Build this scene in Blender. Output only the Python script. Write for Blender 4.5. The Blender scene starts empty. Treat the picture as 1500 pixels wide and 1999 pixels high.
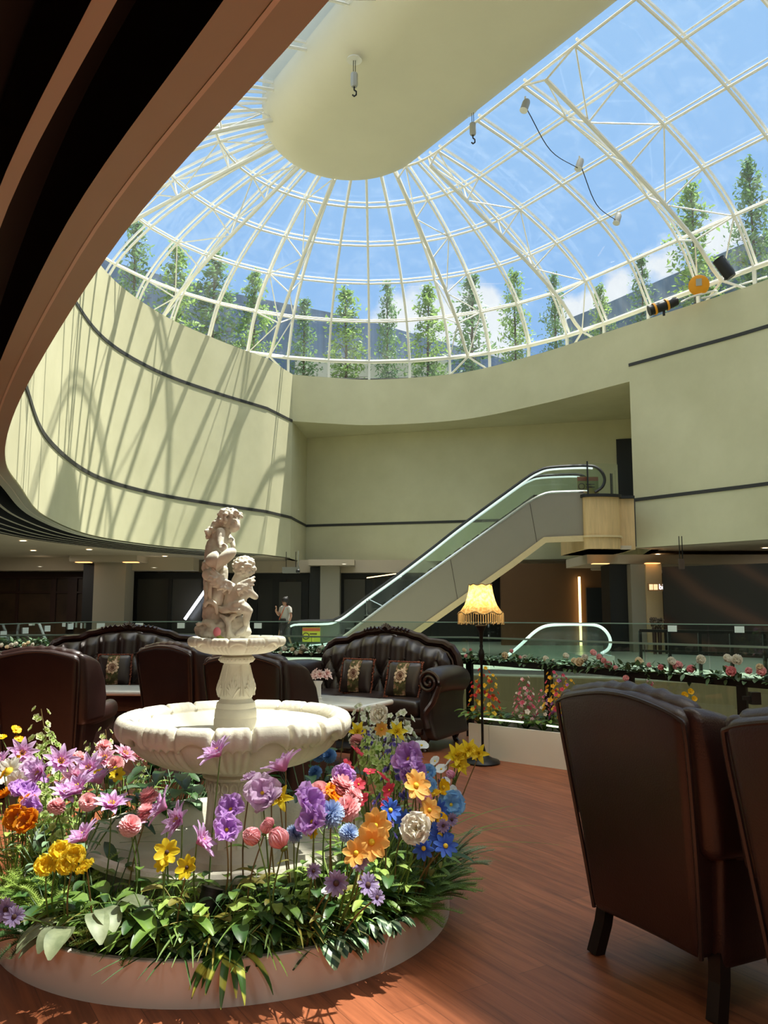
import bpy, bmesh, math, random
from mathutils import Vector, Matrix, Euler, noise
SC = bpy.context.scene
COL = SC.collection
PI = math.pi
rnd = random.Random(7)
V = Vector

# ------------------------------------------------------------------ camera
EYE = 1.45
FPX = 1580.0
PITCH = math.atan2(182.5, FPX)
SP, CP = math.sin(PITCH), math.cos(PITCH)
cam = bpy.data.cameras.new('camera')
camo = bpy.data.objects.new('camera', cam)
COL.objects.link(camo)
camo.location = (0, 0, EYE)
camo.rotation_euler = (PI / 2 + PITCH, 0, 0)
cam.sensor_fit = 'VERTICAL'
cam.sensor_height = 36.0
cam.lens = FPX / 1999.0 * 36.0
cam.clip_start = 0.05
cam.clip_end = 500
SC.camera = camo


def ray(u, v):
    a = (u - 750) / FPX
    b = (999.5 - v) / FPX
    return V((a, CP - b * SP, SP + b * CP))


def at(u, v, Y):
    """the place a metres-ahead plane Y is met when sighting along (u, v)"""
    d = ray(u, v)
    t = Y / d.y
    return V((d.x * t, Y, EYE + d.z * t))


def atz(u, v, z=0.0):
    d = ray(u, v)
    t = (z - EYE) / d.z
    return V((d.x * t, d.y * t, z))


def seen_u(p):
    z = p[2] - EYE
    f = p[1] * CP + z * SP
    return 750 + FPX * p[0] / f


# ------------------------------------------------------------------ objects
def empty(name, loc=(0, 0, 0), rz=0.0):
    o = bpy.data.objects.new(name, None)
    COL.objects.link(o)
    o.location = loc
    o.rotation_euler = (0, 0, rz)
    o.empty_display_size = 0.1
    return o


def tag(o, label=None, cat=None, group=None, kind=None):
    if label:
        o['label'] = label
    if cat:
        o['category'] = cat
    if group:
        o['group'] = group
    if kind:
        o['kind'] = kind
    return o


def mesh(name, bm, smooth=True, mats=None):
    me = bpy.data.meshes.new(name)
    bm.to_mesh(me)
    bm.free()
    if smooth:
        me.polygons.foreach_set('use_smooth', [True] * len(me.polygons))
        if smooth != 'all':
            try:
                me.set_sharp_from_angle(angle=math.radians(40))
            except Exception:
                pass
    for m in mats or []:
        me.materials.append(m)
    return me


def obj(name, data, mat=None, parent=None, smooth=True, loc=None):
    me = data if isinstance(data, bpy.types.Mesh) else mesh(name, data, smooth)
    if mat is not None and not me.materials:
        me.materials.append(mat)
    o = bpy.data.objects.new(name, me)
    COL.objects.link(o)
    if parent is not None:
        o.parent = parent
    if loc is not None:
        o.location = loc
    return o


def struct(name, data, mat=None, parent=None, smooth=True):
    o = obj(name, data, mat, parent, smooth)
    if parent is None:
        o['kind'] = 'structure'
    return o


KIDS = {}


def dup(root, loc=None, rz=None, label=None):
    """copy of a thing with copies of its parts and sub-parts"""
    r = root.copy()
    COL.objects.link(r)
    if loc is not None:
        r.location = loc
    if rz is not None:
        r.rotation_euler = (0, 0, rz)
    if label:
        r['label'] = label
    for ch in list(root.children):
        c = ch.copy()
        COL.objects.link(c)
        c.parent = r
        for g in list(ch.children):
            d = g.copy()
            COL.objects.link(d)
            d.parent = c
    return r


# ------------------------------------------------------------------ shapes
def BM():
    return bmesh.new()


def box(bm, c, s, rz=0.0, M=None):
    ret = bmesh.ops.create_cube(bm, size=1.0)
    m = Matrix.Translation(V(c)) @ Matrix.Rotation(rz, 4, 'Z') @ Matrix.Diagonal((s[0], s[1], s[2], 1))
    if M is not None:
        m = M @ m
    bmesh.ops.transform(bm, matrix=m, verts=ret['verts'])
    return ret['verts']


def rbox(bm, c, s, r, n=5, fn=None, M=None):
    """box with rounded edges; fn(v) -> v shapes it further"""
    hx, hy, hz = s[0] / 2, s[1] / 2, s[2] / 2
    r = min(r, hx * .999, hy * .999, hz * .999)

    def ticks(h):
        a = [-h + r * (1 - math.cos(k / n * PI / 2)) for k in range(n)]
        inner = 3
        b = [-(h - r) + 2 * (h - r) * k / inner for k in range(inner + 1)]
        return a + b + [-x for x in reversed(a)]
    T = [ticks(hx), ticks(hy), ticks(hz)]
    vs = {}
    H = (hx, hy, hz)

    def vert(p):
        key = (round(p[0], 5), round(p[1], 5), round(p[2], 5))
        if key in vs:
            return vs[key]
        q = V([max(-(H[i] - r), min(H[i] - r, p[i])) for i in range(3)])
        d = V(p) - q
        if d.length > 1e-9:
            d = d.normalized() * r
        w = q + d
        if fn:
            w = V(fn(w))
        w = w + V(c)
        if M is not None:
            w = M @ w
        vs[key] = bm.verts.new(w)
        return vs[key]
    for ax in range(3):
        i, j = [(1, 2), (2, 0), (0, 1)][ax]
        for sgn in (-1, 1):
            A, B = T[i], T[j]
            for k in range(len(A) - 1):
                for l in range(len(B) - 1):
                    quad = []
                    for (da, db) in ((0, 0), (1, 0), (1, 1), (0, 1)):
                        p = [0, 0, 0]
                        p[ax] = sgn * H[ax]
                        p[i] = A[k + da]
                        p[j] = B[l + db]
                        quad.append(vert(p))
                    if sgn < 0:
                        quad.reverse()
                    if len(set(quad)) == 4:
                        try:
                            bm.faces.new(quad)
                        except ValueError:
                            pass


def tube(bm, pts, r, n=8, cap=True, closed=False):
    pts = [V(p) for p in pts]
    k = len(pts)
    R = r if isinstance(r, (list, tuple)) else [r] * k
    rings = []
    up = None
    for i, p in enumerate(pts):
        if closed:
            t = pts[(i + 1) % k] - pts[i - 1]
        else:
            t = pts[min(i + 1, k - 1)] - pts[max(i - 1, 0)]
        if t.length < 1e-9:
            t = V((0, 0, 1))
        t.normalize()
        if up is None:
            up = V((0, 0, 1)) if abs(t.z) < .9 else V((1, 0, 0))
        a = t.cross(up)
        if a.length < 1e-6:
            a = t.cross(V((0, 1, 0)))
        a.normalize()
        b = a.cross(t).normalized()
        up = b
        rings.append([bm.verts.new(p + (a * math.cos(q) + b * math.sin(q)) * R[i])
                      for q in [2 * PI * j / n for j in range(n)]])
    m = k if closed else k - 1
    for i in range(m):
        A, B = rings[i], rings[(i + 1) % k]
        for j in range(n):
            bm.faces.new((A[j], A[(j + 1) % n], B[(j + 1) % n], B[j]))
    if cap and not closed:
        bm.faces.new(list(reversed(rings[0])))
        bm.faces.new(rings[-1])


def ribbon(bm, pts, w, h, up=V((0, 0, 1))):
    """rectangular bar swept along pts"""
    pts = [V(p) for p in pts]
    k = len(pts)
    rings = []
    for i, p in enumerate(pts):
        t = (pts[min(i + 1, k - 1)] - pts[max(i - 1, 0)]).normalized()
        u = up(i) if callable(up) else up
        a = t.cross(u).normalized()
        b = a.cross(t).normalized()
        rings.append([bm.verts.new(p + a * (x * w / 2) + b * (y * h / 2)) for x, y in ((-1, -1), (1, -1), (1, 1), (-1, 1))])
    for i in range(k - 1):
        A, B = rings[i], rings[i + 1]
        for j in range(4):
            bm.faces.new((A[j], A[(j + 1) % 4], B[(j + 1) % 4], B[j]))
    bm.faces.new(list(reversed(rings[0])))
    bm.faces.new(rings[-1])


def lathe(bm, prof, n=48, c=(0, 0, 0), fn=None, cap=False):
    c = V(c)
    rings = []
    for i, (r, z) in enumerate(prof):
        ring = []
        for j in range(n):
            th = 2 * PI * j / n
            rr, zz = (r, z) if fn is None else fn(i, r, z, th)
            ring.append(bm.verts.new(c + V((rr * math.cos(th), rr * math.sin(th), zz))))
        rings.append(ring)
    for i in range(len(prof) - 1):
        A, B = rings[i], rings[i + 1]
        for j in range(n):
            bm.faces.new((A[j], A[(j + 1) % n], B[(j + 1) % n], B[j]))
    if cap:
        bm.faces.new(list(reversed(rings[0])))
        bm.faces.new(rings[-1])


def ball(bm, c, r, sub=2, M=None, s=(1, 1, 1)):
    ret = bmesh.ops.create_icosphere(bm, subdivisions=sub, radius=1.0)
    m = Matrix.Translation(V(c)) @ (M.to_4x4() if M is not None else Matrix.Identity(4)) @ Matrix.Diagonal((r * s[0], r * s[1], r * s[2], 1))
    bmesh.ops.transform(bm, matrix=m, verts=ret['verts'])


def prism(bm, poly, z0, z1):
    a = [bm.verts.new((x, y, z0)) for x, y in poly]
    b = [bm.verts.new((x, y, z1)) for x, y in poly]
    n = len(poly)
    bm.faces.new(list(reversed(a)))
    bm.faces.new(b)
    for i in range(n):
        bm.faces.new((a[i], a[(i + 1) % n], b[(i + 1) % n], b[i]))


def quad(bm, *ps):
    return bm.faces.new([bm.verts.new(V(p)) for p in ps])


def spline(P, k=8, closed=False):
    P = [V(p) for p in P]
    n = len(P)
    out = []
    m = n if closed else n - 1
    for i in range(m):
        p1, p2 = P[i], P[(i + 1) % n]
        p0 = P[i - 1] if (closed or i > 0) else p1 * 2 - p2
        p3 = P[(i + 2) % n] if (closed or i + 2 < n) else p2 * 2 - p1
        for j in range(k):
            t = j / k
            out.append(.5 * ((2 * p1) + (p2 - p0) * t + (2 * p0 - 5 * p1 + 4 * p2 - p3) * t * t + (3 * p1 - p0 - 3 * p2 + p3) * t ** 3))
    if not closed:
        out.append(P[-1])
    return out


def offset2(pts, d, closed=False):
    """shift a plan polyline sideways by d to its right-hand side"""
    out = []
    n = len(pts)
    for i in range(n):
        a = pts[i - 1] if (closed or i > 0) else pts[i]
        b = pts[(i + 1) % n] if (closed or i + 1 < n) else pts[i]
        t = V((b[0] - a[0], b[1] - a[1], 0)).normalized()
        out.append(V((pts[i][0] + t.y * d, pts[i][1] - t.x * d, pts[i][2] if len(pts[i]) > 2 else 0)))
    return out


def strip(bm, pts, z0, z1, thick=0.0, closed=False):
    """upright wall along a plan polyline; thick goes to the right-hand side"""
    n = len(pts)
    A = [bm.verts.new((p[0], p[1], z0)) for p in pts]
    B = [bm.verts.new((p[0], p[1], z1)) for p in pts]
    m = n if closed else n - 1
    if thick:
        q = offset2(pts, thick, closed)
        Cc = [bm.verts.new((p[0], p[1], z0)) for p in q]
        D = [bm.verts.new((p[0], p[1], z1)) for p in q]
    for i in range(m):
        j = (i + 1) % n
        bm.faces.new((A[i], A[j], B[j], B[i]))
        if thick:
            bm.faces.new((Cc[j], Cc[i], D[i], D[j]))
            bm.faces.new((B[i], B[j], D[j], D[i]))
            bm.faces.new((A[j], A[i], Cc[i], Cc[j]))
    if thick and not closed:
        bm.faces.new((A[0], B[0], D[0], Cc[0]))
        bm.faces.new((A[-1], Cc[-1], D[-1], B[-1]))


def slab_with_hole(bm, outer, inner, z):
    vo = [bm.verts.new((p[0], p[1], z)) for p in outer]
    vi = [bm.verts.new((p[0], p[1], z)) for p in inner]
    es = [bm.edges.new((vo[i], vo[(i + 1) % len(vo)])) for i in range(len(vo))]
    es += [bm.edges.new((vi[i], vi[(i + 1) % len(vi)])) for i in range(len(vi))]
    bmesh.ops.triangle_fill(bm, use_beauty=True, use_dissolve=False, edges=es)


# ------------------------------------------------------------------ materials
def newmat(name):
    m = bpy.data.materials.new(name)
    m.use_nodes = True
    nt = m.node_tree
    for n in list(nt.nodes):
        if n.type not in ('OUTPUT_MATERIAL', 'BSDF_PRINCIPLED'):
            nt.nodes.remove(n)
    return m, nt, nt.nodes.get('Principled BSDF'), nt.nodes.get('Material Output')


def lin(c):
    return [((x / 255) / 12.92 if x <= 10 else (((x / 255) + .055) / 1.055) ** 2.4) for x in c]


def N(nt, t, **kw):
    n = nt.nodes.new(t)
    for k, v in kw.items():
        if k in n.inputs:
            n.inputs[k].default_value = v
        else:
            setattr(n, k, v)
    return n


def mat(name, rgb, rough=.6, metal=0.0, var=.0, scale=4.0, bump=0.0, bscale=40.0, spec=.5, trans=0.0, coat=0.0, stretch=None, var2=None):
    """surface with a little colour variation (var) and grain (bump); rgb in sRGB 0-255"""
    m, nt, b, out = newmat(name)
    c = lin(rgb)
    b.inputs['Base Color'].default_value = (*c, 1)
    b.inputs['Roughness'].default_value = rough
    b.inputs['Metallic'].default_value = metal
    b.inputs['Specular IOR Level'].default_value = spec
    if coat:
        b.inputs['Coat Weight'].default_value = coat
        b.inputs['Coat Roughness'].default_value = .15
    tc = N(nt, 'ShaderNodeTexCoord')
    src = tc.outputs['Object']
    if stretch:
        mp = N(nt, 'ShaderNodeMapping')
        mp.inputs['Scale'].default_value = stretch
        nt.links.new(src, mp.inputs[0])
        src = mp.outputs[0]
    if var:
        no = N(nt, 'ShaderNodeTexNoise', Scale=scale, Detail=5.0, Roughness=.6)
        nt.links.new(src, no.inputs['Vector'])
        rp = N(nt, 'ShaderNodeValToRGB')
        lo = [x * (1 - var) for x in c]
        hi = [min(1, x * (1 + var)) for x in c]
        if var2:
            hi = lin(var2)
        rp.color_ramp.elements[0].position = .3
        rp.color_ramp.elements[1].position = .7
        rp.color_ramp.elements[0].color = (*lo, 1)
        rp.color_ramp.elements[1].color = (*hi, 1)
        nt.links.new(no.outputs['Fac'], rp.inputs[0])
        nt.links.new(rp.outputs[0], b.inputs['Base Color'])
    if bump:
        nb = N(nt, 'ShaderNodeTexNoise', Scale=bscale, Detail=3.0)
        nt.links.new(src, nb.inputs['Vector'])
        bu = N(nt, 'ShaderNodeBump', Strength=bump, Distance=.02)
        nt.links.new(nb.outputs['Fac'], bu.inputs['Height'])
        nt.links.new(bu.outputs[0], b.inputs['Normal'])
    if trans:
        tr = N(nt, 'ShaderNodeBsdfTranslucent')
        tr.inputs['Color'].default_value = (*c, 1)
        if var:
            nt.links.new(rp.outputs[0], tr.inputs['Color'])
        mx = N(nt, 'ShaderNodeMixShader', Fac=trans)
        nt.links.new(b.outputs[0], mx.inputs[1])
        nt.links.new(tr.outputs[0], mx.inputs[2])
        nt.links.new(mx.outputs[0], out.inputs[0])
    return m


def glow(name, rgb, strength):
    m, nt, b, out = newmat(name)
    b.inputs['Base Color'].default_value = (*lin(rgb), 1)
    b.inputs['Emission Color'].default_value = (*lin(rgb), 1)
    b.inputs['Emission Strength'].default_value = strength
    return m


def glass(name, tint=(235, 245, 242), refl=.12, haze=.0):
    m, nt, b, out = newmat(name)
    nt.nodes.remove(b)
    t = N(nt, 'ShaderNodeBsdfTransparent')
    t.inputs[0].default_value = (*lin(tint), 1)
    g = N(nt, 'ShaderNodeBsdfGlossy', Roughness=.02)
    g.inputs['Color'].default_value = (1, 1, 1, 1)
    fr = N(nt, 'ShaderNodeFresnel', IOR=1.45)
    mu = N(nt, 'ShaderNodeMath', operation='MULTIPLY')
    mu.inputs[1].default_value = refl * 8
    mu.use_clamp = True
    nt.links.new(fr.outputs[0], mu.inputs[0])
    mx = N(nt, 'ShaderNodeMixShader')
    nt.links.new(mu.outputs[0], mx.inputs[0])
    nt.links.new(t.outputs[0], mx.inputs[1])
    nt.links.new(g.outputs[0], mx.inputs[2])
    last = mx
    if haze:
        df = N(nt, 'ShaderNodeBsdfDiffuse')
        df.inputs[0].default_value = (.8, .85, .85, 1)
        tl = N(nt, 'ShaderNodeBsdfTranslucent')
        tl.inputs[0].default_value = (.8, .85, .85, 1)
        ad = N(nt, 'ShaderNodeMixShader', Fac=.5)
        nt.links.new(df.outputs[0], ad.inputs[1])
        nt.links.new(tl.outputs[0], ad.inputs[2])
        tc = N(nt, 'ShaderNodeTexCoord')
        mp = N(nt, 'ShaderNodeMapping')
        mp.inputs['Scale'].default_value = (1.2, 1.2, .25)
        no = N(nt, 'ShaderNodeTexNoise', Scale=1.3, Detail=7.0, Roughness=.65)
        nt.links.new(tc.outputs['Object'], mp.inputs[0])
        nt.links.new(mp.outputs[0], no.inputs['Vector'])
        rp = N(nt, 'ShaderNodeMapRange')
        rp.inputs['From Min'].default_value = .48
        rp.inputs['From Max'].default_value = .8
        rp.inputs['To Min'].default_value = haze * .25
        rp.inputs['To Max'].default_value = haze
        nt.links.new(no.outputs['Fac'], rp.inputs[0])
        m2 = N(nt, 'ShaderNodeMixShader')
        nt.links.new(rp.outputs[0], m2.inputs[0])
        nt.links.new(last.outputs[0], m2.inputs[1])
        nt.links.new(ad.outputs[0], m2.inputs[2])
        last = m2
    nt.links.new(last.outputs[0], out.inputs[0])
    return m
# ------------------------------------------------------------------ palette
PLASTER = mat('plaster_olive', (202, 197, 161), .85, var=.07, scale=.5, bump=.06, bscale=3.0, spec=.2, var2=(210, 205, 171))
CAPSULE = mat('plaster_pale', (212, 206, 184), .7, var=.04, scale=.4, spec=.25, bump=.05, bscale=1.5)
GROOVE = mat('groove_dark', (48, 47, 44), .6)
BAND = mat('fascia_beige', (186, 184, 164), .55, var=.04, scale=.8)
BANDLINE = mat('fascia_strip', (232, 222, 204), .5)
BANDEDGE = mat('fascia_shadow_gap', (70, 52, 40), .8)
CEIL = mat('ceiling_beige', (188, 172, 150), .75, var=.03, scale=.6)
FINDARK = mat('fin_dark', (52, 42, 34), .6)
FINLIGHT = mat('fin_edge', (196, 190, 172), .5)
BLACK = mat('black_paint', (14, 14, 15), .5)
STEEL = mat('frame_white', (228, 226, 218), .45, var=.03, scale=2)
DOMEGLASS = glass('skylight_glass', (244, 250, 253), .07, haze=.10)
LOWGLASS = glass('clerestory_glass', (206, 216, 224), .10, haze=.10)
RAILGLASS = glass('balustrade_glass', (243, 250, 247), .10)
ESCGLASS = glass('escalator_glass', (226, 242, 234), .13, haze=.10)
CHROME = mat('satin_steel', (205, 208, 206), .25, metal=.9)
RUBBER = mat('rubber_black', (24, 24, 25), .45)
CLAD = mat('cladding_beige', (146, 138, 122), .4, metal=.2, var=.04, scale=.7)
CLADTRIM = mat('cladding_tan', (208, 184, 140), .5, var=.05, scale=6)
VOIDWOOD = mat('void_wood', (112, 100, 70), .5, var=.14, scale=2.2, stretch=(6, 6, .5))  # darker copy of the pale wood; the void's shade is in the colour
WOODPALE = mat('wood_pale', (205, 172, 122), .5, var=.14, scale=2.2, stretch=(6, 6, .5))
LEATHER = mat('leather_oxblood', (49, 30, 27), .36, var=.16, scale=5, bump=.10, bscale=160, spec=.55)
LEATHERDARK = mat('leather_dark', (47, 35, 32), .33, var=.15, scale=6, bump=.08, bscale=160, spec=.6)
CARVED = mat('wood_mahogany', (44, 20, 15), .28, var=.3, scale=18, bump=.1, bscale=60, coat=.4)
LEGBLACK = mat('leg_black', (22, 17, 15), .4)
STONE = mat('cast_stone', (212, 207, 190), .7, var=.05, scale=9, bump=.12, bscale=70, spec=.3)
STATUE = mat('cast_marble', (214, 208, 192), .6, var=.1, scale=14, bump=.10, bscale=60, spec=.3)
PLANTERWHITE = mat('planter_white', (214, 206, 198), .4, var=.02, scale=2)
WHITEPANEL = mat('white_laminate', (240, 237, 230), .4, var=.02, scale=2)
SOIL = mat('soil', (30, 24, 18), .95, var=.4, scale=30, bump=.6, bscale=40)
IRON = mat('iron_black', (20, 18, 17), .4, metal=.3)
MARBLE = mat('table_white', (236, 236, 230), .18, var=.03, scale=5, coat=.4)
CHINA = mat('vase_white', (228, 224, 214), .45)
ROOF = mat('roof_deck', (150, 148, 140), .9, var=.1, scale=1)
ROOFWHITE = mat('roof_wall_white', (235, 226, 212), .8)
SCREEN = mat('roof_screen_bluegrey', (92, 112, 138), .6, var=.25, scale=1.2, stretch=(2.5, 2.5, .08))
BARK = mat('bark', (92, 78, 62), .9)
TREELEAF = mat('tree_leaf', (112, 156, 84), .55, var=.35, scale=1.3, trans=.4, var2=(168, 198, 110))
TREELEAFDARK = mat('tree_leaf_dark', (96, 138, 92), .55, var=.3, scale=1.3, trans=.35, var2=(136, 172, 112))
ORANGE = mat('signal_orange', (238, 158, 20), .5)
LABELGREY = mat('label_grey', (170, 170, 165), .5)
STICKER = mat('sticker_white', (214, 226, 222), .6)
STONEDARK = mat('far_floor_stone', (170, 176, 160), .3, var=.1, scale=1.5)
SHOPDARK = mat('shopfront_dark', (26, 24, 22), .35)
SHOPGLASS = mat('shopfront_glass', (46, 46, 42), .12, spec=.6)
SHOPPALE = mat('shop_panel', (66, 62, 56), .3)
REDWOOD = mat('shopfront_redwood', (58, 34, 26), .4)
TANWALL = mat('shop_wall_tan', (96, 66, 36), .7, var=.05, scale=1)
COLUMN = mat('column_cream', (150, 142, 126), .55, var=.02, scale=1)
DOWNLIGHT = glow('downlight_lens', (255, 236, 205), 6.0)
WARMSTRIP = glow('warm_strip', (255, 214, 140), 4.0)
COVE = glow('cove_light', (255, 190, 120), 1.6)
REFLGLOW = glow('reflection_glow', (230, 240, 255), 5.0)


def floor_mat():
    m, nt, b, out = newmat('floor_wood')
    tc = N(nt, 'ShaderNodeTexCoord')
    mp = N(nt, 'ShaderNodeMapping')
    mp.inputs['Rotation'].default_value = (0, 0, math.radians(FLOOR_DEG))
    nt.links.new(tc.outputs['Object'], mp.inputs[0])
    br = N(nt, 'ShaderNodeTexBrick', Scale=1.0)
    br.inputs['Mortar Size'].default_value = .0012
    br.inputs['Brick Width'].default_value = 1.3
    br.inputs['Row Height'].default_value = .15
    br.inputs['Color1'].default_value = (*lin((136, 78, 50)), 1)
    br.inputs['Color2'].default_value = (*lin((158, 94, 62)), 1)
    br.inputs['Mortar'].default_value = (*lin((100, 58, 38)), 1)
    br.offset = .37
    nt.links.new(mp.outputs[0], br.inputs['Vector'])
    m2 = N(nt, 'ShaderNodeMapping')
    m2.inputs['Scale'].default_value = (1.1, 16, 1)
    nt.links.new(mp.outputs[0], m2.inputs[0])
    no = N(nt, 'ShaderNodeTexNoise', Scale=1.6, Detail=7.0, Roughness=.62, Distortion=.6)
    nt.links.new(m2.outputs[0], no.inputs['Vector'])
    rp = N(nt, 'ShaderNodeValToRGB')
    rp.color_ramp.elements[0].position = .34
    rp.color_ramp.elements[1].position = .66
    rp.color_ramp.elements[0].color = (.50, .46, .44, 1)
    rp.color_ramp.elements[1].color = (1.12, 1.1, 1.1, 1)
    nt.links.new(no.outputs['Fac'], rp.inputs[0])
    mx = N(nt, 'ShaderNodeMix', data_type='RGBA', blend_type='MULTIPLY')
    mx.inputs[0].default_value = .85
    nt.links.new(br.outputs['Color'], mx.inputs[6])
    nt.links.new(rp.outputs[0], mx.inputs[7])
    nt.links.new(mx.outputs[2], b.inputs['Base Color'])
    b.inputs['Roughness'].default_value = .42
    b.inputs['Specular IOR Level'].default_value = .28
    bu = N(nt, 'ShaderNodeBump', Strength=.06, Distance=.01)
    nt.links.new(no.outputs['Fac'], bu.inputs['Height'])
    nt.links.new(bu.outputs[0], b.inputs['Normal'])
    return m


_a, _b = atz(900, 1576), atz(1120, 1652)
FLOOR_DEG = -math.degrees(math.atan2(_b.y - _a.y, _b.x - _a.x))
FLOORWOOD = floor_mat()


def mural_mat():
    m, nt, b, out = newmat('mural_swirl')
    tc = N(nt, 'ShaderNodeTexCoord')
    mp = N(nt, 'ShaderNodeMapping')
    mp.inputs['Location'].default_value = (-13.6, 0, -5.2)
    mp.inputs['Scale'].default_value = (1, 0, 1.25)
    nt.links.new(tc.outputs['Object'], mp.inputs[0])
    w = N(nt, 'ShaderNodeTexWave', Scale=.26, Distortion=5.5, Detail=3.0)
    w.wave_type = 'RINGS'
    w.rings_direction = 'Y'
    w.inputs['Detail Scale'].default_value = .5
    nt.links.new(mp.outputs[0], w.inputs['Vector'])
    rp = N(nt, 'ShaderNodeValToRGB')
    e = rp.color_ramp.elements
    e[0].color = (*lin((22, 13, 12)), 1)
    e[1].color = (*lin((74, 46, 34)), 1)
    e.new(.5).color = (*lin((26, 16, 15)), 1)
    e.new(.8).color = (*lin((48, 28, 23)), 1)
    nt.links.new(w.outputs['Fac'], rp.inputs[0])
    nt.links.new(rp.outputs[0], b.inputs['Base Color'])
    b.inputs['Roughness'].default_value = .5
    return m


MURAL = mural_mat()
SKY_BASE, SKY_FILL, SUN_E, EXPO = .755, 3.9, 8.4, 0.37
FILL_LAMPS = [(-13, 20, 40), (-12, 27, 40), (-6, 33.5, 30), (2, 36.0, 20), (10, 30, 20), (13, 24, 20), (-9, 6, 30), (-4, -1.5, 18), (-1.2, -1.2, 22), (.9, -2.4, 45), (3, -6, 50), (-8, 12, 60)]  # far ones stand for the downlights; near ones added unseen as fill
# ------------------------------------------------------------------ the atrium drum
ZS, ZL, ZU, ZT = 3.2, 4.75, 8.47, 10.3          # soffit, lower groove, upper groove, wall top
LEFT = [(-.16, 2.17, 0), (-1.43, 3.96, 0), (-3.3, 7.1, 0), (-4.65, 9.8, 0), (-5.45, 12, 0), (-6.75, 16, 0), (-7.42, 20.4, 0),
        (-6.9, 23.6, 0), (-5.75, 26, 0), (-4.2, 28.4, 0)]
LEFTC = spline(LEFT, 8)
PANEL = [V((-4.2, 28.4, 0)), V((-3.52, 30.4, 0))]
BEAM = spline([(-3.52, 30.4, 0), (-2.2, 30.8, 0), (-.3, 31.1, 0), (2.9, 30.2, 0), (5.4, 27.9, 0), (7.75, 24.9, 0)], 8)
RIGHT = spline([(7.75, 24.9, 0), (9.0, 23.28, 0), (10.25, 21.6, 0), (12.3, 18.3, 0), (14, 14.5, 0), (15, 10, 0), (15, 5, 0), (13.6, .5, 0)], 6)
FRONT = spline([(13.6, .5, 0), (11, -2.6, 0), (7.5, -3.8, 0), (4.4, -3.2, 0), (2.3, -1.4, 0), (1.0, .45, 0), (-.16, 2.17, 0)], 6)
RECESS = [V((-3.52, 30.4, 0)), V((-3.25, 33.6, 0)), V((9.4, 30.0, 0)), V((8.4, 25.4, 0)), V((7.75, 24.9, 0))]

bm = BM(); strip(bm, LEFTC + PANEL[1:], ZS + .03, ZT, -.2)
wall_left = struct('wall_left', bm, PLASTER)
bm = BM(); strip(bm, RIGHT, ZS + .01, ZT, -.5)
wall_right = struct('wall_right', bm, PLASTER)
bm = BM(); strip(bm, FRONT, ZS + .03, ZT, -.2)
struct('wall_front', bm, PLASTER)
bm = BM(); strip(bm, BEAM, ZU, ZT, -.35)
# soffit behind the beam
so = [bm.verts.new((p.x, p.y, ZU + .004)) for p in BEAM]
r3 = [bm.verts.new((p.x, p.y, ZU + .004)) for p in (V((8.8, 25.2, 0)), V((9.6, 30.4, 0)), V((-3.3, 34.0, 0)))]
bm.faces.new(so + r3)
struct('wall_upper', bm, PLASTER, smooth=True)
bm = BM(); strip(bm, [RECESS[0], RECESS[1], RECESS[2], RECESS[3]], ZS, ZU, -.3)
wall_back = struct('wall_back', bm, PLASTER)


def groove(name, pts, z, parent=None):
    b = BM()
    strip(b, offset2(pts, -.03), z - .05, z + .05, .05)
    return struct(name, b, GROOVE, parent)


groove('trim_1', LEFTC + PANEL[1:], ZU)
groove('trim_2', LEFTC + PANEL[1:] + RECESS[1:2], ZL)
groove('trim_3', [RECESS[1], RECESS[2]], ZL)
groove('trim_4', RIGHT[:30], 9.0)
groove('trim_5', RIGHT[:30], 4.7)
bm = BM()
box(bm, (7.74, 24.88, (3.25 + 4.7) / 2), (.06, .06, 1.45))
struct('trim_6', bm, GROOVE)
# dark doorway at the end of the upper gallery
p, q = RECESS[2], RECESS[1]
e = (q - p).normalized()
bm = BM()
a = p + e * .9
strip(bm, [p + e * .62 + V((-.02, -.06, 0)), p + e * .02 + V((-.02, -.06, 0))], ZL + .05, 7.7, 0)
struct('door_1', bm, BLACK)

# ------------------------------------------------------------------ ground-floor ceiling with its fins
hole = LEFTC + [PANEL[1]] + RECESS[1:4] + RIGHT + FRONT[1:-1]
outer = [(-24, -14), (24, -14), (24, 44), (-24, 44)]
EDGE = FRONT[12:-1] + LEFTC


def band(bm, d0, d1, z):
    A = [bm.verts.new((p.x, p.y, z)) for p in offset2(EDGE, -d0)]
    B = [bm.verts.new((p.x, p.y, z)) for p in offset2(EDGE, -d1)]
    for i in range(len(A) - 1):
        bm.faces.new((A[i], A[i + 1], B[i + 1], B[i]))


FINW = 2.02
# plain ceiling: the hole follows the outer limit of the fins on the camera's side
wide = offset2(EDGE, -FINW)
n0 = len(FRONT[12:-1])
hole2 = wide + [V((-4.6, 28.7, 0)), V((-4.2, 28.4, 0)), PANEL[1]] + RECESS[1:4] + RIGHT + FRONT[1:12]
bm = BM()
slab_with_hole(bm, outer, hole2, ZS)
ceiling = struct('ceiling', bm, CEIL)
bm = BM()
band(bm, .0, .118, ZS)
struct('fascia', bm, BAND, ceiling)
bm = BM()
band(bm, .118, .135, ZS - .004)
struct('fascia_strip', bm, BANDLINE, ceiling)
bm = BM()
band(bm, .135, .25, ZS)
struct('fascia', bm, BAND, ceiling)
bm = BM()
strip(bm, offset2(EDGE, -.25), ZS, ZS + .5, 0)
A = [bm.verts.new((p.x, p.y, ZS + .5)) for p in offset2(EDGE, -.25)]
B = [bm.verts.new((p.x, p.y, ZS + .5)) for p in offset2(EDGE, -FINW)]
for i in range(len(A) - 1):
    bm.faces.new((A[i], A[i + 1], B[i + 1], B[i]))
strip(bm, offset2(EDGE, -FINW), ZS, ZS + .5, 0)
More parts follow.
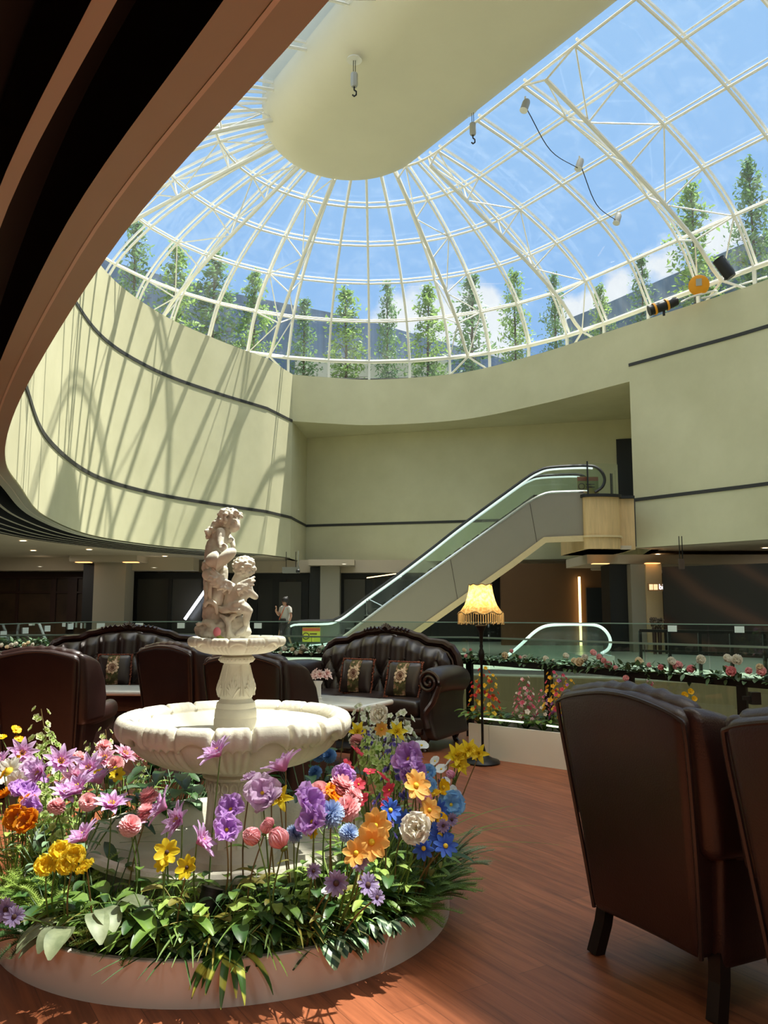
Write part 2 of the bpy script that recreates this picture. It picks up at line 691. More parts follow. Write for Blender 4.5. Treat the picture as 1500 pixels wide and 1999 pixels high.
struct('recess', bm, BLACK, ceiling)
for k in range(5):
    d = .50 + .33 * k
    bm = BM()
    band(bm, d, d + .06, ZS)
    fin = struct('fin', bm, FINLIGHT, ceiling)
    bm = BM()
    strip(bm, offset2(EDGE, -d), ZS + .004, ZS + .42, -.06)
    struct('fin_body', bm, BLACK, fin)

# ------------------------------------------------------------------ floors and the void
NEAR = [(-24, 9.9), (-6, 10.6), (-3.5, 11.35), (-2.8, 11.35), (-.9, 10.5), (1.05, 10.3), (2.72, 8.65), (3.7, 7.8), (6, 5.6), (24, -10)]
bm = BM()
prism(bm, [(-24, -14), (24, -14)] + [(x, y) for x, y in reversed(NEAR)], -.3, 0)
struct('floor', bm, FLOORWOOD, smooth=False)
FAR = [(-24, 12.6), (-9, 13.0), (-7.6, 15.5), (-6.6, 17.9), (-4.6, 18.3), (0, 18), (4.5, 16.6), (8, 14.5), (24, 4)]
bm = BM()
prism(bm, [(x, y) for x, y in FAR] + [(24, 44), (-24, 44)], -.3, 0)
struct('floor_far', bm, STONEDARK, smooth=False)
bm = BM()
strip(bm, [V((x, y, 0)) for x, y in FAR], -2.2, -.02, .1)
struct('trim_7', bm, VOIDWOOD)
bm = BM()
box(bm, (0, 12, -5.6), (48, 40, .2))
struct('floor_lower', bm, STONEDARK)

# outer shell of the mall floor
for nm, a, b in (('wall_west', (-22, -13), (-22, 43)), ('wall_south', (22, -13), (-22, -13)), ('wall_east', (22, 43), (22, -13)), ('wall_north', (-22, 43), (22, 43))):
    bm = BM()
    strip(bm, [V((*a, 0)), V((*b, 0))], -5.6, ZT, .2)
    struct(nm, bm, TANWALL)

# ------------------------------------------------------------------ roof deck and ledge round the skylight
AX = V((.55, -.835, 0)).normalized()
NX = V((-AX.y, AX.x, 0))                      # towards the far right
CC = V((-.55, 21.5, 0))
RB, LEN = 9.7, 24.0
PROF = [(0, 11.05), (.85, 12.37), (2.2, 13.36), (3.8, 14.1), (5.5, 14.66), (7.1, 15.02)]


def stations():
    """(base point, inward direction) of every rib, once round the plan"""
    out = []
    a0 = math.atan2(NX.x, NX.y)
    nfan = 19
    for k in range(-13, 7):
        ph = a0 - PI + (k + 13) * PI / nfan
        out.append((CC + V((math.sin(ph), math.cos(ph), 0)) * RB, -V((math.sin(ph), math.cos(ph), 0))))
    ns = 13
    for k in range(1, ns):
        out.append((CC + NX * RB + AX * (LEN * k / ns), -NX))
    for k in range(0, nfan + 1):
        ph = a0 + k * PI / nfan
        out.append((CC + AX * LEN + V((math.sin(ph), math.cos(ph), 0)) * RB, -V((math.sin(ph), math.cos(ph), 0))))
    for k in range(1, ns):
        out.append((CC - NX * RB + AX * (LEN * (1 - k / ns)), NX))
    return out


ST = stations()


def dome_at(st, s, z):
    return V((st[0].x + st[1].x * s, st[0].y + st[1].y * s, z))


base_loop = [st[0] - st[1] * .12 for st in ST]
bm = BM()
slab_with_hole(bm, [(-45, -25), (45, -25), (45, 62), (-45, 62)], [(p.x, p.y) for p in base_loop], ZT)
struct('roof', bm, ROOF)
bm = BM()
for line in (LEFTC + PANEL[1:], BEAM, RIGHT, FRONT):
    A = [bm.verts.new((p.x, p.y, ZT + .004)) for p in offset2(line, -.0)]
    B = [bm.verts.new((p.x, p.y, ZT + .004)) for p in offset2(line, -2.4)]
    for i in range(len(A) - 1):
        bm.faces.new((A[i], A[i + 1], B[i + 1], B[i]))
struct('roof_ledge', bm, PLASTER)

# ------------------------------------------------------------------ the skylight
dome = empty('window_1', (CC.x, CC.y, ZT))
dome['kind'] = 'structure'


def dpart(name, bm, m, smooth=True):
    o = struct(name, bm, m, None, smooth)
    o['kind'] = 'structure'
    o.parent = dome
    o.matrix_parent_inverse = Matrix.Translation((-CC.x, -CC.y, -ZT))
    return o


FINE = []
pp = spline([(s, 0, z) for s, z in PROF], 4)
for p in pp:
    FINE.append((p.x, p.z))


def outn(st, i):
    a, b = FINE[max(i - 1, 0)], FINE[min(i + 1, len(FINE) - 1)]
    ds, dz = b[0] - a[0], b[1] - a[1]
    L = math.hypot(ds, dz)
    return V((-st[1].x * dz / L, -st[1].y * dz / L, ds / L))


for st in ST:
    bm = BM()
    tube(bm, [dome_at(st, s, z) for s, z in FINE], .043, 6)
    ribbon(bm, [dome_at(st, s, z) + outn(st, i) * .2 for i, (s, z) in enumerate(FINE)], .05, .06, lambda i, st=st: outn(st, i))
    dpart('rib', bm, STEEL)
    bm = BM()
    box(bm, (st[0].x, st[0].y, (ZT + 11.05) / 2), (.09, .09, 11.05 - ZT), math.atan2(st[1].y, st[1].x))
    dpart('post', bm, STEEL, False)
for k, (s, z) in enumerate(PROF):
    bm = BM()
    pts = [dome_at(st, s, z) for st in ST]
    tube(bm, pts,   .08 if k == 0 else .038, 6, closed=True)
    if 0 < k < 5:
        tube(bm, [dome_at(st, s, z) + outn(st, 4 * k) * .2 for st in ST], .028, 4, closed=True)
    dpart('ring', bm, STEEL)
NST = len(ST)
bays = [10, 15, 18, 7, 21, 24, 27, 30, 34, 38, 42, 46, 50, 54, 58, 61, 4, 1]
for b in bays:
    A, B = ST[b % NST], ST[(b + 1) % NST]
    bm = BM()
    mid = ((A[0] + B[0]) / 2, (A[1] + B[1]).normalized())
    ch = []
    for i, (s, z) in enumerate(FINE):
        t = i / (len(FINE) - 1)
        f = math.sin(PI * min(1, t * 1.05 + .02)) ** .55 if t < .93 else .55
        f = max(.10, min(f, 1)) if t < .5 else .45 + .55 * math.cos(PI * (t - .5)) ** 1
        ch.append(dome_at(mid, s, z) - outn(mid, i) * (.9 * f))
    tube(bm, ch, .062, 7)
    for k in range(len(PROF)):
        i = 4 * k
        for S in (A, B):
            tube(bm, [ch[i], dome_at(S, *PROF[k])], .028, 5)
        if k < len(PROF) - 1:
            j = 4 * k + 2
            S1 = A if k % 2 else B
            S2 = B if k % 2 else A
            tube(bm, [ch[i], dome_at(S1, *PROF[k + 1])], .022, 5)
            tube(bm, [ch[i + 4], dome_at(S2, *PROF[k])], .022, 5)
    dpart('truss', bm, STEEL)
    # strut down to the wall head
    bm = BM()
    w = mid[0] + mid[1] * .8
    tube(bm, [V((A[0].x, A[0].y, ZT + .05)), ch[0]], .04, 5)
    tube(bm, [V((B[0].x, B[0].y, ZT + .05)), ch[0]], .04, 5)
    dpart('strut', bm, STEEL)
bm = BM()
rows = [[bm.verts.new(dome_at(st, s, z) + outn(st, i) * .235) for st in ST] for i, (s, z) in enumerate(FINE) if i % 2 == 0]
for i in range(len(rows) - 1):
    for j in range(NST):
        bm.faces.new((rows[i][j], rows[i][(j + 1) % NST], rows[i + 1][(j + 1) % NST], rows[i + 1][j]))
dpart('glazing', bm, DOMEGLASS)
bm = BM()
strip(bm, [st[0] for st in ST], ZT, 11.05, 0, True)
dpart('lower_glazing', bm, LOWGLASS)
bm = BM()
tube(bm, [V((st[0].x, st[0].y, ZT + .03)) for st in ST], .04, 5, closed=True)
dpart('sill', bm, IRON)

# ------------------------------------------------------------------ the plastered pod that hangs in the crown of the skylight
CP_, RP_, ZP = V((-.98, 21.4, 0)), 2.44, 14.15
bm = BM()
LP = 21.0
loops = []
prof = []
for k in range(9):
    a = k / 8 * PI / 2
    prof.append((1.15 * (1 - math.sin(a)), ZP + .95 * (1 - math.cos(a))))
prof += [(0, ZP + 1.6), (0, ZP + 2.4)]
a0 = math.atan2(NX.x, NX.y)
m = 36
for ins, z in prof:
    L = []
    R = RP_ - ins
    for k in range(m + 1):
        ph = a0 - PI + k * PI / m
        L.append(bm.verts.new(CP_ + V((math.sin(ph) * R, math.cos(ph) * R, z))))
    for k in range(m + 1):
        ph = a0 + k * PI / m
        L.append(bm.verts.new(CP_ + AX * LP + V((math.sin(ph) * R, math.cos(ph) * R, z))))
    loops.append(L)
for A, B in zip(loops[:-1], loops[1:]):
    for j in range(len(A)):
        bm.faces.new((A[j], A[(j + 1) % len(A)], B[(j + 1) % len(A)], B[j]))
bm.faces.new(list(reversed(loops[0])))
bm.faces.new(loops[-1])
pod = obj('ceiling_pod', bm, CAPSULE, smooth='all')
pod['kind'] = 'structure'

# ------------------------------------------------------------------ what stands on the roof outside
bm = BM()
strip(bm, [V((-24, 27, 0)), V((-14, 32.5, 0)), V((-8.1, 37.3, 0)), V((-1.6, 41, 0)), V((4.5, 46, 0)), V((12, 52, 0))], ZT, 16.4, .2)
tag(obj('roof_screen', bm, SCREEN, smooth=False), 'blue grey ribbed metal screen wall behind the trees on the roof', 'screen wall')
bm = BM()
strip(bm, [V((8.2, 34.5, 0)), V((9.5, 32.5, 0)), V((12.9, 26.6, 0)), V((15.6, 22, 0)), V((20, 15, 0)), V((24, 9, 0))], ZT, 13.95, .2)
tag(obj('roof_parapet', bm, SCREEN, smooth=False), 'dark blue grey parapet beyond the right side of the glass roof', 'parapet')
bm = BM()
box(bm, (-.6, 37.2, 11.6), (7.2, .3, 2.6))
tag(obj('roof_planter_wall', bm, ROOFWHITE, smooth=False), 'low off-white wall under the middle trees outside the glass', 'wall')


def leafcloud(bm, r, n, hgt, rad, z0):
    """leaves gathered round the ends of many short branches, narrowing to the tip"""
    br = []
    for k in range(34):
        t = (k + r.random()) / 34
        a = k * 2.4 + r.uniform(-.6, .6)
        L = rad * (1 - t) ** .7 * (.45 + .55 * min(1, t * 4)) * r.uniform(.55, 1.15) + .10
        br.append((t, a, L))
    for i in range(n):
        t, a, L = br[min(33, int(34 * r.random() ** 1.15))]
        f = r.uniform(.25, 1.0)
        c = V((math.cos(a) * L * f, math.sin(a) * L * f, z0 + hgt * t + .18 * f))
        sp_ = .11 + .10 * (1 - t)
        c += V((r.gauss(0, sp_), r.gauss(0, sp_), r.gauss(0, sp_ * .8)))
        s = r.uniform(.06, .13)
        d = V((r.uniform(-1, 1), r.uniform(-1, 1), r.uniform(-.6, .7))).normalized()
        w = d.cross(V((r.uniform(-1, 1), r.uniform(-1, 1), 1))).normalized()
        bm.faces.new([bm.verts.new(c + x) for x in (-d * s, w * s * .45, d * s * 1.1, -w * s * .45)])


treemeshes = []
for k in range(4):
    r = random.Random(40 + k)
    bm = BM()
    leafcloud(bm, r, 1500 + 250 * k, 4.1, 1.0 + .12 * k, .8)
    crown = mesh('crown', bm, False, [TREELEAF if k % 2 else TREELEAFDARK])
    bm = BM()
    tube(bm, [(0, 0, 0), (.03, .02, 2), (-.02, .03, 4), (0, 0, 5.0)], [.07, .06, .035, .01], 6)
    for j in range(22):
        z = 1.0 + 3.6 * j / 22
        a = j * 2.4
        L = .8 * (1 - j / 24) + .15
        tube(bm, [(0, 0, z), (L * .6 * math.cos(a), L * .6 * math.sin(a), z + .2), (L * math.cos(a), L * math.sin(a), z + .25)], [.02, .012, .005], 4, False)
    treemeshes.append((crown, mesh('trunk', bm, True, [BARK])))
TREES = [(266, 432, 30.5, 'dark leafy tree at the far left behind the fascia edge, outside the glass'),
         (345, 478, 31.5, 'bright green tree second from the left beyond the glass roof'),
         (420, 500, 33.5, 'third tree from the left, pointed, in front of the blue grey screen'),
         (498, 532, 34.0, 'fourth tree from the left against the blue grey screen'),
         (594, 585, 34.5, 'short tree just left of the bushy middle one, outside the glass'),
         (676, 566, 35.0, 'bushy tree above the middle of the curved beam, left of centre rib'),
         (757, 556, 35.5, 'thin wispy tree right of the centre rib beyond the glass'),
         (836, 562, 35.0, 'full tree in front of the white cloud, outside the glass'),
         (920, 540, 34.5, 'dark narrow tree right of the white cloud beyond the glass'),
         (1003, 532, 33.5, 'tall slim dark tree standing alone against blue sky'),
         (1082, 540, 32.0, 'sparse tree above the escalator landing, outside the glass'),
         (1172, 560, 30.0, 'pale tree left of the small clouds on the right'),
         (1252, 500, 28.5, 'leaning bush-like tree above the black tube light on the ledge'),
         (1348, 362, 26.8, 'tallest tree, at the right above the orange disc'),
         (1462, 318, 24.2, 'thin tree at the far right edge of the glass roof')]
for i, (u, v, Y, lab) in enumerate(TREES):
    top = at(u, v, Y)
    o = empty('roof_tree', (top.x, Y, ZT), i * 1.3)
    tag(o, lab, 'tree', 'trees on the roof outside the skylight')
    k = i % 4
    obj('crown', treemeshes[k][0], parent=o)
    obj('trunk', treemeshes[k][1], parent=o)
    s = (top.z - ZT) / 5.0
    w = s * (.8 + .12 * (i % 3))
    if i in (6, 10, 11, 14):
        w *= .75
    o.scale = (w, w, s)
# ------------------------------------------------------------------ the big escalator
def path(pts, Y):
    return [at(u, v, Y) for u, v in pts]


def interp(pts, u):
    for (a, b), (c, d) in zip(pts[:-1], pts[1:]):
        if a <= u <= c:
            return b + (d - b) * (u - a) / (c - a)
    return pts[0][1] if u < pts[0][0] else pts[-1][1]


HR = [(571, 1216), (585, 1214), (641, 1213), (656, 1208), (672, 1199), (712, 1168), (776, 1122), (847, 1068), (899, 1027), (1000, 953), (1035, 928), (1052, 919), (1069, 913), (1104, 910), (1149, 909)]
NEWEL_LO = [(571, 1216), (561, 1223), (556, 1235), (557, 1250), (563, 1264), (574, 1270)]
NEWEL_HI = [(1149, 909), (1166, 913), (1177, 924), (1181, 937), (1176, 951), (1162, 961)]
SK = [(571, 1268), (600, 1268), (640, 1262), (670, 1245), (715, 1211), (811, 1139), (1000, 1004), (1035, 980), (1066, 965), (1100, 962), (1149, 961)]
LO = [(640, 1284), (734, 1284), (810, 1231), (1000, 1097), (1064, 1049), (1142, 1046)]
YN, YF = 23.4, 25.0
esc = empty('escalator', at(860, 1284, 24.2))
tag(esc, 'long glass-sided escalator rising to the upper level past the wide beige wall', 'escalator')


def child(root, name, bm, m, smooth=True):
    o = obj(name, bm, m, None, smooth)
    o.parent = root
    o.matrix_parent_inverse = Matrix.Translation(-V(root.location))
    return o


US = [571 + (1149 - 571) * k / 40 for k in range(41)]
for Y, nm in ((YN, 'near'), (YF, 'far')):
    sh = V((0, Y - YN, 0))
    hr = [p + sh for p in path(NEWEL_LO[::-1][:-1], YN) + path(HR, YN) + path(NEWEL_HI[1:], YN)]
    hr = spline(hr, 3)
    dz = 0.0 if Y == YN else 0.0
    bm = BM()
    tube(bm, hr, .045, 6)
    h = child(esc, 'handrail', bm, RUBBER)
    bm = BM()
    ctr = at(860, 1100, Y)
    inner = [p + V((0, -.01, -.075)) for p in hr[14:-14]]
    tube(bm, inner, .03, 5)
    b2 = child(h, 'bright_strip', bm, glow('handrail_glow', (226, 238, 236), .55) if Y == YN else bpy.data.materials['handrail_glow'])  # pale emissive strip under the handrail
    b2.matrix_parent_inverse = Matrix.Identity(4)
    bm = BM()
    top = [at(u, interp(HR, u), YN) + sh for u in US]
    bot = [at(u, interp(SK, u), YN) + sh for u in US]
    for i in range(len(US) - 1):
        quad(bm, bot[i], bot[i + 1], top[i + 1], top[i])
    for NW, c in ((NEWEL_LO, (578, 1243)), (NEWEL_HI, (1149, 940))):
        cc = at(*c, YN) + sh
        for a, b in zip(NW[:-1], NW[1:]):
            bm.faces.new([bm.verts.new(x) for x in (at(*a, YN) + sh, at(*b, YN) + sh, cc)])
    child(esc, 'glass_side', bm, ESCGLASS, False)
    # metal cladding under the glass
    bm = BM()
    ul = [640 + (1142 - 640) * k / 40 for k in range(41)]
    a = [at(u, interp(SK, u), YN) + sh for u in ul]
    b = [at(u, interp(LO, u), YN) + sh for u in ul]
    for i in range(len(ul) - 1):
        quad(bm, b[i], b[i + 1], a[i + 1], a[i])
    child(esc, 'side_cladding', bm, CLAD, False)
    bm = BM()
    tube(bm, spline([at(u, v - 2, YN) + sh for u, v in SK], 3), .035, 5)
    child(esc, 'skirt_rail', bm, CHROME)
bm = BM()
ul = [734, 810, 1000, 1064, 1142]
for u0, u1 in zip(ul[:-1], ul[1:]):
    a0, a1 = at(u0, interp(LO, u0), YN), at(u1, interp(LO, u1), YN)
    quad(bm, a0, a1, a1 + V((0, YF - YN, 0)), a0 + V((0, YF - YN, 0)))
child(esc, 'underside', bm, CEIL, False)
bm = BM()
pts = [at(u, interp(LO, u) + 5, YN - .03) for u in (738, 810, 1000, 1064, 1142)]
ribbon(bm, pts, .06, .17, V((0, 0, 1)))
child(esc, 'edge_trim', bm, CLADTRIM, False)
for u in (880, 1035):
    bm = BM()
    a, b = at(u, interp(SK, u) + 3, YN - .006), at(u + 14, interp(LO, u + 14), YN - .006)
    tube(bm, [a, b], .006, 4)
    child(esc, 'panel_joint', bm, BANDEDGE)
bm = BM()
x0, x1 = at(655, 1255, YN), at(1060, 966, YN)
ns = 22
for k in range(ns):
    p = x0.lerp(x1, k / ns)
    q = x0.lerp(x1, (k + 1) / ns)
    quad(bm, V((p.x, YN, p.z)), V((p.x, YF, p.z)), V((p.x, YF, q.z)), V((p.x, YN, q.z)))
    quad(bm, V((p.x, YN, q.z)), V((p.x, YF, q.z)), V((q.x, YF, q.z)), V((q.x, YN, q.z)))
child(esc, 'step_band', bm, IRON, False)
bm = BM()
a, b = at(716, 1168, YN + .02), at(716, 1211, YN + .02)
tube(bm, [a, b], .02, 5)
tube(bm, [a, at(750, 1185, YN + .02)], .02, 5)
child(esc, 'guard_bracket', bm, CHROME)

# upper landing in pale wood
land = empty('escalator_landing', at(1190, 1075, 23.6))
tag(land, 'pale wood-clad landing box at the top of the long escalator', 'landing')
bm = BM()
poly = []
c0, c1 = at(1141, 1000, 23.3), at(1241, 1000, 23.5)
zt, zb = at(1190, 971, 23.4).z, at(1190, 1072, 23.4).z
front = spline([(c0.x, 23.6, 0), (c0.x + .02, 23.25, 0), (c0.x + .5, 23.15, 0), (c0.x + 1.0, 23.3, 0), (c0.x + 1.1, 23.6, 0), (c1.x, 23.6, 0)], 5)
poly = [(p.x, p.y) for p in front] + [(c1.x, 26.5), (c0.x, 26.5)]
prism(bm, poly, zb, zt)
child(land, 'wood_panel', bm, WOODPALE, False)
bm = BM()
ribbon(bm, [V((p.x, p.y - .03, zt + .03)) for p in front], .12, .08)
child(land, 'top_rail', bm, BLACK, False)
bm = BM()
ribbon(bm, [V((p.x, p.y - .03, zb + .36)) for p in front[:22]], .05, .06)
child(land, 'ledge', bm, CLADTRIM, False)
bm = BM()
prism(bm, [(c0.x + .1, 23.35), (c1.x - .15, 23.5), (c1.x + .2, 26.4), (c0.x, 26.4)], ZS - .02, zb)
child(land, 'soffit', bm, CEIL, False)
bm = BM()
za = zt + .07
for p, q in (((c0.x + .1, 23.35), (c0.x + 1.1, 23.6)), ((c0.x + 1.1, 23.6), (c1.x - .1, 25.5))):
    quad(bm, (*p, za), (*q, za), (*q, za + .95), (*p, za + .95))
child(land, 'glass_screen', bm, RAILGLASS, False)
for (x, y) in ((c0.x + .13, 23.3), (c1.x - .15, 24.9), (c1.x - .12, 25.5)):
    bm = BM()
    tube(bm, [(x, y, za), (x, y, za + .98)], .025, 5)
    child(land, 'upright', bm, BLACK)

# upper-level floor behind the landing
bm = BM()
prism(bm, [(c1.x - 1.2, 26.4), (c1.x + .4, 26.2), (9.3, 29.9), (c1.x - 1.6, 31.4)], ZL - .4, ZL - .1)
struct('floor_upper', bm, STONEDARK, smooth=False)

# warning boards on the escalator
def board(u, v, Y, w, h, label, c1, c2):
    o = empty('warning_board', at(u, v, Y))
    tag(o, label, 'sign')
    b = BM()
    box(b, (0, 0, 0), (w, .02, h))
    obj('panel', b, c2, o, False)
    b = BM()
    box(b, (0, -.015, h * .36), (w * .99, .012, h * .22))
    obj('header', b, c1, o, False)
    b = BM()
    tube(b, [(-w * .3 + .09 * math.cos(t * PI / 6), -.017, -.04 + .09 * math.sin(t * PI / 6)) for t in range(12)], .012, 4, closed=True)
    box(b, (w * .12, -.015, .02), (w * .4, .01, .03))
    box(b, (w * .12, -.015, -.06), (w * .4, .01, .03))
    obj('print', b, BANDEDGE, o, False)
    return o


YEL = mat('board_yellow', (188, 190, 60), .5)
RED = mat('board_red', (176, 82, 50), .5)
board(1148, 947, 23.55, .62, .5, 'small warning board behind the glass at the top of the escalator', RED, mat('board_khaki', (164, 156, 92), .5))
board(608, 1239, 23.1, .5, .4, 'yellow and red warning board at the foot of the escalator', RED, YEL)

# ------------------------------------------------------------------ the lower escalator's upper end on the right
es2 = empty('escalator', at(1090, 1290, 20.5))
tag(es2, 'short visible end of a descending escalator with a bright looped handrail', 'escalator')
loop = [(985, 1284), (1000, 1273), (1020, 1256), (1040, 1237), (1056, 1226), (1072, 1221), (1100, 1219), (1140, 1219), (1165, 1221), (1180, 1229), (1190, 1243), (1192, 1257), (1187, 1268), (1174, 1276)]
for Y in (20.0, 21.3):
    bm = BM()
    pts = spline([at(u, v, Y) for u, v in loop], 4)
    tube(bm, pts, .04, 6)
    child(es2, 'handrail', bm, bpy.data.materials['handrail_glow'])  # rail brightness put in as glow; the rail is no lamp
    bm = BM()
    cc = [at(u, max(v, interp([(985, 1290), (1192, 1290)], u)), Y) for u, v in loop]
    top = [at(u, v, Y) for u, v in loop]
    for i in range(len(loop) - 2):
        f = [top[i], top[i + 1], V((top[i + 1].x, Y, .02)), V((top[i].x, Y, .02))]
        if top[i + 1].x > top[i].x:
            quad(bm, *f)
    child(es2, 'glass_side', bm, ESCGLASS, False)
bm = BM()
p = at(1166, 1276, 19.9)
box(bm, (p.x, 20.6, .12), (.8, 1.6, .24))
child(es2, 'landing_plate', bm, CHROME, False)

# ------------------------------------------------------------------ glass balustrades
def balustrade(pts, h, label, sub=2.0, posts=False):
    c = V(pts[len(pts) // 2])
    o = empty('glass_balustrade', (c[0], c[1], 0))
    tag(o, label, 'balustrade')
    segs = []
    for a, b in zip(pts[:-1], pts[1:]):
        a, b = V((a[0], a[1], 0)), V((b[0], b[1], 0))
        n = max(1, round((b - a).length / sub))
        for k in range(n):
            segs.append((a.lerp(b, k / n), a.lerp(b, (k + 1) / n)))
    for a, b in segs:
        e = (b - a).normalized() * .012
        bm = BM()
        strip(bm, [a + e, b - e], .02, h, .014)
        child(o, 'pane', bm, RAILGLASS, False)
    bm = BM()
    ribbon(bm, [V((p[0], p[1], h + .008)) for p in pts], .022, .02)
    child(o, 'top_edge', bm, mat('edge_green', (120, 140, 128), .3), False)
    bm = BM()
    ribbon(bm, [V((p[0], p[1], .05)) for p in pts], .06, .1)
    child(o, 'base_shoe', bm, CHROME, False)
    return o


balustrade([(x, y - .15) for x, y in NEAR[1:9]], 1.05, 'near glass balustrade along the edge of the seating terrace', 2.6)
balustrade([(x, y + .2) for x, y in FAR[1:8]], 1.08, 'far glass balustrade across the void with white stickers', 1.9)
STK = [(6, 1238), (49, 1231), (92, 1227), (137, 1223), (197, 1220), (272, 1218), (354, 1215), (1313, 1221), (1444, 1223), (504, 1212)]
names = ['leftmost', 'second', 'third', 'fourth', 'fifth', 'sixth', 'seventh']
i = 0
for (u, v) in STK:
    # meet the balustrade line
    best = None
    d = ray(u, v)
    for a, b in zip(FAR[:-1], FAR[1:]):
        ax, ay, bx, by = a[0], a[1] + .16, b[0], b[1] + .16
        den = d.x * (by - ay) - d.y * (bx - ax)
        if abs(den) < 1e-9:
            continue
        t = (ax * (by - ay) - ay * (bx - ax)) / den
        s = (d.x * ay - d.y * ax) / -den if False else None
        px, py = d.x * t, d.y * t
        L2 = (bx - ax) ** 2 + (by - ay) ** 2
        s = ((px - ax) * (bx - ax) + (py - ay) * (by - ay)) / L2
        if -1e-6 <= s <= 1 + 1e-6 and t > 0:
            best = (V((px, py, EYE + d.z * t)), math.atan2(by - ay, bx - ax))
    if not best:
        continue
    b = BM()
    box(b, (0, -.012, 0), (.17 if u > 1000 or i > 3 else .15, .006, .12))
    o = obj('sticker', b, STICKER, None, False)
    o.location = best[0]
    o.location.z = min(o.location.z, 1.0)
    o.rotation_euler = (0, 0, best[1])
    if u > 1000:
        lab = 'white sticker on the far glass in front of the mural, %s one' % ('left' if u < 1400 else 'right')
    elif u == 504:
        lab = 'white sticker on the far glass right of the fountain statue'
    else:
        lab = '%s white sticker from the left on the far glass balustrade' % names[i]
        i += 1
    tag(o, lab, 'sticker', 'stickers on the far glass')

# dark railing on the far right side
o = empty('steel_railing', at(1350, 1290, 15.0))
tag(o, 'dark metal railing behind the far glass in front of the mural', 'railing')
Yr = 17.4
pa, pb = at(1250, 1235, Yr), at(1560, 1250, 15.6)
bm = BM()
ribbon(bm, [V((pa.x, pa.y, .92)), V((pb.x, pb.y, .92))], .07, .06)
ribbon(bm, [V((pa.x, pa.y, .5)), V((pb.x, pb.y, .5))], .03, .04)
child(o, 'top_rail', bm, IRON, False)
for k in range(6):
    p = pa.lerp(pb, k / 5)
    bm = BM()
    box(bm, (p.x, p.y, .46), (.06, .06, .92))
    child(o, 'post', bm, IRON, False)

# ------------------------------------------------------------------ shops under the upper level
def flatx(u, Y):
    return at(u, 1182, Y).x


def shopfront(u0, u1, Y, ztop, label, back, mull, name='shopfront', fram=SHOPDARK, transom=None):
    x0, x1 = flatx(u0, Y), flatx(u1, Y)
    o = empty(name, ((x0 + x1) / 2, Y, 0))
    tag(o, label, 'shopfront')
    b = BM()
    box(b, ((x0 + x1) / 2, Y + .25, ztop / 2), (x1 - x0, .3, ztop))
    child(o, 'glazing', b, back, False)
    b = BM()
    box(b, ((x0 + x1) / 2, Y + .05, ztop - .12), (x1 - x0, .14, .24))
    child(o, 'header', b, fram, False)
    b = BM()
    box(b, ((x0 + x1) / 2, Y + .05, .06), (x1 - x0, .14, .12))
    child(o, 'plinth', b, fram, False)
    for u, wd in mull:
        b = BM()
        box(b, (flatx(u, Y), Y + .05, ztop / 2), (wd, .12, ztop))
        child(o, 'mullion', b, fram, False)
    if transom:
        b = BM()
        box(b, ((x0 + x1) / 2, Y + .06, transom), (x1 - x0, .1, .07))
        child(o, 'transom', b, fram, False)
    return o


WARMDARK = mat('shop_interior_warm', (64, 46, 32), .35, var=.5, scale=.9, spec=.5)
shopfront(-140, 160, 31, 2.72, 'dark brown shop window left of the first column', WARMDARK, [(-60, .1), (32, .1), (103, .2), (140, .35)], fram=REDWOOD, transom=1.95)
shopfront(243, 425, 31, 2.7, 'black framed shop window between the first column and the fountain', SHOPPALE, [(250, .14), (264, .12), (331, .14), (398, .2)])
shopfront(425, 622, 33, 2.75, 'dark shop window behind the statue with a passing person', SHOPDARK, [(430, .2), (490, .5), (545, .55), (590, .5)], fram=BLACK)
for (u, w2, lab) in ((567, 1.0, 'grey panel behind the passing person'),):
    b = BM()
    box(b, (flatx(566, 32.8), 32.9, 1.2), (.9, .05, 2.4))
    tag(obj('display_panel', b, SHOPPALE, None, False), 'grey display panel standing inside the dark shop behind the walking person', 'panel')
shopfront(662, 985, 33, 2.75, 'dark shop window behind the escalator, right of the second column', SHOPDARK, [(668, .3), (716, .5), (740, .3), (850, .3), (940, .3)], fram=BLACK)
b = BM()
box(b, (flatx(692, 32.7), 32.85, 1.25), (.85, .05, 2.5))
tag(obj('display_panel', b, SHOPPALE, None, False), 'grey display panel right of the second cream column', 'panel')


def column(u0, u1, Y, ztop, m, name='column', side=None):
    b = BM()
    x0, x1 = flatx(u0, Y), flatx(u1, Y)
    box(b, ((x0 + x1) / 2, Y + .5, ztop / 2), (x1 - x0, 1.0, ztop))
    o = struct(name, b, m, None, False)
    return o


column(181, 243, 29, 3.0, COLUMN)
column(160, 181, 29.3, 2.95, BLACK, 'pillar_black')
b = BM()
box(b, (flatx(210, 29), 29.3, 3.09), (flatx(275, 29) - flatx(145, 29), 1.9, .22))
struct('beam', b, CEIL, None, False)
for (u, Y) in ((160, 28.6), (253, 28.6)):
    b = BM()
    box(b, (flatx(u, Y), Y, 2.96), (.5, .3, .02))
    tag(obj('cove_lamp', b, COVE, None, False), 'warm cove light at the %s of the cream column head on the far left' % ('left' if u < 200 else 'right'), 'light')
column(625, 663, 31.5, 3.0, COLUMN)
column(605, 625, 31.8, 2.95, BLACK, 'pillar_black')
b = BM()
box(b, (flatx(648, 31.5), 31.8, 3.09), (flatx(695, 31.5) - flatx(606, 31.5), 1.6, .22))
struct('beam', b, CEIL, None, False)
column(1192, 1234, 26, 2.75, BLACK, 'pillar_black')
column(1234, 1266, 25.6, 2.75, COLUMN)
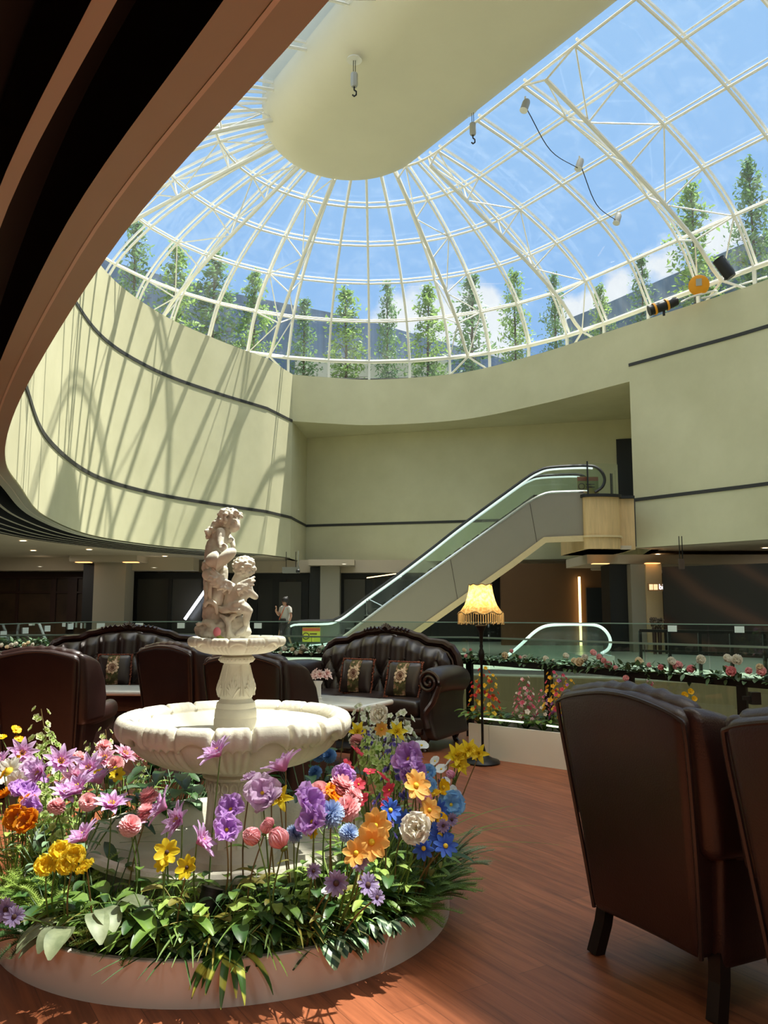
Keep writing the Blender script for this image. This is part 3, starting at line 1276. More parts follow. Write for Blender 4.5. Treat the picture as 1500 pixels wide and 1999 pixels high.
for (u, Y, wd) in ((1175, 25.6, .5), (1277, 25.4, .4)):
    b = BM()
    box(b, (flatx(u, Y), Y, 2.76), (wd, .3, .02))
    tag(obj('cove_lamp', b, COVE, None, False), 'thin warm ceiling light %s' % ('left of the black pillar' if u < 1200 else 'right of the tan column, above the niche'), 'light')
# bulkheads that step the ceiling down to the shops
b = BM()
box(b, (-13, 30.2, 2.98), (12, .9, .5))
struct('beam', b, CEIL, None, False)
b = BM()
box(b, (2, 32.6, 3.0), (22, .8, .5))
struct('beam', b, CEIL, None, False)
b = BM()
box(b, (14, 26.6, 2.95), (14, .6, .5), -.35)
struct('beam', b, CEIL, None, False)
b = BM()
box(b, (10, 27.4, 2.92), (7, 3.0, .3))
struct('beam', b, CEIL, None, False)

# tan wall with the door and warm strip
b = BM()
x0, x1 = flatx(980, 30), flatx(1200, 30)
box(b, ((x0 + x1) / 2, 30.2, 1.5), (x1 - x0, .3, 3.0))
struct('wall_tan', b, TANWALL, None, False)
b = BM()
box(b, (flatx(1160, 30), 29.98, 1.05), (.56, .12, 2.1))
struct('door_2', b, mat('door_dark', (26, 34, 40), .4), None, False)
b = BM()
box(b, (flatx(1134, 29.8), 29.9, 1.25), (.07, .08, 2.5))
tag(obj('strip_light', b, WARMSTRIP, None, False), 'vertical warm strip of light beside the dark door', 'light')
# niche and mural
b = BM()
box(b, (flatx(1283, 25.2) + .04, 25.6, 1.4), (.5, .2, 2.8))
tag(obj('niche_panel', b, mat('niche_tan', (206, 180, 140), .6, var=.04, scale=2), None, False), 'lit beige panel between the tan column and the dark mural', 'panel')
sg = empty('shop_sign', at(1282, 1146, 24.9))
tag(sg, 'small lit shop sign with pale letters above the beige niche', 'sign')
b = BM()
box(b, (0, .05, 0), (.48, .06, .24))
obj('sign_board', b, mat('sign_brown', (150, 110, 70), .5), sg, False)
b = BM()
for x in (-.16, -.02):
    box(b, (x, 0, 0), (.11, .03, .17))
obj('lit_window', b, glow('sign_warm', (236, 210, 160), .8), sg, False)
b = BM()
tube(b, [(.13 + .035 * math.cos(t * PI / 6), -.0, -.02 + .045 * math.sin(t * PI / 6)) for t in range(12)], .012, 5, closed=True)
tube(b, [(.10, 0, -.06), (.10, 0, .09)], .012, 5)
tube(b, [(.20, 0, -.07), (.20, 0, .03)], .012, 5)
tube(b, [(.20, 0, .065), (.20, 0, .08)], .013, 5)
obj('lettering', b, glow('sign_letters', (226, 232, 245), 1.6), sg)
for k, (u, lab) in enumerate(((1277, 'left'), (1287, 'right'))):
    o = empty('potted_shrub', at(u, 1208, 24.6))
    o.location.z = 0
    tag(o, 'small dark bush at the foot of the beige niche, the %s one' % lab, 'plant', 'bushes by the niche')
    b = BM()
    rr = random.Random(k)
    for _ in range(40):
        ball(b, (rr.uniform(-.1, .1), rr.uniform(-.1, .1), .82 + rr.uniform(0, .25)), .04, 1)
    obj('foliage', b, BARK, o)
    b = BM()
    lathe(b, [(.0, 0), (.05, 0), (.07, .8), (.0, .8)], 12)
    obj('pot', b, REDWOOD, o)
b = BM()
a0, a1 = at(1296, 1182, 24.8), at(1560, 1182, 22.0)
strip(b, [V((a0.x, a0.y, 0)), V((a1.x, a1.y, 0))], 0, 2.62, -.15)
tag(obj('mural', b, MURAL, None, False), 'dark brown mural wall with sweeping wood-like swirls under the right wall', 'mural')

# hanging signs
for (u, v, Y, wd, hh, lab, mt) in ((568, 1113, 26.5, .56, .2, 'grey hanging sign seen from behind, left of the second column', LABELGREY), (1331, 1101, 20.5, .13, .26, 'dark hanging sign edge-on under the right ceiling', BANDEDGE)):
    p = at(u, v, Y)
    o = empty('hanging_sign', p)
    tag(o, lab, 'sign')
    b = BM()
    box(b, (0, 0, 0), (wd, .08, hh))
    obj('panel', b, mat('sign_grey', (118, 116, 108), .4) if u < 1000 else mt, o, False)
    for s in (-.28, .28):
        b = BM()
        tube(b, [(s * wd, 0, hh / 2), (s * wd, 0, ZS - p.z)], .012, 5)
        obj('rod', b, IRON, o)
o = empty('security_camera', at(582, 1115, 26.2))
tag(o, 'small camera hanging beside the grey sign under the ceiling', 'camera')
b = BM()
ball(b, (0, 0, 0), .07, 2)
obj('dome', b, BLACK, o)
b = BM()
tube(b, [(0, 0, .05), (0, 0, ZS - o.location.z)], .02, 6)
obj('stem', b, CHROME, o)
p = at(745, 1124, 30)
b = BM()
box(b, (0, 0, 0), (1.1, .06, .03), M=Matrix.Rotation(-.14, 4, 'Y'))
o = obj('linear_light', b, WARMSTRIP, None, False)
o.location = p
tag(o, 'slanting linear ceiling light behind the escalator', 'light')
# reflection in the shop glass, put in as a glowing tube
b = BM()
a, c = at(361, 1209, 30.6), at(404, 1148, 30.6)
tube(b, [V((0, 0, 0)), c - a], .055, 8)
o = obj('reflection_streak', b, REFLGLOW)
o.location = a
tag(o, 'bright slanting reflected streak in the shop window left of the statue', 'light')

# downlights set flush in the ceiling
DL = [(45, 1056), (65, 1075), (174, 1073), (265, 1088), (322, 1086), (78, 1106), (301, 1108), (1285, 1082), (1494, 1070), (1157, 1097), (1411, 1104), (672, 1101)]
dl = None
for i, (u, v) in enumerate(DL):
    p = atz(u, v, ZS - .012)
    if p.y > 31:
        p = at(u, v, 29)
        p.z = min(p.z, 3.0)
    if dl is None:
        dl = empty('downlight', p)
        b = BM()
        lathe(b, [(.085, 0), (.11, -.006), (.115, .004)], 20)
        obj('trim_ring', b, STEEL, dl)
        b = BM()
        lathe(b, [(.001, 0), (.085, 0)], 20)
        obj('lens', b, DOWNLIGHT, dl)
        o = dl
    else:
        o = dup(dl, p)
    order = ['first', 'second', 'third', 'fourth', 'fifth', 'sixth', 'seventh', 'eighth', 'ninth', 'tenth', 'eleventh', 'twelfth']
    rank = sorted(x for x, _ in DL).index(u)
    tag(o, 'small round ceiling downlight, %s from the left in the photo' % order[rank], 'downlight', 'ceiling downlights')

# ------------------------------------------------------------------ fittings under the skylight
for (u, v, d, lab) in ((692, 118, 0, 'spring hoist hanging from the white plate near the pod tip'), (923, 218, 1, 'spring hoist hanging at the right edge of the pod')):
    p = atz(u, v, ZP - .03 if not d else ZP + .25)
    h = empty('hoist', p)
    tag(h, lab, 'hoist')
    b = BM()
    lathe(b, [(0, .03), (.17, .03), (.18, 0), (0, 0)], 28)
    pl = obj('plate', b, STEEL, h)
    if d:
        pl.rotation_euler = (0, math.radians(-34), 0)
    b = BM()
    tube(b, [(-.02, 0, 0), (-.02, 0, -.35)], .008, 4)
    tube(b, [(.025, 0, 0), (.025, 0, -.35)], .008, 4)
    obj('rod', b, IRON, h)
    b = BM()
    lathe(b, [(0, -.33), (.075, -.33), (.085, -.36), (.085, -.62), (.06, -.66), (0, -.66)], 14, fn=lambda i, r, z, th: (r * (1 + .06 * math.sin(th * 6)), z))
    obj('spring_body', b, LABELGREY, h)
    b = BM()
    tube(b, [(0, 0, -.66), (0, 0, -.74), (.05, 0, -.78), (.05, 0, -.86), (0, 0, -.9), (-.04, 0, -.86)], .02, 6)
    obj('hook', b, IRON, h)


def floodlight(u, v, Y, r, L, aim, lab, name='spotlight'):
    o = empty(name, at(u, v, Y))
    tag(o, lab, 'spotlight')
    d = V(aim).normalized()
    b = BM()
    tube(b, [-d * L * .5, -d * L * .3, d * L * .3, d * L * .5], [r * .8, r, r, r * 1.02], 14)
    obj('housing', b, BLACK if r > .1 else LABELGREY, o)
    b = BM()
    tube(b, [d * L * .5, d * L * .53], [r * 1.06, r * 1.06], 14)
    obj('bezel', b, IRON if r > .1 else STEEL, o)
    b = BM()
    tube(b, [(0, 0, 0), (0, 0, -r * 2.0) if r > .1 else (.0, .0, .22)], r * .25, 6)
    obj('bracket', b, BLACK if r > .1 else STEEL, o)
    return o


floodlight(1026, 206, 17.6, .09, .3, (-.3, -.2, -.9), 'topmost small clamp light on the roof truss')
floodlight(1132, 321, 19.3, .09, .3, (-.3, -.2, -.9), 'middle small clamp light on the roof truss')
floodlight(1206, 427, 20.8, .09, .3, (-.3, -.2, -.9), 'lowest small clamp light on the roof truss')
for (u, v, u2, v2, Y, Y2) in ((1030, 215, 1132, 330, 17.6, 19.3), (1136, 328, 1206, 432, 19.3, 20.8)):
    b = BM()
    a, c = at(u, v, Y), at(u2, v2, Y2)
    mdl = (a + c) / 2 + V((-.1, 0, -.25))
    tube(b, spline([V((0, 0, 0)), mdl - a, c - a], 6), .012, 4)
    o = obj('power_cable', b, IRON)
    o.location = a
    tag(o, 'thin cable sagging between the %s two clamp lights' % ('upper' if v < 300 else 'lower'), 'cable')
floodlight(1416, 524, 21.9, .17, .62, (-.45, .1, .8), 'upright black floodlight on the ledge right of the orange disc', 'floodlight')
o = floodlight(1296, 597, 23.2, .15, .85, (-.95, .1, -.32), 'black tube light with orange clamps lying on the ledge', 'floodlight')
for s in (-.28, .1):
    b = BM()
    d = V((-.95, .1, -.32)).normalized()
    c = -d * s
    lathe(b, [(.16, -.03), (.18, -.03), (.18, .03), (.16, .03)], 14)
    q = obj('clamp', b, ORANGE, o)
    q.location = d * (-s)
    q.rotation_euler = d.to_track_quat('Z', 'Y').to_euler()
o = empty('cable_reel', at(1365, 557, 22.6))
tag(o, 'round orange cable reel disc standing on the ledge', 'cable reel')
b = BM()
M = V((-.35, -1, -.25)).to_track_quat('Z', 'Y').to_matrix().to_4x4()
lathe(b, [(0, .05), (.26, .05), (.29, .03), (.29, -.03), (.26, -.05), (0, -.05)], 28)
bmesh.ops.transform(b, matrix=M, verts=b.verts)
obj('disc', b, ORANGE, o)
b = BM()
box(b, (.0, .08, .06), (.16, .2, .04), M=M)
obj('label_plate', b, LABELGREY, o, False)
b = BM()
a = at(1330, 590, 22.7)
pts = [at(u, v, 22.6) - a for u, v in ((1330, 590), (1350, 580), (1370, 574), (1385, 570), (1400, 568), (1390, 578), (1370, 582), (1395, 576), (1440, 558), (1498, 540))]
tube(b, spline(pts, 6), .03, 6)
o = obj('white_cable', b, STEEL)
o.location = a
tag(o, 'white cable coiled along the ledge below the orange disc', 'cable')
# ------------------------------------------------------------------ wing armchair (front towards local +Y)
def lean(z):
    return .05 - .13 * max(0, z - .2) ** 1.15


def make_armchair():
    t = empty('armchair')

    def backfn(v):
        zz = (v.z + .44) / .88            # 0..1 up the back
        x = v.x * (.80 + .20 * zz)
        arch = .055 * (1 - min(1, (v.x / .33) ** 2)) * max(0, zz - .55) / .45
        z = v.z + arch
        y = v.y + lean(z + .63) + .015 * math.cos(v.x / .33 * 1.4)
        return (x, y, z)
    b = BM()
    rbox(b, (0, 0, .63), (.66, .13, .88), .045, 5, backfn)
    bk = obj('backrest', b, LEATHER, t)
    b = BM()
    loop = []
    for (x, z) in [(-.26, .2), (-.285, .45), (-.31, .75), (-.325, 1.0), (-.3, 1.05), (-.15, 1.09), (0, 1.105), (.15, 1.09), (.3, 1.05), (.325, 1.0), (.31, .75), (.285, .45), (.26, .2)]:
        loop.append((x * 1.0, lean(z) - .055 + .015 * math.cos(x / .33 * 1.4), z))
    tube(b, spline(loop, 5), .009, 6)
    obj('piping', b, LEATHERDARK, bk)
    b = BM()
    pts = []
    for k in range(25):
        x = -.315 + .63 * k / 24
        z = 1.048 + .052 * (1 - (x / .33) ** 2)
        pts.append((x, lean(z) + .035, z + .004 * math.sin(k * 2.2)))
    tube(b, pts, [.03] + [.047 + .003 * math.sin(k * 1.9) for k in range(23)] + [.03], 12)
    obj('crest_roll', b, LEATHER, bk, smooth='all')
    for s in (-1, 1):
        def wing(v, s=s):
            zz = (v.z + .27) / .54
            yy = (v.y + .17) / .34
            fwd = .62 + .38 * math.sin(PI * min(1, .25 + .75 * zz))
            y = -.17 + (v.y + .17) * fwd
            bulge = 1 + .25 * math.sin(PI * zz)
            z = v.z - .06 * yy * yy * (zz > .5) * (zz - .5) * 2
            return (v.x * bulge + s * (.03 * yy), y + lean(z + .82) + .02, z)
        b = BM()
        rbox(b, (s * .305, .13, .82), (.105, .36, .54), .05, 5, wing)
        obj('wing', b, LEATHER, t)

        def armfn(v, s=s):
            yy = (v.y + .31) / .62
            return (v.x + s * .03 * math.sin(PI * yy * .8), v.y, v.z + .02 * yy)
        b = BM()
        rbox(b, (s * .268, .37, .585), (.13, .64, .15), .064, 5, armfn)
        ar = obj('armrest', b, LEATHER, t)

        def sidefn(v, s=s):
            zz = (v.z + .19) / .38
            return (v.x + s * .03 * (zz - .5), v.y * (1 - .05 * (1 - zz)), v.z)
        b = BM()
        rbox(b, (s * .278, .35, .37), (.08, .62, .42), .03, 3, sidefn)
        obj('side_panel', b, LEATHER, ar)
    b = BM()
    rbox(b, (0, .37, .27), (.50, .58, .16), .03, 3)
    obj('seat_frame', b, LEATHER, t)
    b = BM()
    rbox(b, (0, .38, .41), (.44, .58, .15), .06, 5, lambda v: (v.x, v.y, v.z + .02 * (1 - (v.x / .27) ** 2)))
    obj('seat_cushion', b, LEATHER, t)
    for (x, y, sx, sy) in ((-.27, .08, -.02, -.05), (.27, .08, .02, -.05), (-.28, .62, -.02, .02), (.28, .62, .02, .02)):
        b = BM()
        pts = [(x, y, .22), (x + sx * .4, y + sy * .3, .12), (x + sx, y + sy, 0)]
        for i in range(2):
            pass
        ribbon(b, pts, .05, .05, V((0, 1, 0)))
        obj('leg', b, LEGBLACK, t, False)
    return t


ARM = [((1.0, 3.29), -64.0, 'large dark leather armchair seen from behind at the right, nearest whole one'),
       ((1.37, 2.47), -65.0, 'dark leather armchair cut off by the right edge of the photo'),
       ((-2.60, 6.25), -3.0, 'oxblood armchair left of the fountain with its right armrest showing'),
       ((-1.80, 6.98), -33.0, 'armchair seen from behind between the left one and the statue column'),
       ((-.93, 5.72), -27.0, 'armchair directly behind the fountain column, its right wing showing'),
       ((-3.78, 7.2), 4.0, 'armchair at the far left edge, only its right wing visible')]
arm0 = make_armchair()
for i, ((x, y), deg, lab) in enumerate(ARM):
    o = arm0 if i == 0 else dup(arm0)
    o.location = (x, y, 0)
    o.rotation_euler = (0, 0, math.radians(deg))
    o.scale = (1.09, 1, 1) if i < 2 else (1, 1, 1)
    tag(o, lab, 'armchair', 'leather wing armchairs')


# ------------------------------------------------------------------ tufted sofa (front towards local -Y)
SW = .88


def crest(xn):
    P_ = [(0, 1.175), (.25, 1.15), (.45, 1.105), (.62, 1.045), (.78, 1.035), (.9, .99), (.97, .91), (1.0, .80)]
    x = abs(xn)
    for (a, b), (c, d) in zip(P_[:-1], P_[1:]):
        if x <= c:
            f = (x - a) / (c - a)
            f = f * f * (3 - 2 * f)
            return b + (d - b) * f
    return P_[-1][1]


def make_sofa():
    t = empty('sofa')
    # carved frame following the crest
    b = BM()
    pts = []
    for k in range(65):
        xn = -1 + 2 * k / 64
        pts.append(V((xn * SW, -.05 + .04 * (xn * xn), crest(xn))))
    pts = [V((-SW - .005, -.01, .5))] + pts + [V((SW + .005, -.01, .5))]
    rr = [.045] * len(pts)
    tube(b, pts, rr, 8)
    in_ = [V((p.x * .95, p.y - .035, p.z - .055)) for p in pts[1:-1]]
    tube(b, in_, .016, 6)
    fr = obj('frame', b, CARVED, t)
    b = BM()
    # rear panel
    for k in range(64):
        a, c = pts[1 + k], pts[2 + k]
        quad(b, (a.x, .02, .2), (c.x, .02, .2), (c.x, .0, c.z), (a.x, .0, a.z))
    obj('rear_panel', b, LEATHERDARK, t)
    # crest ornament: shell with leaf scrolls
    b = BM()
    for k in range(-4, 5):
        a = k * .27
        L = .115 - .008 * abs(k)
        base = V((.0, -.075, 1.155))
        tip = base + V((math.sin(a) * L, -.01, math.cos(a) * L * .82))
        tube(b, [base, base.lerp(tip, .6) + V((0, -.022, 0)), tip], [.012, .017, .010], 6)
    for s in (-1, 1):
        for j, (x, z, r) in enumerate(((.09, 1.165, .028), (.145, 1.175, .024), (.195, 1.172, .021), (.24, 1.163, .018), (.28, 1.15, .015))):
            tube(b, [V((s * (x + r * math.cos(q) * (1 - q / 9)), -.085, z + r * math.sin(q) * (1 - q / 9))) for q in [i_ * .55 for i_ in range(11)]], .009, 5)
            ball(b, (s * (x + .01), -.08, z + r + .008), .013, 1)
        tube(b, spline([(s * .04, -.09, 1.09), (s * .1, -.1, 1.115), (s * .15, -.095, 1.10), (s * .13, -.09, 1.07), (s * .09, -.09, 1.085)], 5), .011, 5)
    obj('crest_carving', b, CARVED, fr)
    # tufted back
    b = BM()
    nx, nz = 112, 44
    sx = 2 * SW * .955 / 8.6
    zb = .86
    rows = []
    for j in range(nz + 1):
        row = []
        for i in range(nx + 1):
            xn = -1 + 2 * i / nx
            x = xn * SW * .955
            top = crest(xn) - .045
            z = .42 + (top - .42) * j / nz
            u = x / sx + .5
            w = (z - zb) / .20
            if w < 0:
                p_, q_ = u + w * .5, u - w * .5
            else:
                p_ = q_ = u
            f = (abs(math.sin(PI * p_) * math.sin(PI * q_)) + 1e-5) ** .36
            edge = min(1, (top - z) / .10, (1 - abs(xn)) * 7)
            edge = max(0, edge) ** .5
            y = -.085 - .125 * edge * (.35 + .65 * f) - .10 * (1 - (z - .42) / .75)
            row.append(b.verts.new((x, y, z)))
        rows.append(row)
    for j in range(nz):
        for i in range(nx):
            b.faces.new((rows[j][i], rows[j][i + 1], rows[j + 1][i + 1], rows[j + 1][i]))
    bk = obj('backrest', b, LEATHERDARK, t, smooth='all')
    b = BM()
    for k in range(-4, 4):
        for (zz, off) in ((zb, 0), (zb - .2, .5)):
            x = (k + .5 + off) * sx
            if abs(x) < SW * .8:
                ball(b, (x, -.15 - .10 * (1 - (zz - .42) / .75), zz), .014, 1)
    o = obj('button', b, LEATHERDARK, bk)
    o['kind'] = 'stuff'
    for s in (-1, 1):
        b = BM()

        def armfn(v, s=s):
            yy = (v.y + .4) / .8
            return (v.x + s * .05 * (1 - yy), v.y, v.z - .03 * yy)
        # padded roll
        pts = spline([(s * .90, -.06, .66), (s * .93, -.3, .69), (s * .94, -.6, .70), (s * .93, -.86, .69)], 6)
        tube(b, pts, [.10] + [.135] * (len(pts) - 3) + [.13, .12], 16)
        a = obj('armrest', b, LEATHERDARK, t)
        b = BM()
        rbox(b, (s * .87, -.45, .385), (.15, .82, .54), .05, 4, lambda v, s=s: (v.x + s * .06 * (v.z / .23) ** 2 * (1 if v.z < 0 else .5), v.y, v.z))
        obj('side_panel', b, LEATHERDARK, a)
        b = BM()
        # carved scroll on the front of the arm
        c = V((s * .93, -.875, .69))
        sp = [c + V((s * .115 * (1 - q / 15) * math.cos(q), -.012, .115 * (1 - q / 15) * math.sin(q))) for q in [k_ * .42 for k_ in range(32)]]
        tube(b, sp, .018, 6)
        tube(b, spline([(s * 1.04, -.875, .66), (s * .98, -.885, .5), (s * .9, -.89, .38), (s * .93, -.89, .24)], 5), .03, 6)
        obj('scroll', b, CARVED, a)
    for k in (-1, 0, 1):
        b = BM()
        rbox(b, (k * .535, -.52, .40), (.53, .68, .17), .06, 5, lambda v: (v.x, v.y, v.z + .02 * (1 - (v.x / .26) ** 2)))
        obj('seat_cushion', b, LEATHERDARK, t)
    b = BM()
    rbox(b, (0, -.46, .235), (1.74, .80, .19), .03, 3)
    bs = obj('base', b, LEATHERDARK, t)
    b = BM()
    tube(b, spline([(-.86, -.885, .2), (-.45, -.9, .17), (0, -.91, .14), (.45, -.9, .17), (.86, -.885, .2)], 6), .03, 8)
    obj('carved_rail', b, CARVED, bs)
    for (x, y) in ((-.84, -.82), (.84, -.82), (-.84, -.06), (.84, -.06)):
        b = BM()
        tube(b, spline([(x, y, .2), (x * 1.03, y, .12), (x * 1.0, y, .05), (x * 1.02, y, 0)], 4), [.05] * 5 + [.035] * 4 + [.03] * 3 + [.04], 8)
        obj('leg', b, CARVED, t)
    return t


sofa = make_sofa()
sofa.location = (.065, 9.43, 0)
sofa.rotation_euler = (0, 0, math.radians(-29.3))
tag(sofa, 'dark tufted leather sofa with carved crest, on the right beside the floor lamp', 'sofa', 'carved leather sofas')
s2 = dup(sofa, (-3.2, 10.35, 0), math.radians(-2.0), 'reddish tufted leather sofa with carved crest, left of the statue')
s2.scale = (1.2, 1, 1.0)

# ------------------------------------------------------------------ throw pillows
def tapestry():
    m, nt, b, out = newmat('rose_tapestry')
    tc = N(nt, 'ShaderNodeTexCoord')
    vo = N(nt, 'ShaderNodeTexVoronoi', Scale=13.0)
    no = N(nt, 'ShaderNodeTexNoise', Scale=9.0, Detail=3.0)
    mx = N(nt, 'ShaderNodeMix', data_type='RGBA')
    mx.inputs[0].default_value = .35
    nt.links.new(tc.outputs['Object'], no.inputs['Vector'])
    nt.links.new(tc.outputs['Object'], mx.inputs[6])
    nt.links.new(no.outputs['Color'], mx.inputs[7])
    nt.links.new(mx.outputs[2], vo.inputs['Vector'])
    rp = N(nt, 'ShaderNodeValToRGB')
    e = rp.color_ramp.elements
    e[0].color = (*lin((214, 190, 158)), 1)
    e[1].color = (*lin((70, 62, 34)), 1)
    e[0].position = .15
    e[1].position = .8
    e.new(.42).color = (*lin((150, 108, 84)), 1)
    e.new(.55).color = (*lin((92, 92, 50)), 1)
    nt.links.new(vo.outputs['Distance'], rp.inputs[0])
    nt.links.new(rp.outputs[0], b.inputs['Base Color'])
    b.inputs['Roughness'].default_value = .9
    return m


TAPESTRY = tapestry()
ROSEPALE = mat('rose_thread', (224, 198, 166), .9, var=.15, scale=30)
ROSEDEEP = mat('rose_thread_dark', (120, 70, 58), .9)
FRINGE = mat('pillow_fringe', (120, 62, 40), .8, var=.4, scale=60)


def make_pillow():
    t = empty('throw_pillow')

    def pf(v):
        e = (1 - (v.x / .2) ** 2) * (1 - (v.z / .19) ** 2)
        k = 1 - .06 * (1 - abs(v.z) / .19) * abs(v.x) / .2
        return (v.x * k, v.y * (.25 + .75 * max(0, e) ** .6), v.z * (1 - .06 * (1 - abs(v.x) / .2)))
    b = BM()
    rbox(b, (0, 0, 0), (.40, .15, .38), .06, 6, pf)
    bd = obj('cover', b, LEATHERDARK, t)
    b = BM()
    g = []
    for j in range(13):
        z = -.175 + .35 * j / 12
        g.append([b.verts.new((x, -.012 - .069 * max(0, (1 - (x / .2) ** 2) * (1 - (z / .19) ** 2)) ** .6, z)) for x in (-.07, -.035, 0, .035, .07)])
    for j in range(12):
        for i in range(4):
            b.faces.new((g[j][i], g[j][i + 1], g[j + 1][i + 1], g[j + 1][i]))
    pn = obj('tapestry_panel', b, TAPESTRY, t)
    b = BM()
    for (z0, R) in ((.03, .058), (-.02, .035)):
        for k in range(9):
            a = k * 2 * PI / 9
            c = V((R * math.cos(a), -.083, z0 * 0 + .02 + R * math.sin(a)))
            ball(b, c, .022, 1, s=(1, .25, 1))
    obj('woven_rose', b, ROSEPALE, pn)
    b = BM()
    for R in (.012, .026, .044):
        tube(b, [(R * math.cos(q * .6), -.0915, .02 + R * math.sin(q * .6)) for q in range(11)], .0035, 4)
    obj('rose_outline', b, ROSEDEEP, pn)
    b = BM()
    rr = random.Random(3)
    ring = [(-.2, -.19), (.2, -.19), (.2, .19), (-.2, .19)]
    for i in range(4):
        (x0, z0), (x1, z1) = ring[i], ring[(i + 1) % 4]
        for k in range(20):
            f = k / 20
            ball(b, (x0 + (x1 - x0) * f + rr.uniform(-.004, .004), rr.uniform(-.008, .008), z0 + (z1 - z0) * f), .013, 1, s=(1, .8, 1))
    obj('fringe', b, FRINGE, t)
    return t


pil = make_pillow()
PIL = [(at(697, 1333, 9.12), -29.3, -14, 'rose tapestry pillow on the left of the right-hand sofa'),
       (at(788, 1340, 8.72), -29.3, -18, 'rose tapestry pillow against the scrolled arm of the right-hand sofa'),
       (at(222, 1318, 9.95), 4, -14, 'rose tapestry pillow on the reddish sofa between the two left armchairs')]
for i, (p, rz, rx, lab) in enumerate(PIL):
    o = pil if i == 0 else dup(pil)
    o.location = p
    o.rotation_euler = (math.radians(rx), 0, math.radians(rz))
    o.location.z = max(p.z, .67)
    tag(o, lab, 'pillow', 'tapestry throw pillows')

# ------------------------------------------------------------------ coffee tables with white tops
def make_table(w, d):
    t = empty('coffee_table')
    b = BM()
    rbox(b, (0, 0, .555), (w, d, .05), .024, 4)
    obj('table_top', b, MARBLE, t)
    b = BM()
    rbox(b, (0, 0, .44), (w * .9, d * .86, .17), .03, 3)
    bd = obj('apron', b, CARVED, t)
    for sx in (-1, 1):
        for sy in (-1, 1):
            b = BM()
            x, y = sx * w * .41, sy * d * .37
            tube(b, spline([(x, y, .4), (x * 1.05, y * 1.05, .28), (x * .98, y * .98, .1), (x * 1.06, y * 1.06, 0)], 4), [.045] * 4 + [.035] * 5 + [.028] * 3 + [.036], 8)
            obj('leg', b, CARVED, t)
    b = BM()
    rbox(b, (0, 0, .16), (w * .7, d * .6, .03), .012, 2)
    obj('shelf', b, CARVED, t)
    return t


tb = make_table(1.15, .64)
tb.location = (-.56, 7.72, 0)
tb.rotation_euler = (0, 0, math.radians(-29))
tag(tb, 'white-topped dark coffee table in front of the right-hand sofa', 'table', 'coffee tables')
tb2 = dup(tb, (-2.72, 8.75, 0), math.radians(-4), 'white-topped dark coffee table glimpsed between the two left armchairs')

# ------------------------------------------------------------------ floor lamp with a fringed bell shade
lp = empty('floor_lamp', (.915, 7.705, 0))
tag(lp, 'black floor lamp with a glowing fringed cream shade beside the right sofa', 'lamp')
b = BM()
lathe(b, [(0, 0), (.155, 0), (.162, .012), (.15, .03), (.10, .045), (.06, .065), (.03, .10), (.018, .16), (.0, .16)], 32)
obj('base', b, IRON, lp)
b = BM()
lathe(b, [(.012, .12), (.012, .86), (.012, .93), (.024, .95), (.030, .985), (.026, 1.02), (.014, 1.05), (.018, 1.07), (.013, 1.09), (.016, 1.13), (.024, 1.20), (.045, 1.245), (.055, 1.26), (.05, 1.268), (0, 1.268)], 18)
obj('pole', b, IRON, lp)


def shade_mat():
    m, nt, bb, out = newmat('shade_fabric')
    tc = N(nt, 'ShaderNodeTexCoord')
    no = N(nt, 'ShaderNodeTexNoise', Scale=38.0, Detail=4.0)
    nt.links.new(tc.outputs['Object'], no.inputs['Vector'])
    rp = N(nt, 'ShaderNodeValToRGB')
    rp.color_ramp.elements[0].position = .4
    rp.color_ramp.elements[1].position = .6
    rp.color_ramp.elements[0].color = (*lin((206, 164, 96)), 1)
    rp.color_ramp.elements[1].color = (*lin((240, 212, 150)), 1)
    nt.links.new(no.outputs['Fac'], rp.inputs[0])
    nt.links.new(rp.outputs[0], bb.inputs['Base Color'])
    bb.inputs['Roughness'].default_value = .8
    tr = N(nt, 'ShaderNodeBsdfTranslucent')
    nt.links.new(rp.outputs[0], tr.inputs['Color'])
    mx = N(nt, 'ShaderNodeMixShader', Fac=.55)
    nt.links.new(bb.outputs[0], mx.inputs[1])
    nt.links.new(tr.outputs[0], mx.inputs[2])
    nt.links.new(mx.outputs[0], out.inputs[0])
    return m


SHADE = shade_mat()
b = BM()
PS = [(.107, 1.645), (.110, 1.62), (.118, 1.57), (.132, 1.51), (.152, 1.455), (.182, 1.41), (.212, 1.383)]


def sh(i, r, z, th):
    sc = .5 + .5 * math.cos(th * 8)
    rr = r * (1 + .03 * (sc - .5) * (i / 6))
    if i == 6:
        z = z - .025 * (sc - .3)
    if i == 0:
        z = z + .012 * (sc - .5)
    return rr, z


lathe(b, PS, 96, fn=sh)
shade = obj('lamp_shade', b, SHADE, lp)
b = BM()
tube(b, [V((.212 * 1.02 * math.cos(a) * (1 + .03 * ((.5 + .5 * math.cos(8 * a)) - .5)), .212 * 1.02 * math.sin(a) * (1 + .03 * ((.5 + .5 * math.cos(8 * a)) - .5)), 1.383 - .025 * (.5 + .5 * math.cos(8 * a) - .3))) for a in [2 * PI * k / 96 for k in range(96)]], .004, 4, closed=True)
tube(b, [V((.108 * math.cos(a), .108 * math.sin(a), 1.645 + .012 * (.5 * math.cos(8 * a)))) for a in [2 * PI * k / 96 for k in range(96)]], .004, 4, closed=True)
o = obj('braid', b, mat('shade_braid', (112, 92, 50), .7), shade)
b = BM()
for k in range(56):
    a = 2 * PI * k / 56
    x, y = .214 * math.cos(a), .214 * math.sin(a)
    z1 = 1.378
    z0 = 1.285 + .008 * math.sin(k * 2.3)
    tube(b, [(x, y, z1), (x, y, z0)], .0032, 4)
    ball(b, (x, y, z0), .008, 1)
o = obj('bead_fringe', b, mat('bead_ivory', (214, 194, 148), .3, trans=.3), shade)
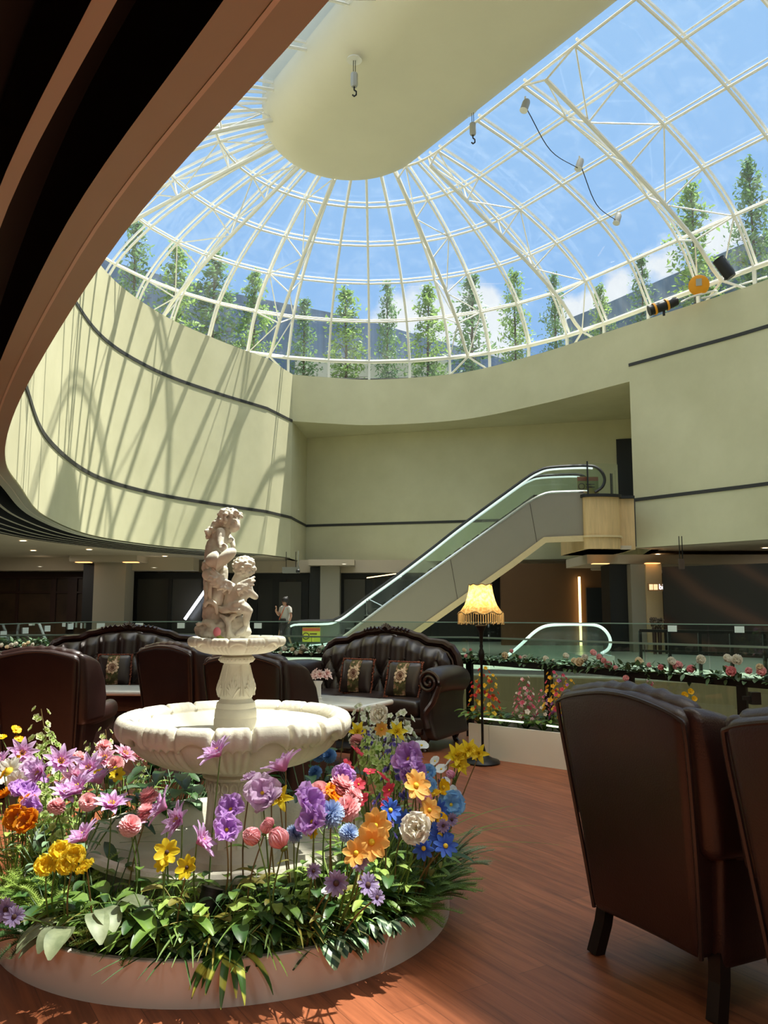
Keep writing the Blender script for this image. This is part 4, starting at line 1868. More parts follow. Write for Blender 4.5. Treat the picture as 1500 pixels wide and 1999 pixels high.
o['kind'] = 'stuff'
b = BM()
ball(b, (0, 0, 1.44), .035, 2)
obj('bulb', b, glow('bulb_warm', (255, 214, 150), 4.0), lp)
pl = bpy.data.lights.new('lamp_bulb', 'POINT')
pl.energy = 5.5
pl.color = (1, .78, .46)
pl.shadow_soft_size = .05
plo = bpy.data.objects.new('lamp_bulb', pl)
COL.objects.link(plo)
plo.location = (.915, 7.705, 1.50)

# ------------------------------------------------------------------ a person walking past the far shops
def make_person():
    t = empty('person', at(557, 1230, 26.5))
    t.location.z = 0
    tag(t, 'person in a white top, hand raised, walking past the dark shop', 'person')
    me = bpy.data.meshes.new('body')
    P_ = [(0, 0, .92), (0, .0, 1.12), (0, -.01, 1.34), (0, -.03, 1.44), (0, -.05, 1.52), (0, -.05, 1.60),
          (-.18, 0, 1.36), (-.24, -.05, 1.12), (-.20, -.24, 1.28), (-.15, -.27, 1.36),
          (.18, 0, 1.36), (.235, .02, 1.10), (.22, -.08, .88), (.22, -.10, .80),
          (-.09, 0, .88), (-.10, -.16, .50), (-.11, -.10, .08), (-.11, -.22, .03),
          (.09, 0, .88), (.10, .06, .48), (.10, .26, .12), (.10, .18, .03)]
    E_ = [(0, 1), (1, 2), (2, 3), (3, 4), (4, 5), (2, 6), (6, 7), (7, 8), (8, 9), (2, 10), (10, 11), (11, 12), (12, 13), (0, 14), (14, 15), (15, 16), (16, 17), (0, 18), (18, 19), (19, 20), (20, 21)]
    R_ = [.13, .115, .125, .05, .085, .085, .055, .04, .033, .03, .055, .04, .033, .03, .085, .058, .04, .035, .085, .058, .04, .035]
    me.from_pydata(P_, E_, [])
    o = bpy.data.objects.new('body', me)
    COL.objects.link(o)
    o.parent = t
    sk = o.modifiers.new('skin', 'SKIN')
    for v, r in zip(me.skin_vertices[0].data, R_):
        v.radius = (r, r * .85)
    me.skin_vertices[0].data[0].use_root = True
    o.modifiers.new('sub', 'SUBSURF').levels = 2
    o.modifiers['sub'].render_levels = 2
    me.materials.append(mat('skin_tone', (160, 118, 96), .6))
    for s, c in ((-1, V((-.15, -.27, 1.36))), (1, V((.22, -.10, .80)))):
        b = BM()
        for k in range(5):
            a = (k - 2) * .35
            L = (.05, .075, .08, .075, .06)[k]
            dirn = V((math.sin(a) * .8, -.2, (.9 if s < 0 else -.9))).normalized()
            tube(b, [c, c + dirn * L * .6, c + dirn * L + V((0, -.015, 0))], [.011, .009, .007], 6)
        obj('hand', b, bpy.data.materials['skin_tone'], o)
    b = BM()
    lathe(b, [(.135, .90), (.14, 1.0), (.145, 1.15), (.155, 1.3), (.13, 1.4), (.07, 1.45)], 20, fn=lambda i, r, z, th: (r * (1.0 if abs(math.cos(th)) > .5 else .95), z))
    for s in (-1, 1):
        pts = [(s * .12, 0, 1.38), (s * .185, 0, 1.35), (s * .225, -.01, 1.22)]
        tube(b, pts, [.075, .07, .06], 10)
    obj('top', b, mat('cloth_white', (160, 154, 146), .8), t)
    b = BM()
    lathe(b, [(.15, .95), (.17, .8), (.2, .6), (.22, .45), (.21, .44)], 20)
    obj('skirt', b, mat('cloth_dark', (44, 40, 40), .8), t)
    b = BM()
    ball(b, (0, -.015, 1.62), .112, 3, s=(1, 1.0, 1.05))
    ball(b, (0, .05, 1.55), .095, 3, s=(1, .8, 1.2))
    ball(b, (0, .06, 1.70), .05, 2)
    obj('hair', b, mat('hair_dark', (28, 22, 20), .6), t)
    b = BM()
    ball(b, (-.035, -.125, 1.585), .012, 1)
    ball(b, (.035, -.125, 1.585), .012, 1)
    ball(b, (0, -.138, 1.55), .014, 1)
    tube(b, [(-.025, -.128, 1.515), (0, -.134, 1.512), (.025, -.128, 1.515)], .006, 4)
    obj('face_detail', b, ROSEDEEP, t)
    b = BM()
    tube(b, spline([(.1, .1, 1.42), (.07, -.08, 1.42), (.0, -.165, 1.2), (-.12, -.15, 1.0)], 5), .014, 5)
    obj('bag_strap', b, RED, t)
    b = BM()
    rbox(b, (.05, -.16, .95), (.2, .08, .16), .03, 3)
    obj('bag', b, BLACK, t)
    t.rotation_euler = (0, 0, math.radians(-35))
    return t


make_person()
# ------------------------------------------------------------------ round planter
PC = V((-.75, 4.18, 0))
PR, PH = 1.07, .163
pla = empty('round_planter', PC)
tag(pla, 'large low round white planter full of artificial flowers round the fountain', 'planter')
b = BM()
lathe(b, [(PR - .03, .06), (PR - .03, PH - .004), (PR - .026, PH), (PR - .004, PH), (PR, PH - .004), (PR, .0), (PR - .03, 0)], 128)
obj('rim_wall', b, PLANTERWHITE, pla)
b = BM()
lathe(b, [(.001, .115), (.4, .12), (.8, .118), (PR - .03, .11)], 48, fn=lambda i, r, z, th: (r, z + .012 * math.sin(5 * th + r * 9)))
obj('soil_bed', b, SOIL, pla)

# ------------------------------------------------------------------ tiered fountain
fo = empty('fountain', (PC.x, PC.y, .1))
tag(fo, 'tiered white stone fountain topped by two cherubs, standing in the flower bed', 'fountain')
FC = V((0, 0, -.1))
b = BM()
lathe(b, [(.60, .11), (.63, .20), (.68, .29), (.715, .31), (.72, .335), (.705, .35), (.675, .352), (.645, .335), (.625, .29), (.58, .235), (.4, .215), (.12, .215)], 96, FC)
obj('lower_pool', b, STONE, fo)

# fluted pedestal
b = BM()


def flute(i, r, z, th):
    if 4 <= i <= 12:
        return r - .010 * abs(math.sin(th * 10)) ** .7, z
    return r, z


lathe(b, [(.22, .20), (.22, .24), (.19, .255), (.175, .27), (.155, .285), (.15, .31), (.142, .35), (.137, .4), (.133, .45), (.131, .5), (.131, .54), (.133, .57), (.138, .595), (.155, .605), (.158, .615), (.145, .625), (.165, .64), (.17, .652), (.17, .668)], 120, FC, flute)
ped = obj('pedestal', b, STONE, fo)
b = BM()
for k in range(20):
    a = 2 * PI * (k + .5) / 20
    tube(b, [(.138 * math.cos(a + q), .138 * math.sin(a + q), .565 + .022 * math.cos(p_)) for q, p_ in [(.11 * math.sin(t), t) for t in [i_ * .5 for i_ in range(-6, 7)]]], .005, 4)
bmesh.ops.translate(b, verts=b.verts, vec=FC)
obj('capital_relief', b, STONE, ped)


def tier(Rlip, zrim, Rfoot, zfoot, nl, depth, drop, inner):
    """shell bowl: scalloped rolled lip, fluted underside; every second lobe is finely ribbed"""
    k = Rlip / .58
    prof = []
    # underside from foot outwards
    Rb = Rlip * .905
    for i in range(15):
        t = i / 14
        a = t * PI / 2
        prof.append((Rfoot + (Rb - Rfoot) * math.sin(a) ** .85, zfoot + (zrim - .070 * k - zfoot) * (1 - math.cos(a)) ** 1.0))
    nu = len(prof)
    prof += [(Rlip * .925, zrim - .118 * k), (Rlip * .965, zrim - .118 * k), (Rlip * .99, zrim - .095 * k), (Rlip * 1.0, zrim - .06 * k), (Rlip * .995, zrim - .03 * k), (Rlip * .975, zrim - .01 * k), (Rlip * .945, zrim - .001 * k), (Rlip * .91, zrim - .001 * k), (Rlip * .875, zrim - .01 * k), (Rlip * .845, zrim - .03 * k)]
    nl0 = len(prof)
    prof += [(Rlip * .835, zrim - .04 * k), (Rlip * .83, zrim - .055 * k), (Rlip * .80, zrim - depth * .55), (Rlip * .70, zrim - depth * .9), (Rlip * .5, zrim - depth), (inner, zrim - depth)]

    def fn(i, r, z, th):
        x = th / (2 * PI) * nl
        f = x - math.floor(x)
        lobe = int(math.floor(x)) % 2
        if i < nu:
            t = i / (nu - 1)
            if lobe:
                r -= .026 * k * (1 - abs(math.sin(f * 4 * PI))) * math.sin(PI * min(1, t * 1.02))
            else:
                r -= .030 * k * (1 - math.sin(PI * f)) ** 2 * math.sin(PI * t)
            return r, z
        if i < nl0:
            j = i - nu
            notch = math.exp(-(min(f, 1 - f) / .055) ** 2)
            r -= (.030 * k) * notch * (1 if j < 8 else .5)
            if j >= 4:
                z -= .022 * k * notch * (1 if j < 9 else .4)
            if j < 4:
                # scalloped lower edge: lobes hang lower at their ends
                arch = math.sin(PI * f)
                fj = (1, 1, .62, .2)[j]
                if lobe:
                    z += fj * drop * k * (.3 * abs(math.sin(f * 4 * PI)) + .12)
                else:
                    z += fj * drop * k * arch * .95
            if lobe and j < 9:
                r -= .006 * k * (1 - abs(math.sin(f * 4 * PI)))
            return r, z
        return r, z
    b = BM()
    lathe(b, prof, nl * 24, FC, fn)
    return b


bowl = obj('bowl', tier(.585, .915, .17, .66, 20, .085, .052, .09), STONE, fo, smooth='all')

# baluster
b = BM()
lathe(b, [(.108, .825), (.108, .88), (.104, .892), (.106, .896), (.103, .93), (.097, .938), (.099, .942), (.095, .965), (.085, .972), (.078, .985), (.082, .99),
          (.088, 1.02), (.090, 1.045), (.085, 1.075), (.076, 1.105), (.068, 1.13), (.064, 1.15), (.066, 1.16), (.083, 1.165), (.088, 1.175), (.086, 1.19), (.074, 1.196), (.078, 1.205), (.08, 1.215), (.08, 1.23)], 72, FC)
bal = obj('baluster', b, STONE, fo)
b = BM()
for k in range(6):
    a0 = k * PI / 3 - PI / 2
    def R(z):
        return .092 - .028 * max(0, (z - 1.045) / .11)
    for j in range(-3, 4):
        sp = j * .10
        pts = []
        for t in (0, .35, .7, 1):
            z = .995 + (.105 - .013 * abs(j)) * t * (1 - .10 * abs(j) * t)
            a = a0 + sp * t * 1.25
            r = R(z) - .002 + .004 * t
            pts.append((r * math.cos(a), r * math.sin(a), z))
        tube(b, pts, [.004, .007, .008, .005], 5)
    for s in (-.42, .42):
        pts = [(R(z) * math.cos(a0 + s * (1 + .1 * q)), R(z) * math.sin(a0 + s * (1 + .1 * q)), z) for q, z in enumerate((1.0, 1.05, 1.1, 1.15))]
        tube(b, pts, .004, 5)
for k in range(26):
    a = k * 2 * PI / 26
    ball(b, (.086 * math.cos(a), .086 * math.sin(a), 1.178), .0075, 1)
bmesh.ops.translate(b, verts=b.verts, vec=FC)
obj('acanthus_relief', b, STONE, bal)

up = obj('upper_bowl', tier(.248, 1.292, .085, 1.15 + .055, 16, .03, .055, .03), STONE, fo, smooth='all')

# ------------------------------------------------------------------ the cherub group, modelled as fused clay
SK_ = .00266 / 7.405


def sp(X, Y, dy=0.0):
    """statue sheet coordinates -> local point (depth dy metres towards the viewer)"""
    u, v = 380 + X / 7.407, 980 + Y / 7.404
    p = at(u, v, PC.y)
    return V((p.x - PC.x, -dy, p.z - .1))


def clay(name, shapes, voxel, m, parent, soft=2, wrinkle=0.0, wscale=.03, curl=0.0):
    b = BM()
    for s in shapes:
        s(b)
    me = mesh('tmp', b, True)
    o = bpy.data.objects.new('tmp', me)
    COL.objects.link(o)
    r = o.modifiers.new('r', 'REMESH')
    r.mode = 'VOXEL'
    r.voxel_size = voxel
    sm = o.modifiers.new('s', 'SMOOTH')
    sm.iterations = soft
    sm.factor = .6
    dg = bpy.context.evaluated_depsgraph_get()
    dg.update()
    out = bpy.data.meshes.new_from_object(o.evaluated_get(dg))
    bpy.data.objects.remove(o)
    if curl:
        nrm = [v.normal.copy() for v in out.vertices]
        for v, n in zip(out.vertices, nrm):
            d1 = noise.voronoi(v.co / curl)[0]
            v.co += n * ((.55 - d1[0]) * curl * .55)
    if wrinkle:
        out.calc_loop_triangles() if hasattr(out, 'calc_loop_triangles') else None
        nrm = [v.normal.copy() for v in out.vertices]
        for v, n in zip(out.vertices, nrm):
            v.co += n * (noise.fractal(v.co / wscale, .9, 2.1, 3) * wrinkle)
    out.polygons.foreach_set('use_smooth', [True] * len(out.polygons))
    out.materials.clear()
    out.materials.append(m)
    out.name = name
    return obj(name, out, None, parent)


def El(X, Y, r, dy=0.0, s=(1, 1, 1), rot=None):
    M = Euler([math.radians(a) for a in rot]).to_matrix() if rot else None
    return lambda b: ball(b, sp(X, Y, dy), r * SK_, 3, M, s)


def Li(pts, rr, n=10):
    def f(b):
        P_ = spline([sp(x, y, d) for x, y, d in pts], 4)
        k = len(P_)
        R_ = []
        for i in range(k):
            t = i / (k - 1) * (len(rr) - 1)
            j = min(int(t), len(rr) - 2)
            R_.append((rr[j] + (rr[j + 1] - rr[j]) * (t - j)) * SK_)
        tube(b, P_, R_, n)
        ball(b, P_[0], R_[0], 2)
        ball(b, P_[-1], R_[-1], 2)
    return f


st = obj('statue', BM(), None, fo) if False else None
rs = random.Random(5)
# rock and drapery base
base = []
for (X, Y, r, d, s) in ((430, 1880, 330, 0, (1.15, .9, .42)), (300, 1760, 190, .0, (1, 1, .8)), (150, 1850, 130, .03, (1, 1, .8)), (620, 1800, 190, .02, (1, 1, .9)), (420, 1650, 200, -.02, (1, 1, 1)), (280, 1560, 150, .02, (1, .9, 1)), (720, 1880, 110, .03, (1, 1, .8)), (250, 1900, 120, .06, (1.3, .8, .6)), (500, 1930, 140, .07, (1.4, .8, .5))):
    base.append(El(X, Y, r, d, s))
for k in range(16):
    x = 120 + 650 * rs.random()
    y = 1700 + 230 * rs.random()
    base.append(El(x, y, rs.uniform(35, 70), rs.uniform(.03, .10), (1.2, .8, .7)))
base += [Li([(430, 1640, .09), (520, 1700, .10), (560, 1830, .11), (540, 1950, .11)], [30, 45, 40, 30]),
         Li([(160, 1800, .06), (300, 1770, .09), (400, 1800, .09)], [26, 30, 22]),
         Li([(170, 1880, .06), (300, 1840, .10), (420, 1880, .09)], [26, 28, 22]),
         Li([(640, 1620, .08), (560, 1700, .10), (520, 1800, .10)], [30, 36, 20])]
rock = clay('statue', base, .0062, STATUE, fo, 2, .006, .03)
rock['label'] = 'carved group of a girl holding a heart and a winged boy'
# the girl leaning over the heart
girl = [
    El(545, 290, 118, .01, (1.0, .95, 1.1), (0, 18, 0)), El(628, 300, 22, .06, (1, .8, .7)), Li([(590, 268, .075), (625, 275, .065), (640, 282, .05)], [12, 15, 10]),             # skull and face
    El(600, 350, 88, .03, (.9, .9, 1.0)), El(575, 405, 58, .03, (1.1, .9, .8)),   # cheek, chin
    Li([(628, 318, .035), (640, 345, .04), (636, 358, .04)], [18, 24, 18]),  # nose
    Li([(600, 390, .06), (612, 392, .055)], [14, 12]),                   # lips
    Li([(470, 400, -.01), (420, 470, 0), (380, 520, 0)], [70, 72, 90]),     # neck
    El(360, 540, 135, 0, (1, .9, 1.05)), El(320, 650, 140, 0, (1.0, .95, 1.1)),
    Li([(300, 640, 0), (290, 800, 0), (300, 980, 0)], [140, 150, 170]),
    Li([(410, 450, .06), (420, 560, .08), (430, 640, .10), (470, 690, .12)], [70, 64, 52, 42]),     # near arm
    El(490, 680, 60, .13, (1.1, .9, .9)),
    Li([(450, 690, .145), (465, 735, .15)], [18, 13]), Li([(480, 695, .15), (492, 742, .155)], [18, 13]), Li([(508, 694, .15), (520, 740, .155)], [18, 13]), Li([(530, 688, .14), (543, 728, .145)], [16, 12]),
    Li([(505, 640, .15), (530, 652, .15), (545, 680, .15)], [19, 16, 12]),   # thumb
    Li([(430, 470, -.06), (500, 540, -.05), (530, 560, -.02), (560, 640, .0)], [60, 52, 44, 36]),
    El(530, 560, 40, .03, (1, 1, .9)),
]
gown = [Li([(300, 900, 0), (290, 1150, 0), (290, 1400, 0), (300, 1640, 0)], [170, 165, 150, 190]),
        Li([(420, 1000, .04), (400, 1200, .05), (360, 1450, .06)], [90, 100, 90]),
        El(200, 960, 70, .05, (1, .9, 1)), El(190, 900, 45, .06), El(230, 1060, 80, .07),
        Li([(170, 870, .04), (230, 900, .09), (250, 960, .1)], [26, 34, 24]),
        Li([(220, 1180, .1), (240, 1330, .11), (220, 1500, .10)], [26, 30, 26]),
        Li([(330, 1080, .12), (300, 1250, .13), (300, 1420, .12)], [24, 30, 24]),
        Li([(190, 1480, .08), (280, 1440, .12), (370, 1480, .12), (380, 1600, .1)], [26, 34, 32, 26])]
g = clay('girl_figure', girl + gown, .0050, STATUE, rock, 2, .0016, .02)
hair = []
for k in range(70):
    t = rs.random()
    a = rs.uniform(-1.9, 1.3)
    q = rs.uniform(-1, 1)
    hair.append(El(515 + 158 * math.sin(a) * .95, 235 - 142 * math.cos(a) * .9 + 10, rs.uniform(18, 30), .055 * q * 1.0, (1.1, 1, .9)))
for k in range(40):
    t = k / 40
    x = 440 - 230 * t
    y = 250 + 230 * t + rs.uniform(-30, 30)
    hair.append(El(x + rs.uniform(-35, 35), y, rs.uniform(24, 40), rs.uniform(-.045, .06), (1, 1, 1.1)))
for k in range(150):
    a = rs.uniform(0, 2 * PI)
    q = 150 * math.sqrt(rs.random())
    x, y = 505 + q * math.cos(a), 238 + q * math.sin(a) * .92
    if y < 232 - max(0, x - 560) * .12 or x < 500 - max(0, y - 240) * .35:
        hair.append(El(x, y, rs.uniform(17, 27), math.sqrt(max(0, 142 ** 2 - q * q)) * SK_ + .012, (1.1, 1, .95)))
hair.append(El(500, 225, 124, -.005, (1, .95, .9)))
hair.append(Li([(430, 250, 0), (330, 340, 0), (230, 450, 0), (205, 500, 0)], [90, 80, 80, 40]))
clay('girl_hair', hair, .0034, STATUE, rock, 1, .0012, .010, .021)
# heart
b = BM()
hp = []
for k in range(60):
    t = 2 * PI * k / 60
    hp.append((16 * math.sin(t) ** 3 / 17.0, (13 * math.cos(t) - 5 * math.cos(2 * t) - 2 * math.cos(3 * t) - math.cos(4 * t)) / 17.0))
rings = []
hc = sp(440, 850, .125)
hs = 232 * SK_
for lev in range(-6, 7):
    w = math.cos(lev / 6 * PI / 2) ** .5 if abs(lev) < 6 else .05
    rings.append([b.verts.new(hc + V((x * w * hs * math.cos(-.18) + z * w * hs * math.sin(.18), -lev / 6 * .062, z * w * hs * .86 * math.cos(.18) + x * w * hs * math.sin(.22)))) for x, z in hp])
for A, B_ in zip(rings[:-1], rings[1:]):
    for j in range(60):
        b.faces.new((A[j], A[(j + 1) % 60], B_[(j + 1) % 60], B_[j]))
b.faces.new(list(reversed(rings[0])))
b.faces.new(rings[-1])
obj('heart', b, STATUE, rock, smooth='all')
# the winged boy seen from behind
boy = [El(740, 960, 150, .05, (1, .95, 1.02)), Li([(690, 1080, .05), (650, 1170, .06)], [92, 95]),
       El(650, 1290, 190, .05, (1.0, .72, .85)), Li([(650, 1280, .05), (620, 1400, .05), (600, 1500, .04)], [165, 160, 170]),
       Li([(790, 1230, .05), (830, 1320, .04), (880, 1370, .0)], [66, 58, 46]), El(890, 1365, 34, .01),
       Li([(560, 1230, .05), (480, 1300, .06), (420, 1240, .04), (400, 1180, .02)], [62, 54, 44, 38]),
       Li([(650, 1500, .06), (760, 1530, .10), (820, 1570, .09)], [95, 88, 66]), Li([(815, 1570, .09), (790, 1680, .08), (760, 1790, .06)], [64, 56, 38]),
       Li([(760, 1800, .06), (710, 1870, .09), (660, 1900, .1)], [40, 42, 30]),
       Li([(560, 1520, .08), (660, 1480, .12), (760, 1430, .11)], [40, 46, 24]), Li([(560, 1480, .10), (600, 1560, .12), (700, 1560, .13)], [26, 30, 24]),
       Li([(580, 1530, .1), (480, 1560, .09), (400, 1540, .08)], [60, 55, 40])]
clay('boy_figure', boy, .0050, STATUE, rock, 2, .0014, .02)
hair = [El(745, 930, 146, .05, (1, .95, .95))]
for k in range(120):
    a = rs.uniform(0, 2 * PI)
    z = rs.uniform(-.75, 1)
    q = math.sqrt(1 - z * z)
    hair.append(El(742 + 150 * q * math.cos(a), 945 - 148 * z, rs.uniform(16, 27), .05 + 152 * SK_ * q * math.sin(a), (1.15, 1, .8)))
clay('boy_hair', hair, .0034, STATUE, rock, 1, .0012, .010, .021)
for nm, root, tips in (('wing', (640, 1210, .14), [(352, 980, .150), (326, 1026, .155), (308, 1082, .16), (304, 1138, .16), (324, 1190, .16), (366, 1232, .16), (428, 1274, .16), (500, 1304, .155), (580, 1324, .15)]),
                       ('wing', (700, 1200, .13), [(912, 1096, .11), (922, 1150, .115), (905, 1206, .12), (872, 1252, .13), (830, 1292, .135), (770, 1324, .14), (720, 1352, .145)])):
    sh_ = []
    for (x, y, d) in tips:
        mx_, my_ = root[0] + (x - root[0]) * .55, root[1] + (y - root[1]) * .42
        sh_.append(Li([root, (mx_, my_, (root[2] + d) / 2 + .014), (x, y, d)], [26, 27, 19], 8))
    for k in range(26):
        t = rs.uniform(.1, .75)
        x, y, d = tips[rs.randrange(len(tips))]
        sh_.append(El(root[0] + (x - root[0]) * t, root[1] + (y - root[1]) * t * .95, 25, root[2] + (d - root[2]) * t + .022, (1.3, .6, .8)))
    clay(nm, sh_, .0042, STATUE, rock, 1, .0008, .01)
# a pink bud someone laid at the statue's feet
o = empty('rose_bud', sp(418, 1900, .16) + V((PC.x, PC.y, .1)))
tag(o, 'small pink silk bud lying at the feet of the fountain statue', 'flower')
b = BM()
ball(b, (0, 0, .012), .022, 2, s=(.9, .9, 1.15))
obj('blossom', b, mat('bud_pink', (228, 128, 140), .6), o)
b = BM()
tube(b, [(.004, 0, -.008), (.022, -.005, -.018), (.035, 0, -.016)], [.012, .008, .003], 6)
obj('calyx', b, mat('bud_green', (140, 146, 60), .6), o)
# ------------------------------------------------------------------ flower materials
def petalmat(name, a, b_, trans=.35, rough=.55, tip=None):
    """petal colour that runs from a at the heart to b_ at the tips (generated by distance from the blossom's centre)"""
    m, nt, bs, out = newmat(name)
    tc = N(nt, 'ShaderNodeTexCoord')
    ln = N(nt, 'ShaderNodeVectorMath', operation='LENGTH')
    nt.links.new(tc.outputs['Object'], ln.inputs[0])
    no = N(nt, 'ShaderNodeTexNoise', Scale=60.0, Detail=3.0)
    nt.links.new(tc.outputs['Object'], no.inputs['Vector'])
    ad = N(nt, 'ShaderNodeMath', operation='MULTIPLY_ADD')
    nt.links.new(no.outputs['Fac'], ad.inputs[0])
    ad.inputs[1].default_value = .03
    nt.links.new(ln.outputs['Value'], ad.inputs[2])
    rp = N(nt, 'ShaderNodeValToRGB')
    rp.color_ramp.elements[0].position = .02
    rp.color_ramp.elements[1].position = tip or .075
    rp.color_ramp.elements[0].color = (*lin(a), 1)
    rp.color_ramp.elements[1].color = (*lin(b_), 1)
    nt.links.new(ad.outputs[0], rp.inputs[0])
    nt.links.new(rp.outputs[0], bs.inputs['Base Color'])
    bs.inputs['Roughness'].default_value = rough
    bs.inputs['Specular IOR Level'].default_value = .3
    tr = N(nt, 'ShaderNodeBsdfTranslucent')
    nt.links.new(rp.outputs[0], tr.inputs['Color'])
    mx = N(nt, 'ShaderNodeMixShader', Fac=trans)
    nt.links.new(bs.outputs[0], mx.inputs[1])
    nt.links.new(tr.outputs[0], mx.inputs[2])
    nt.links.new(mx.outputs[0], out.inputs[0])
    return m


STEM = mat('stem_green', (92, 116, 52), .6, var=.2, scale=20)
STEMBROWN = mat('stem_brown', (112, 92, 50), .6)
YELLOWC = mat('pollen_yellow', (226, 190, 40), .7, var=.2, scale=90)
DARKC = mat('pollen_dark', (70, 44, 36), .8)
LEAFA = mat('leaf_mid', (88, 128, 52), .42, var=.3, scale=9, trans=.3, var2=(132, 164, 72))
LEAFB = mat('leaf_deep', (42, 78, 38), .4, var=.35, scale=8, trans=.2, var2=(70, 108, 52))
LEAFC = mat('leaf_lime', (156, 190, 82), .5, var=.25, scale=12, trans=.4, var2=(190, 214, 110))
LEAFD = mat('leaf_olive', (128, 122, 48), .5, var=.25, scale=12, trans=.3)
LEAFE = mat('leaf_greyblue', (128, 158, 122), .5, var=.15, scale=10, trans=.25)


def striped(name, base, stripe, scale=46.0):
    m, nt, bs, out = newmat(name)
    tc = N(nt, 'ShaderNodeTexCoord')
    w_ = N(nt, 'ShaderNodeTexWave', Scale=scale / 8, Distortion=2.0)
    w_.bands_direction = 'DIAGONAL'
    nt.links.new(tc.outputs['Object'], w_.inputs['Vector'])
    rp = N(nt, 'ShaderNodeValToRGB')
    rp.color_ramp.elements[0].position = .55
    rp.color_ramp.elements[1].position = .8
    rp.color_ramp.elements[0].color = (*lin(base), 1)
    rp.color_ramp.elements[1].color = (*lin(stripe), 1)
    nt.links.new(w_.outputs['Fac'], rp.inputs[0])
    nt.links.new(rp.outputs[0], bs.inputs['Base Color'])
    bs.inputs['Roughness'].default_value = .4
    return m


LEAFSTRIPE = striped('leaf_striped', (36, 70, 40), (150, 176, 138), 90)
LEAFPALM = striped('leaf_variegated', (58, 96, 36), (196, 204, 88), 40)
CALADIUM = mat('leaf_caladium', (112, 130, 92), .5, var=.18, scale=14, trans=.25, var2=(158, 168, 130))


# ------------------------------------------------------------------ petals and leaves
def petal(b, L, W, az, t0, curl, r0=0.0, z0=0.0, pw=.8, tip=.0, ruffle=0.0, cup=0.0, nt_=5, ns_=4, seed=0):
    """one petal leaving the axis at angle t0 from upright, bending by curl along its length"""
    ca, sa = math.cos(az), math.sin(az)
    r, z = r0, z0
    g = []
    ph = seed * 1.7
    for i in range(nt_ + 1):
        t = i / nt_
        th = t0 + curl * t
        if i:
            r += math.sin(th) * L / nt_
            z += math.cos(th) * L / nt_
        w = W * max(.08, math.sin(PI * (.04 + .93 * t ** .85))) ** pw * (1 - tip * t)
        row = []
        for j in range(ns_ + 1):
            s = -1 + 2 * j / ns_
            lift = cup * s * s * w + ruffle * t * math.sin(s * 6 + ph + t * 3)
            nx_, nz_ = -math.cos(th), math.sin(th)
            rr = r + nx_ * lift
            zz = z + nz_ * lift
            y = s * w
            row.append(b.verts.new((rr * ca - y * sa, rr * sa + y * ca, zz)))
        g.append(row)
    for i in range(nt_):
        for j in range(ns_):
            b.faces.new((g[i][j], g[i][j + 1], g[i + 1][j + 1], g[i + 1][j]))


def leaf(b, base, d, L, W, droop=.5, fold=.25, n=7, pw=.75, up=V((0, 0, 1)), tipw=.0):
    """a leaf blade from base towards d, drooping"""
    d = V(d).normalized()
    side = d.cross(up)
    if side.length < .05:
        side = d.cross(V((1, 0, 0)))
    side.normalize()
    p = V(base)
    g = []
    for i in range(n + 1):
        t = i / n
        w = W * max(.05, math.sin(PI * (.03 + .95 * t ** .8))) ** pw
        nn = side.cross(d).normalized()
        row = [b.verts.new(p - side * w + nn * w * fold), b.verts.new(p - side * w * .5 + nn * w * fold * .35), b.verts.new(p), b.verts.new(p + side * w * .5 + nn * w * fold * .35), b.verts.new(p + side * w + nn * w * fold)]
        g.append(row)
        d = (d + V((0, 0, -droop / n))).normalized()
        p = p + d * (L / n)
    for i in range(n):
        for j in range(4):
            b.faces.new((g[i][j], g[i][j + 1], g[i + 1][j + 1], g[i + 1][j]))


# ------------------------------------------------------------------ blossom kinds: [(part name, mesh)]
KIND = {}


def kind(name, *parts):
    KIND[name] = [(pn, mesh(pn, b, 'all', [m])) for pn, b, m in parts]


def ball_center(r, z=0.0, s=(1, 1, .6)):
    b = BM()
    ball(b, (0, 0, z), r, 2, s=s)
    return b


rk = random.Random(21)


def lily(colors, name, n=7, L=.078, W=.019):
    b = BM()
    for k in range(n):
        petal(b, L, W, 2 * PI * k / n, .55 + rk.uniform(-.15, .15), .95 + rk.uniform(-.3, .3), .004, 0, .75, .35, .003, .25, seed=k)
    for k in range(n - 1):
        petal(b, L * .72, W * .85, 2 * PI * (k + .5) / (n - 1), .25 + rk.uniform(-.1, .15), .7, .002, .003, .75, .35, .003, .3, seed=k + 9)
    c = BM()
    for k in range(7):
        a = k * .9
        tube(c, [(0, 0, 0), (.008 * math.cos(a), .008 * math.sin(a), .022), (.012 * math.cos(a), .012 * math.sin(a), .032)], [.0012, .001, .0022], 4)
    kind(name, ('blossom', b, petalmat(name + '_petal', *colors, trans=.4)), ('stamen', c, YELLOWC))


lily([(226, 140, 190), (226, 190, 236)], 'lilac lily', 9, .082, .0185)
lily([(232, 150, 190), (238, 196, 222)], 'pink lily', 9, .07, .017)
lily([(240, 216, 40), (250, 226, 66)], 'yellow lily', 6, .058, .016)


def ruffled(name, colors, n=5, L=.07, W=.05, layers=2, trans=.5):
    b = BM()
    for q in range(layers):
        for k in range(n):
            petal(b, L * (1 - .2 * q), W * (1 - .15 * q), 2 * PI * (k + q * .5) / n + rk.uniform(-.2, .2), .75 - .35 * q, .7 + rk.uniform(-.3, .3), .003, .004 * q, .5, 0, .010, .1, 6, 6, seed=k + 3 * q)
    kind(name, ('blossom', b, petalmat(name + '_petal', *colors, trans=trans)), ('flower_center', ball_center(.008, .008), YELLOWC))


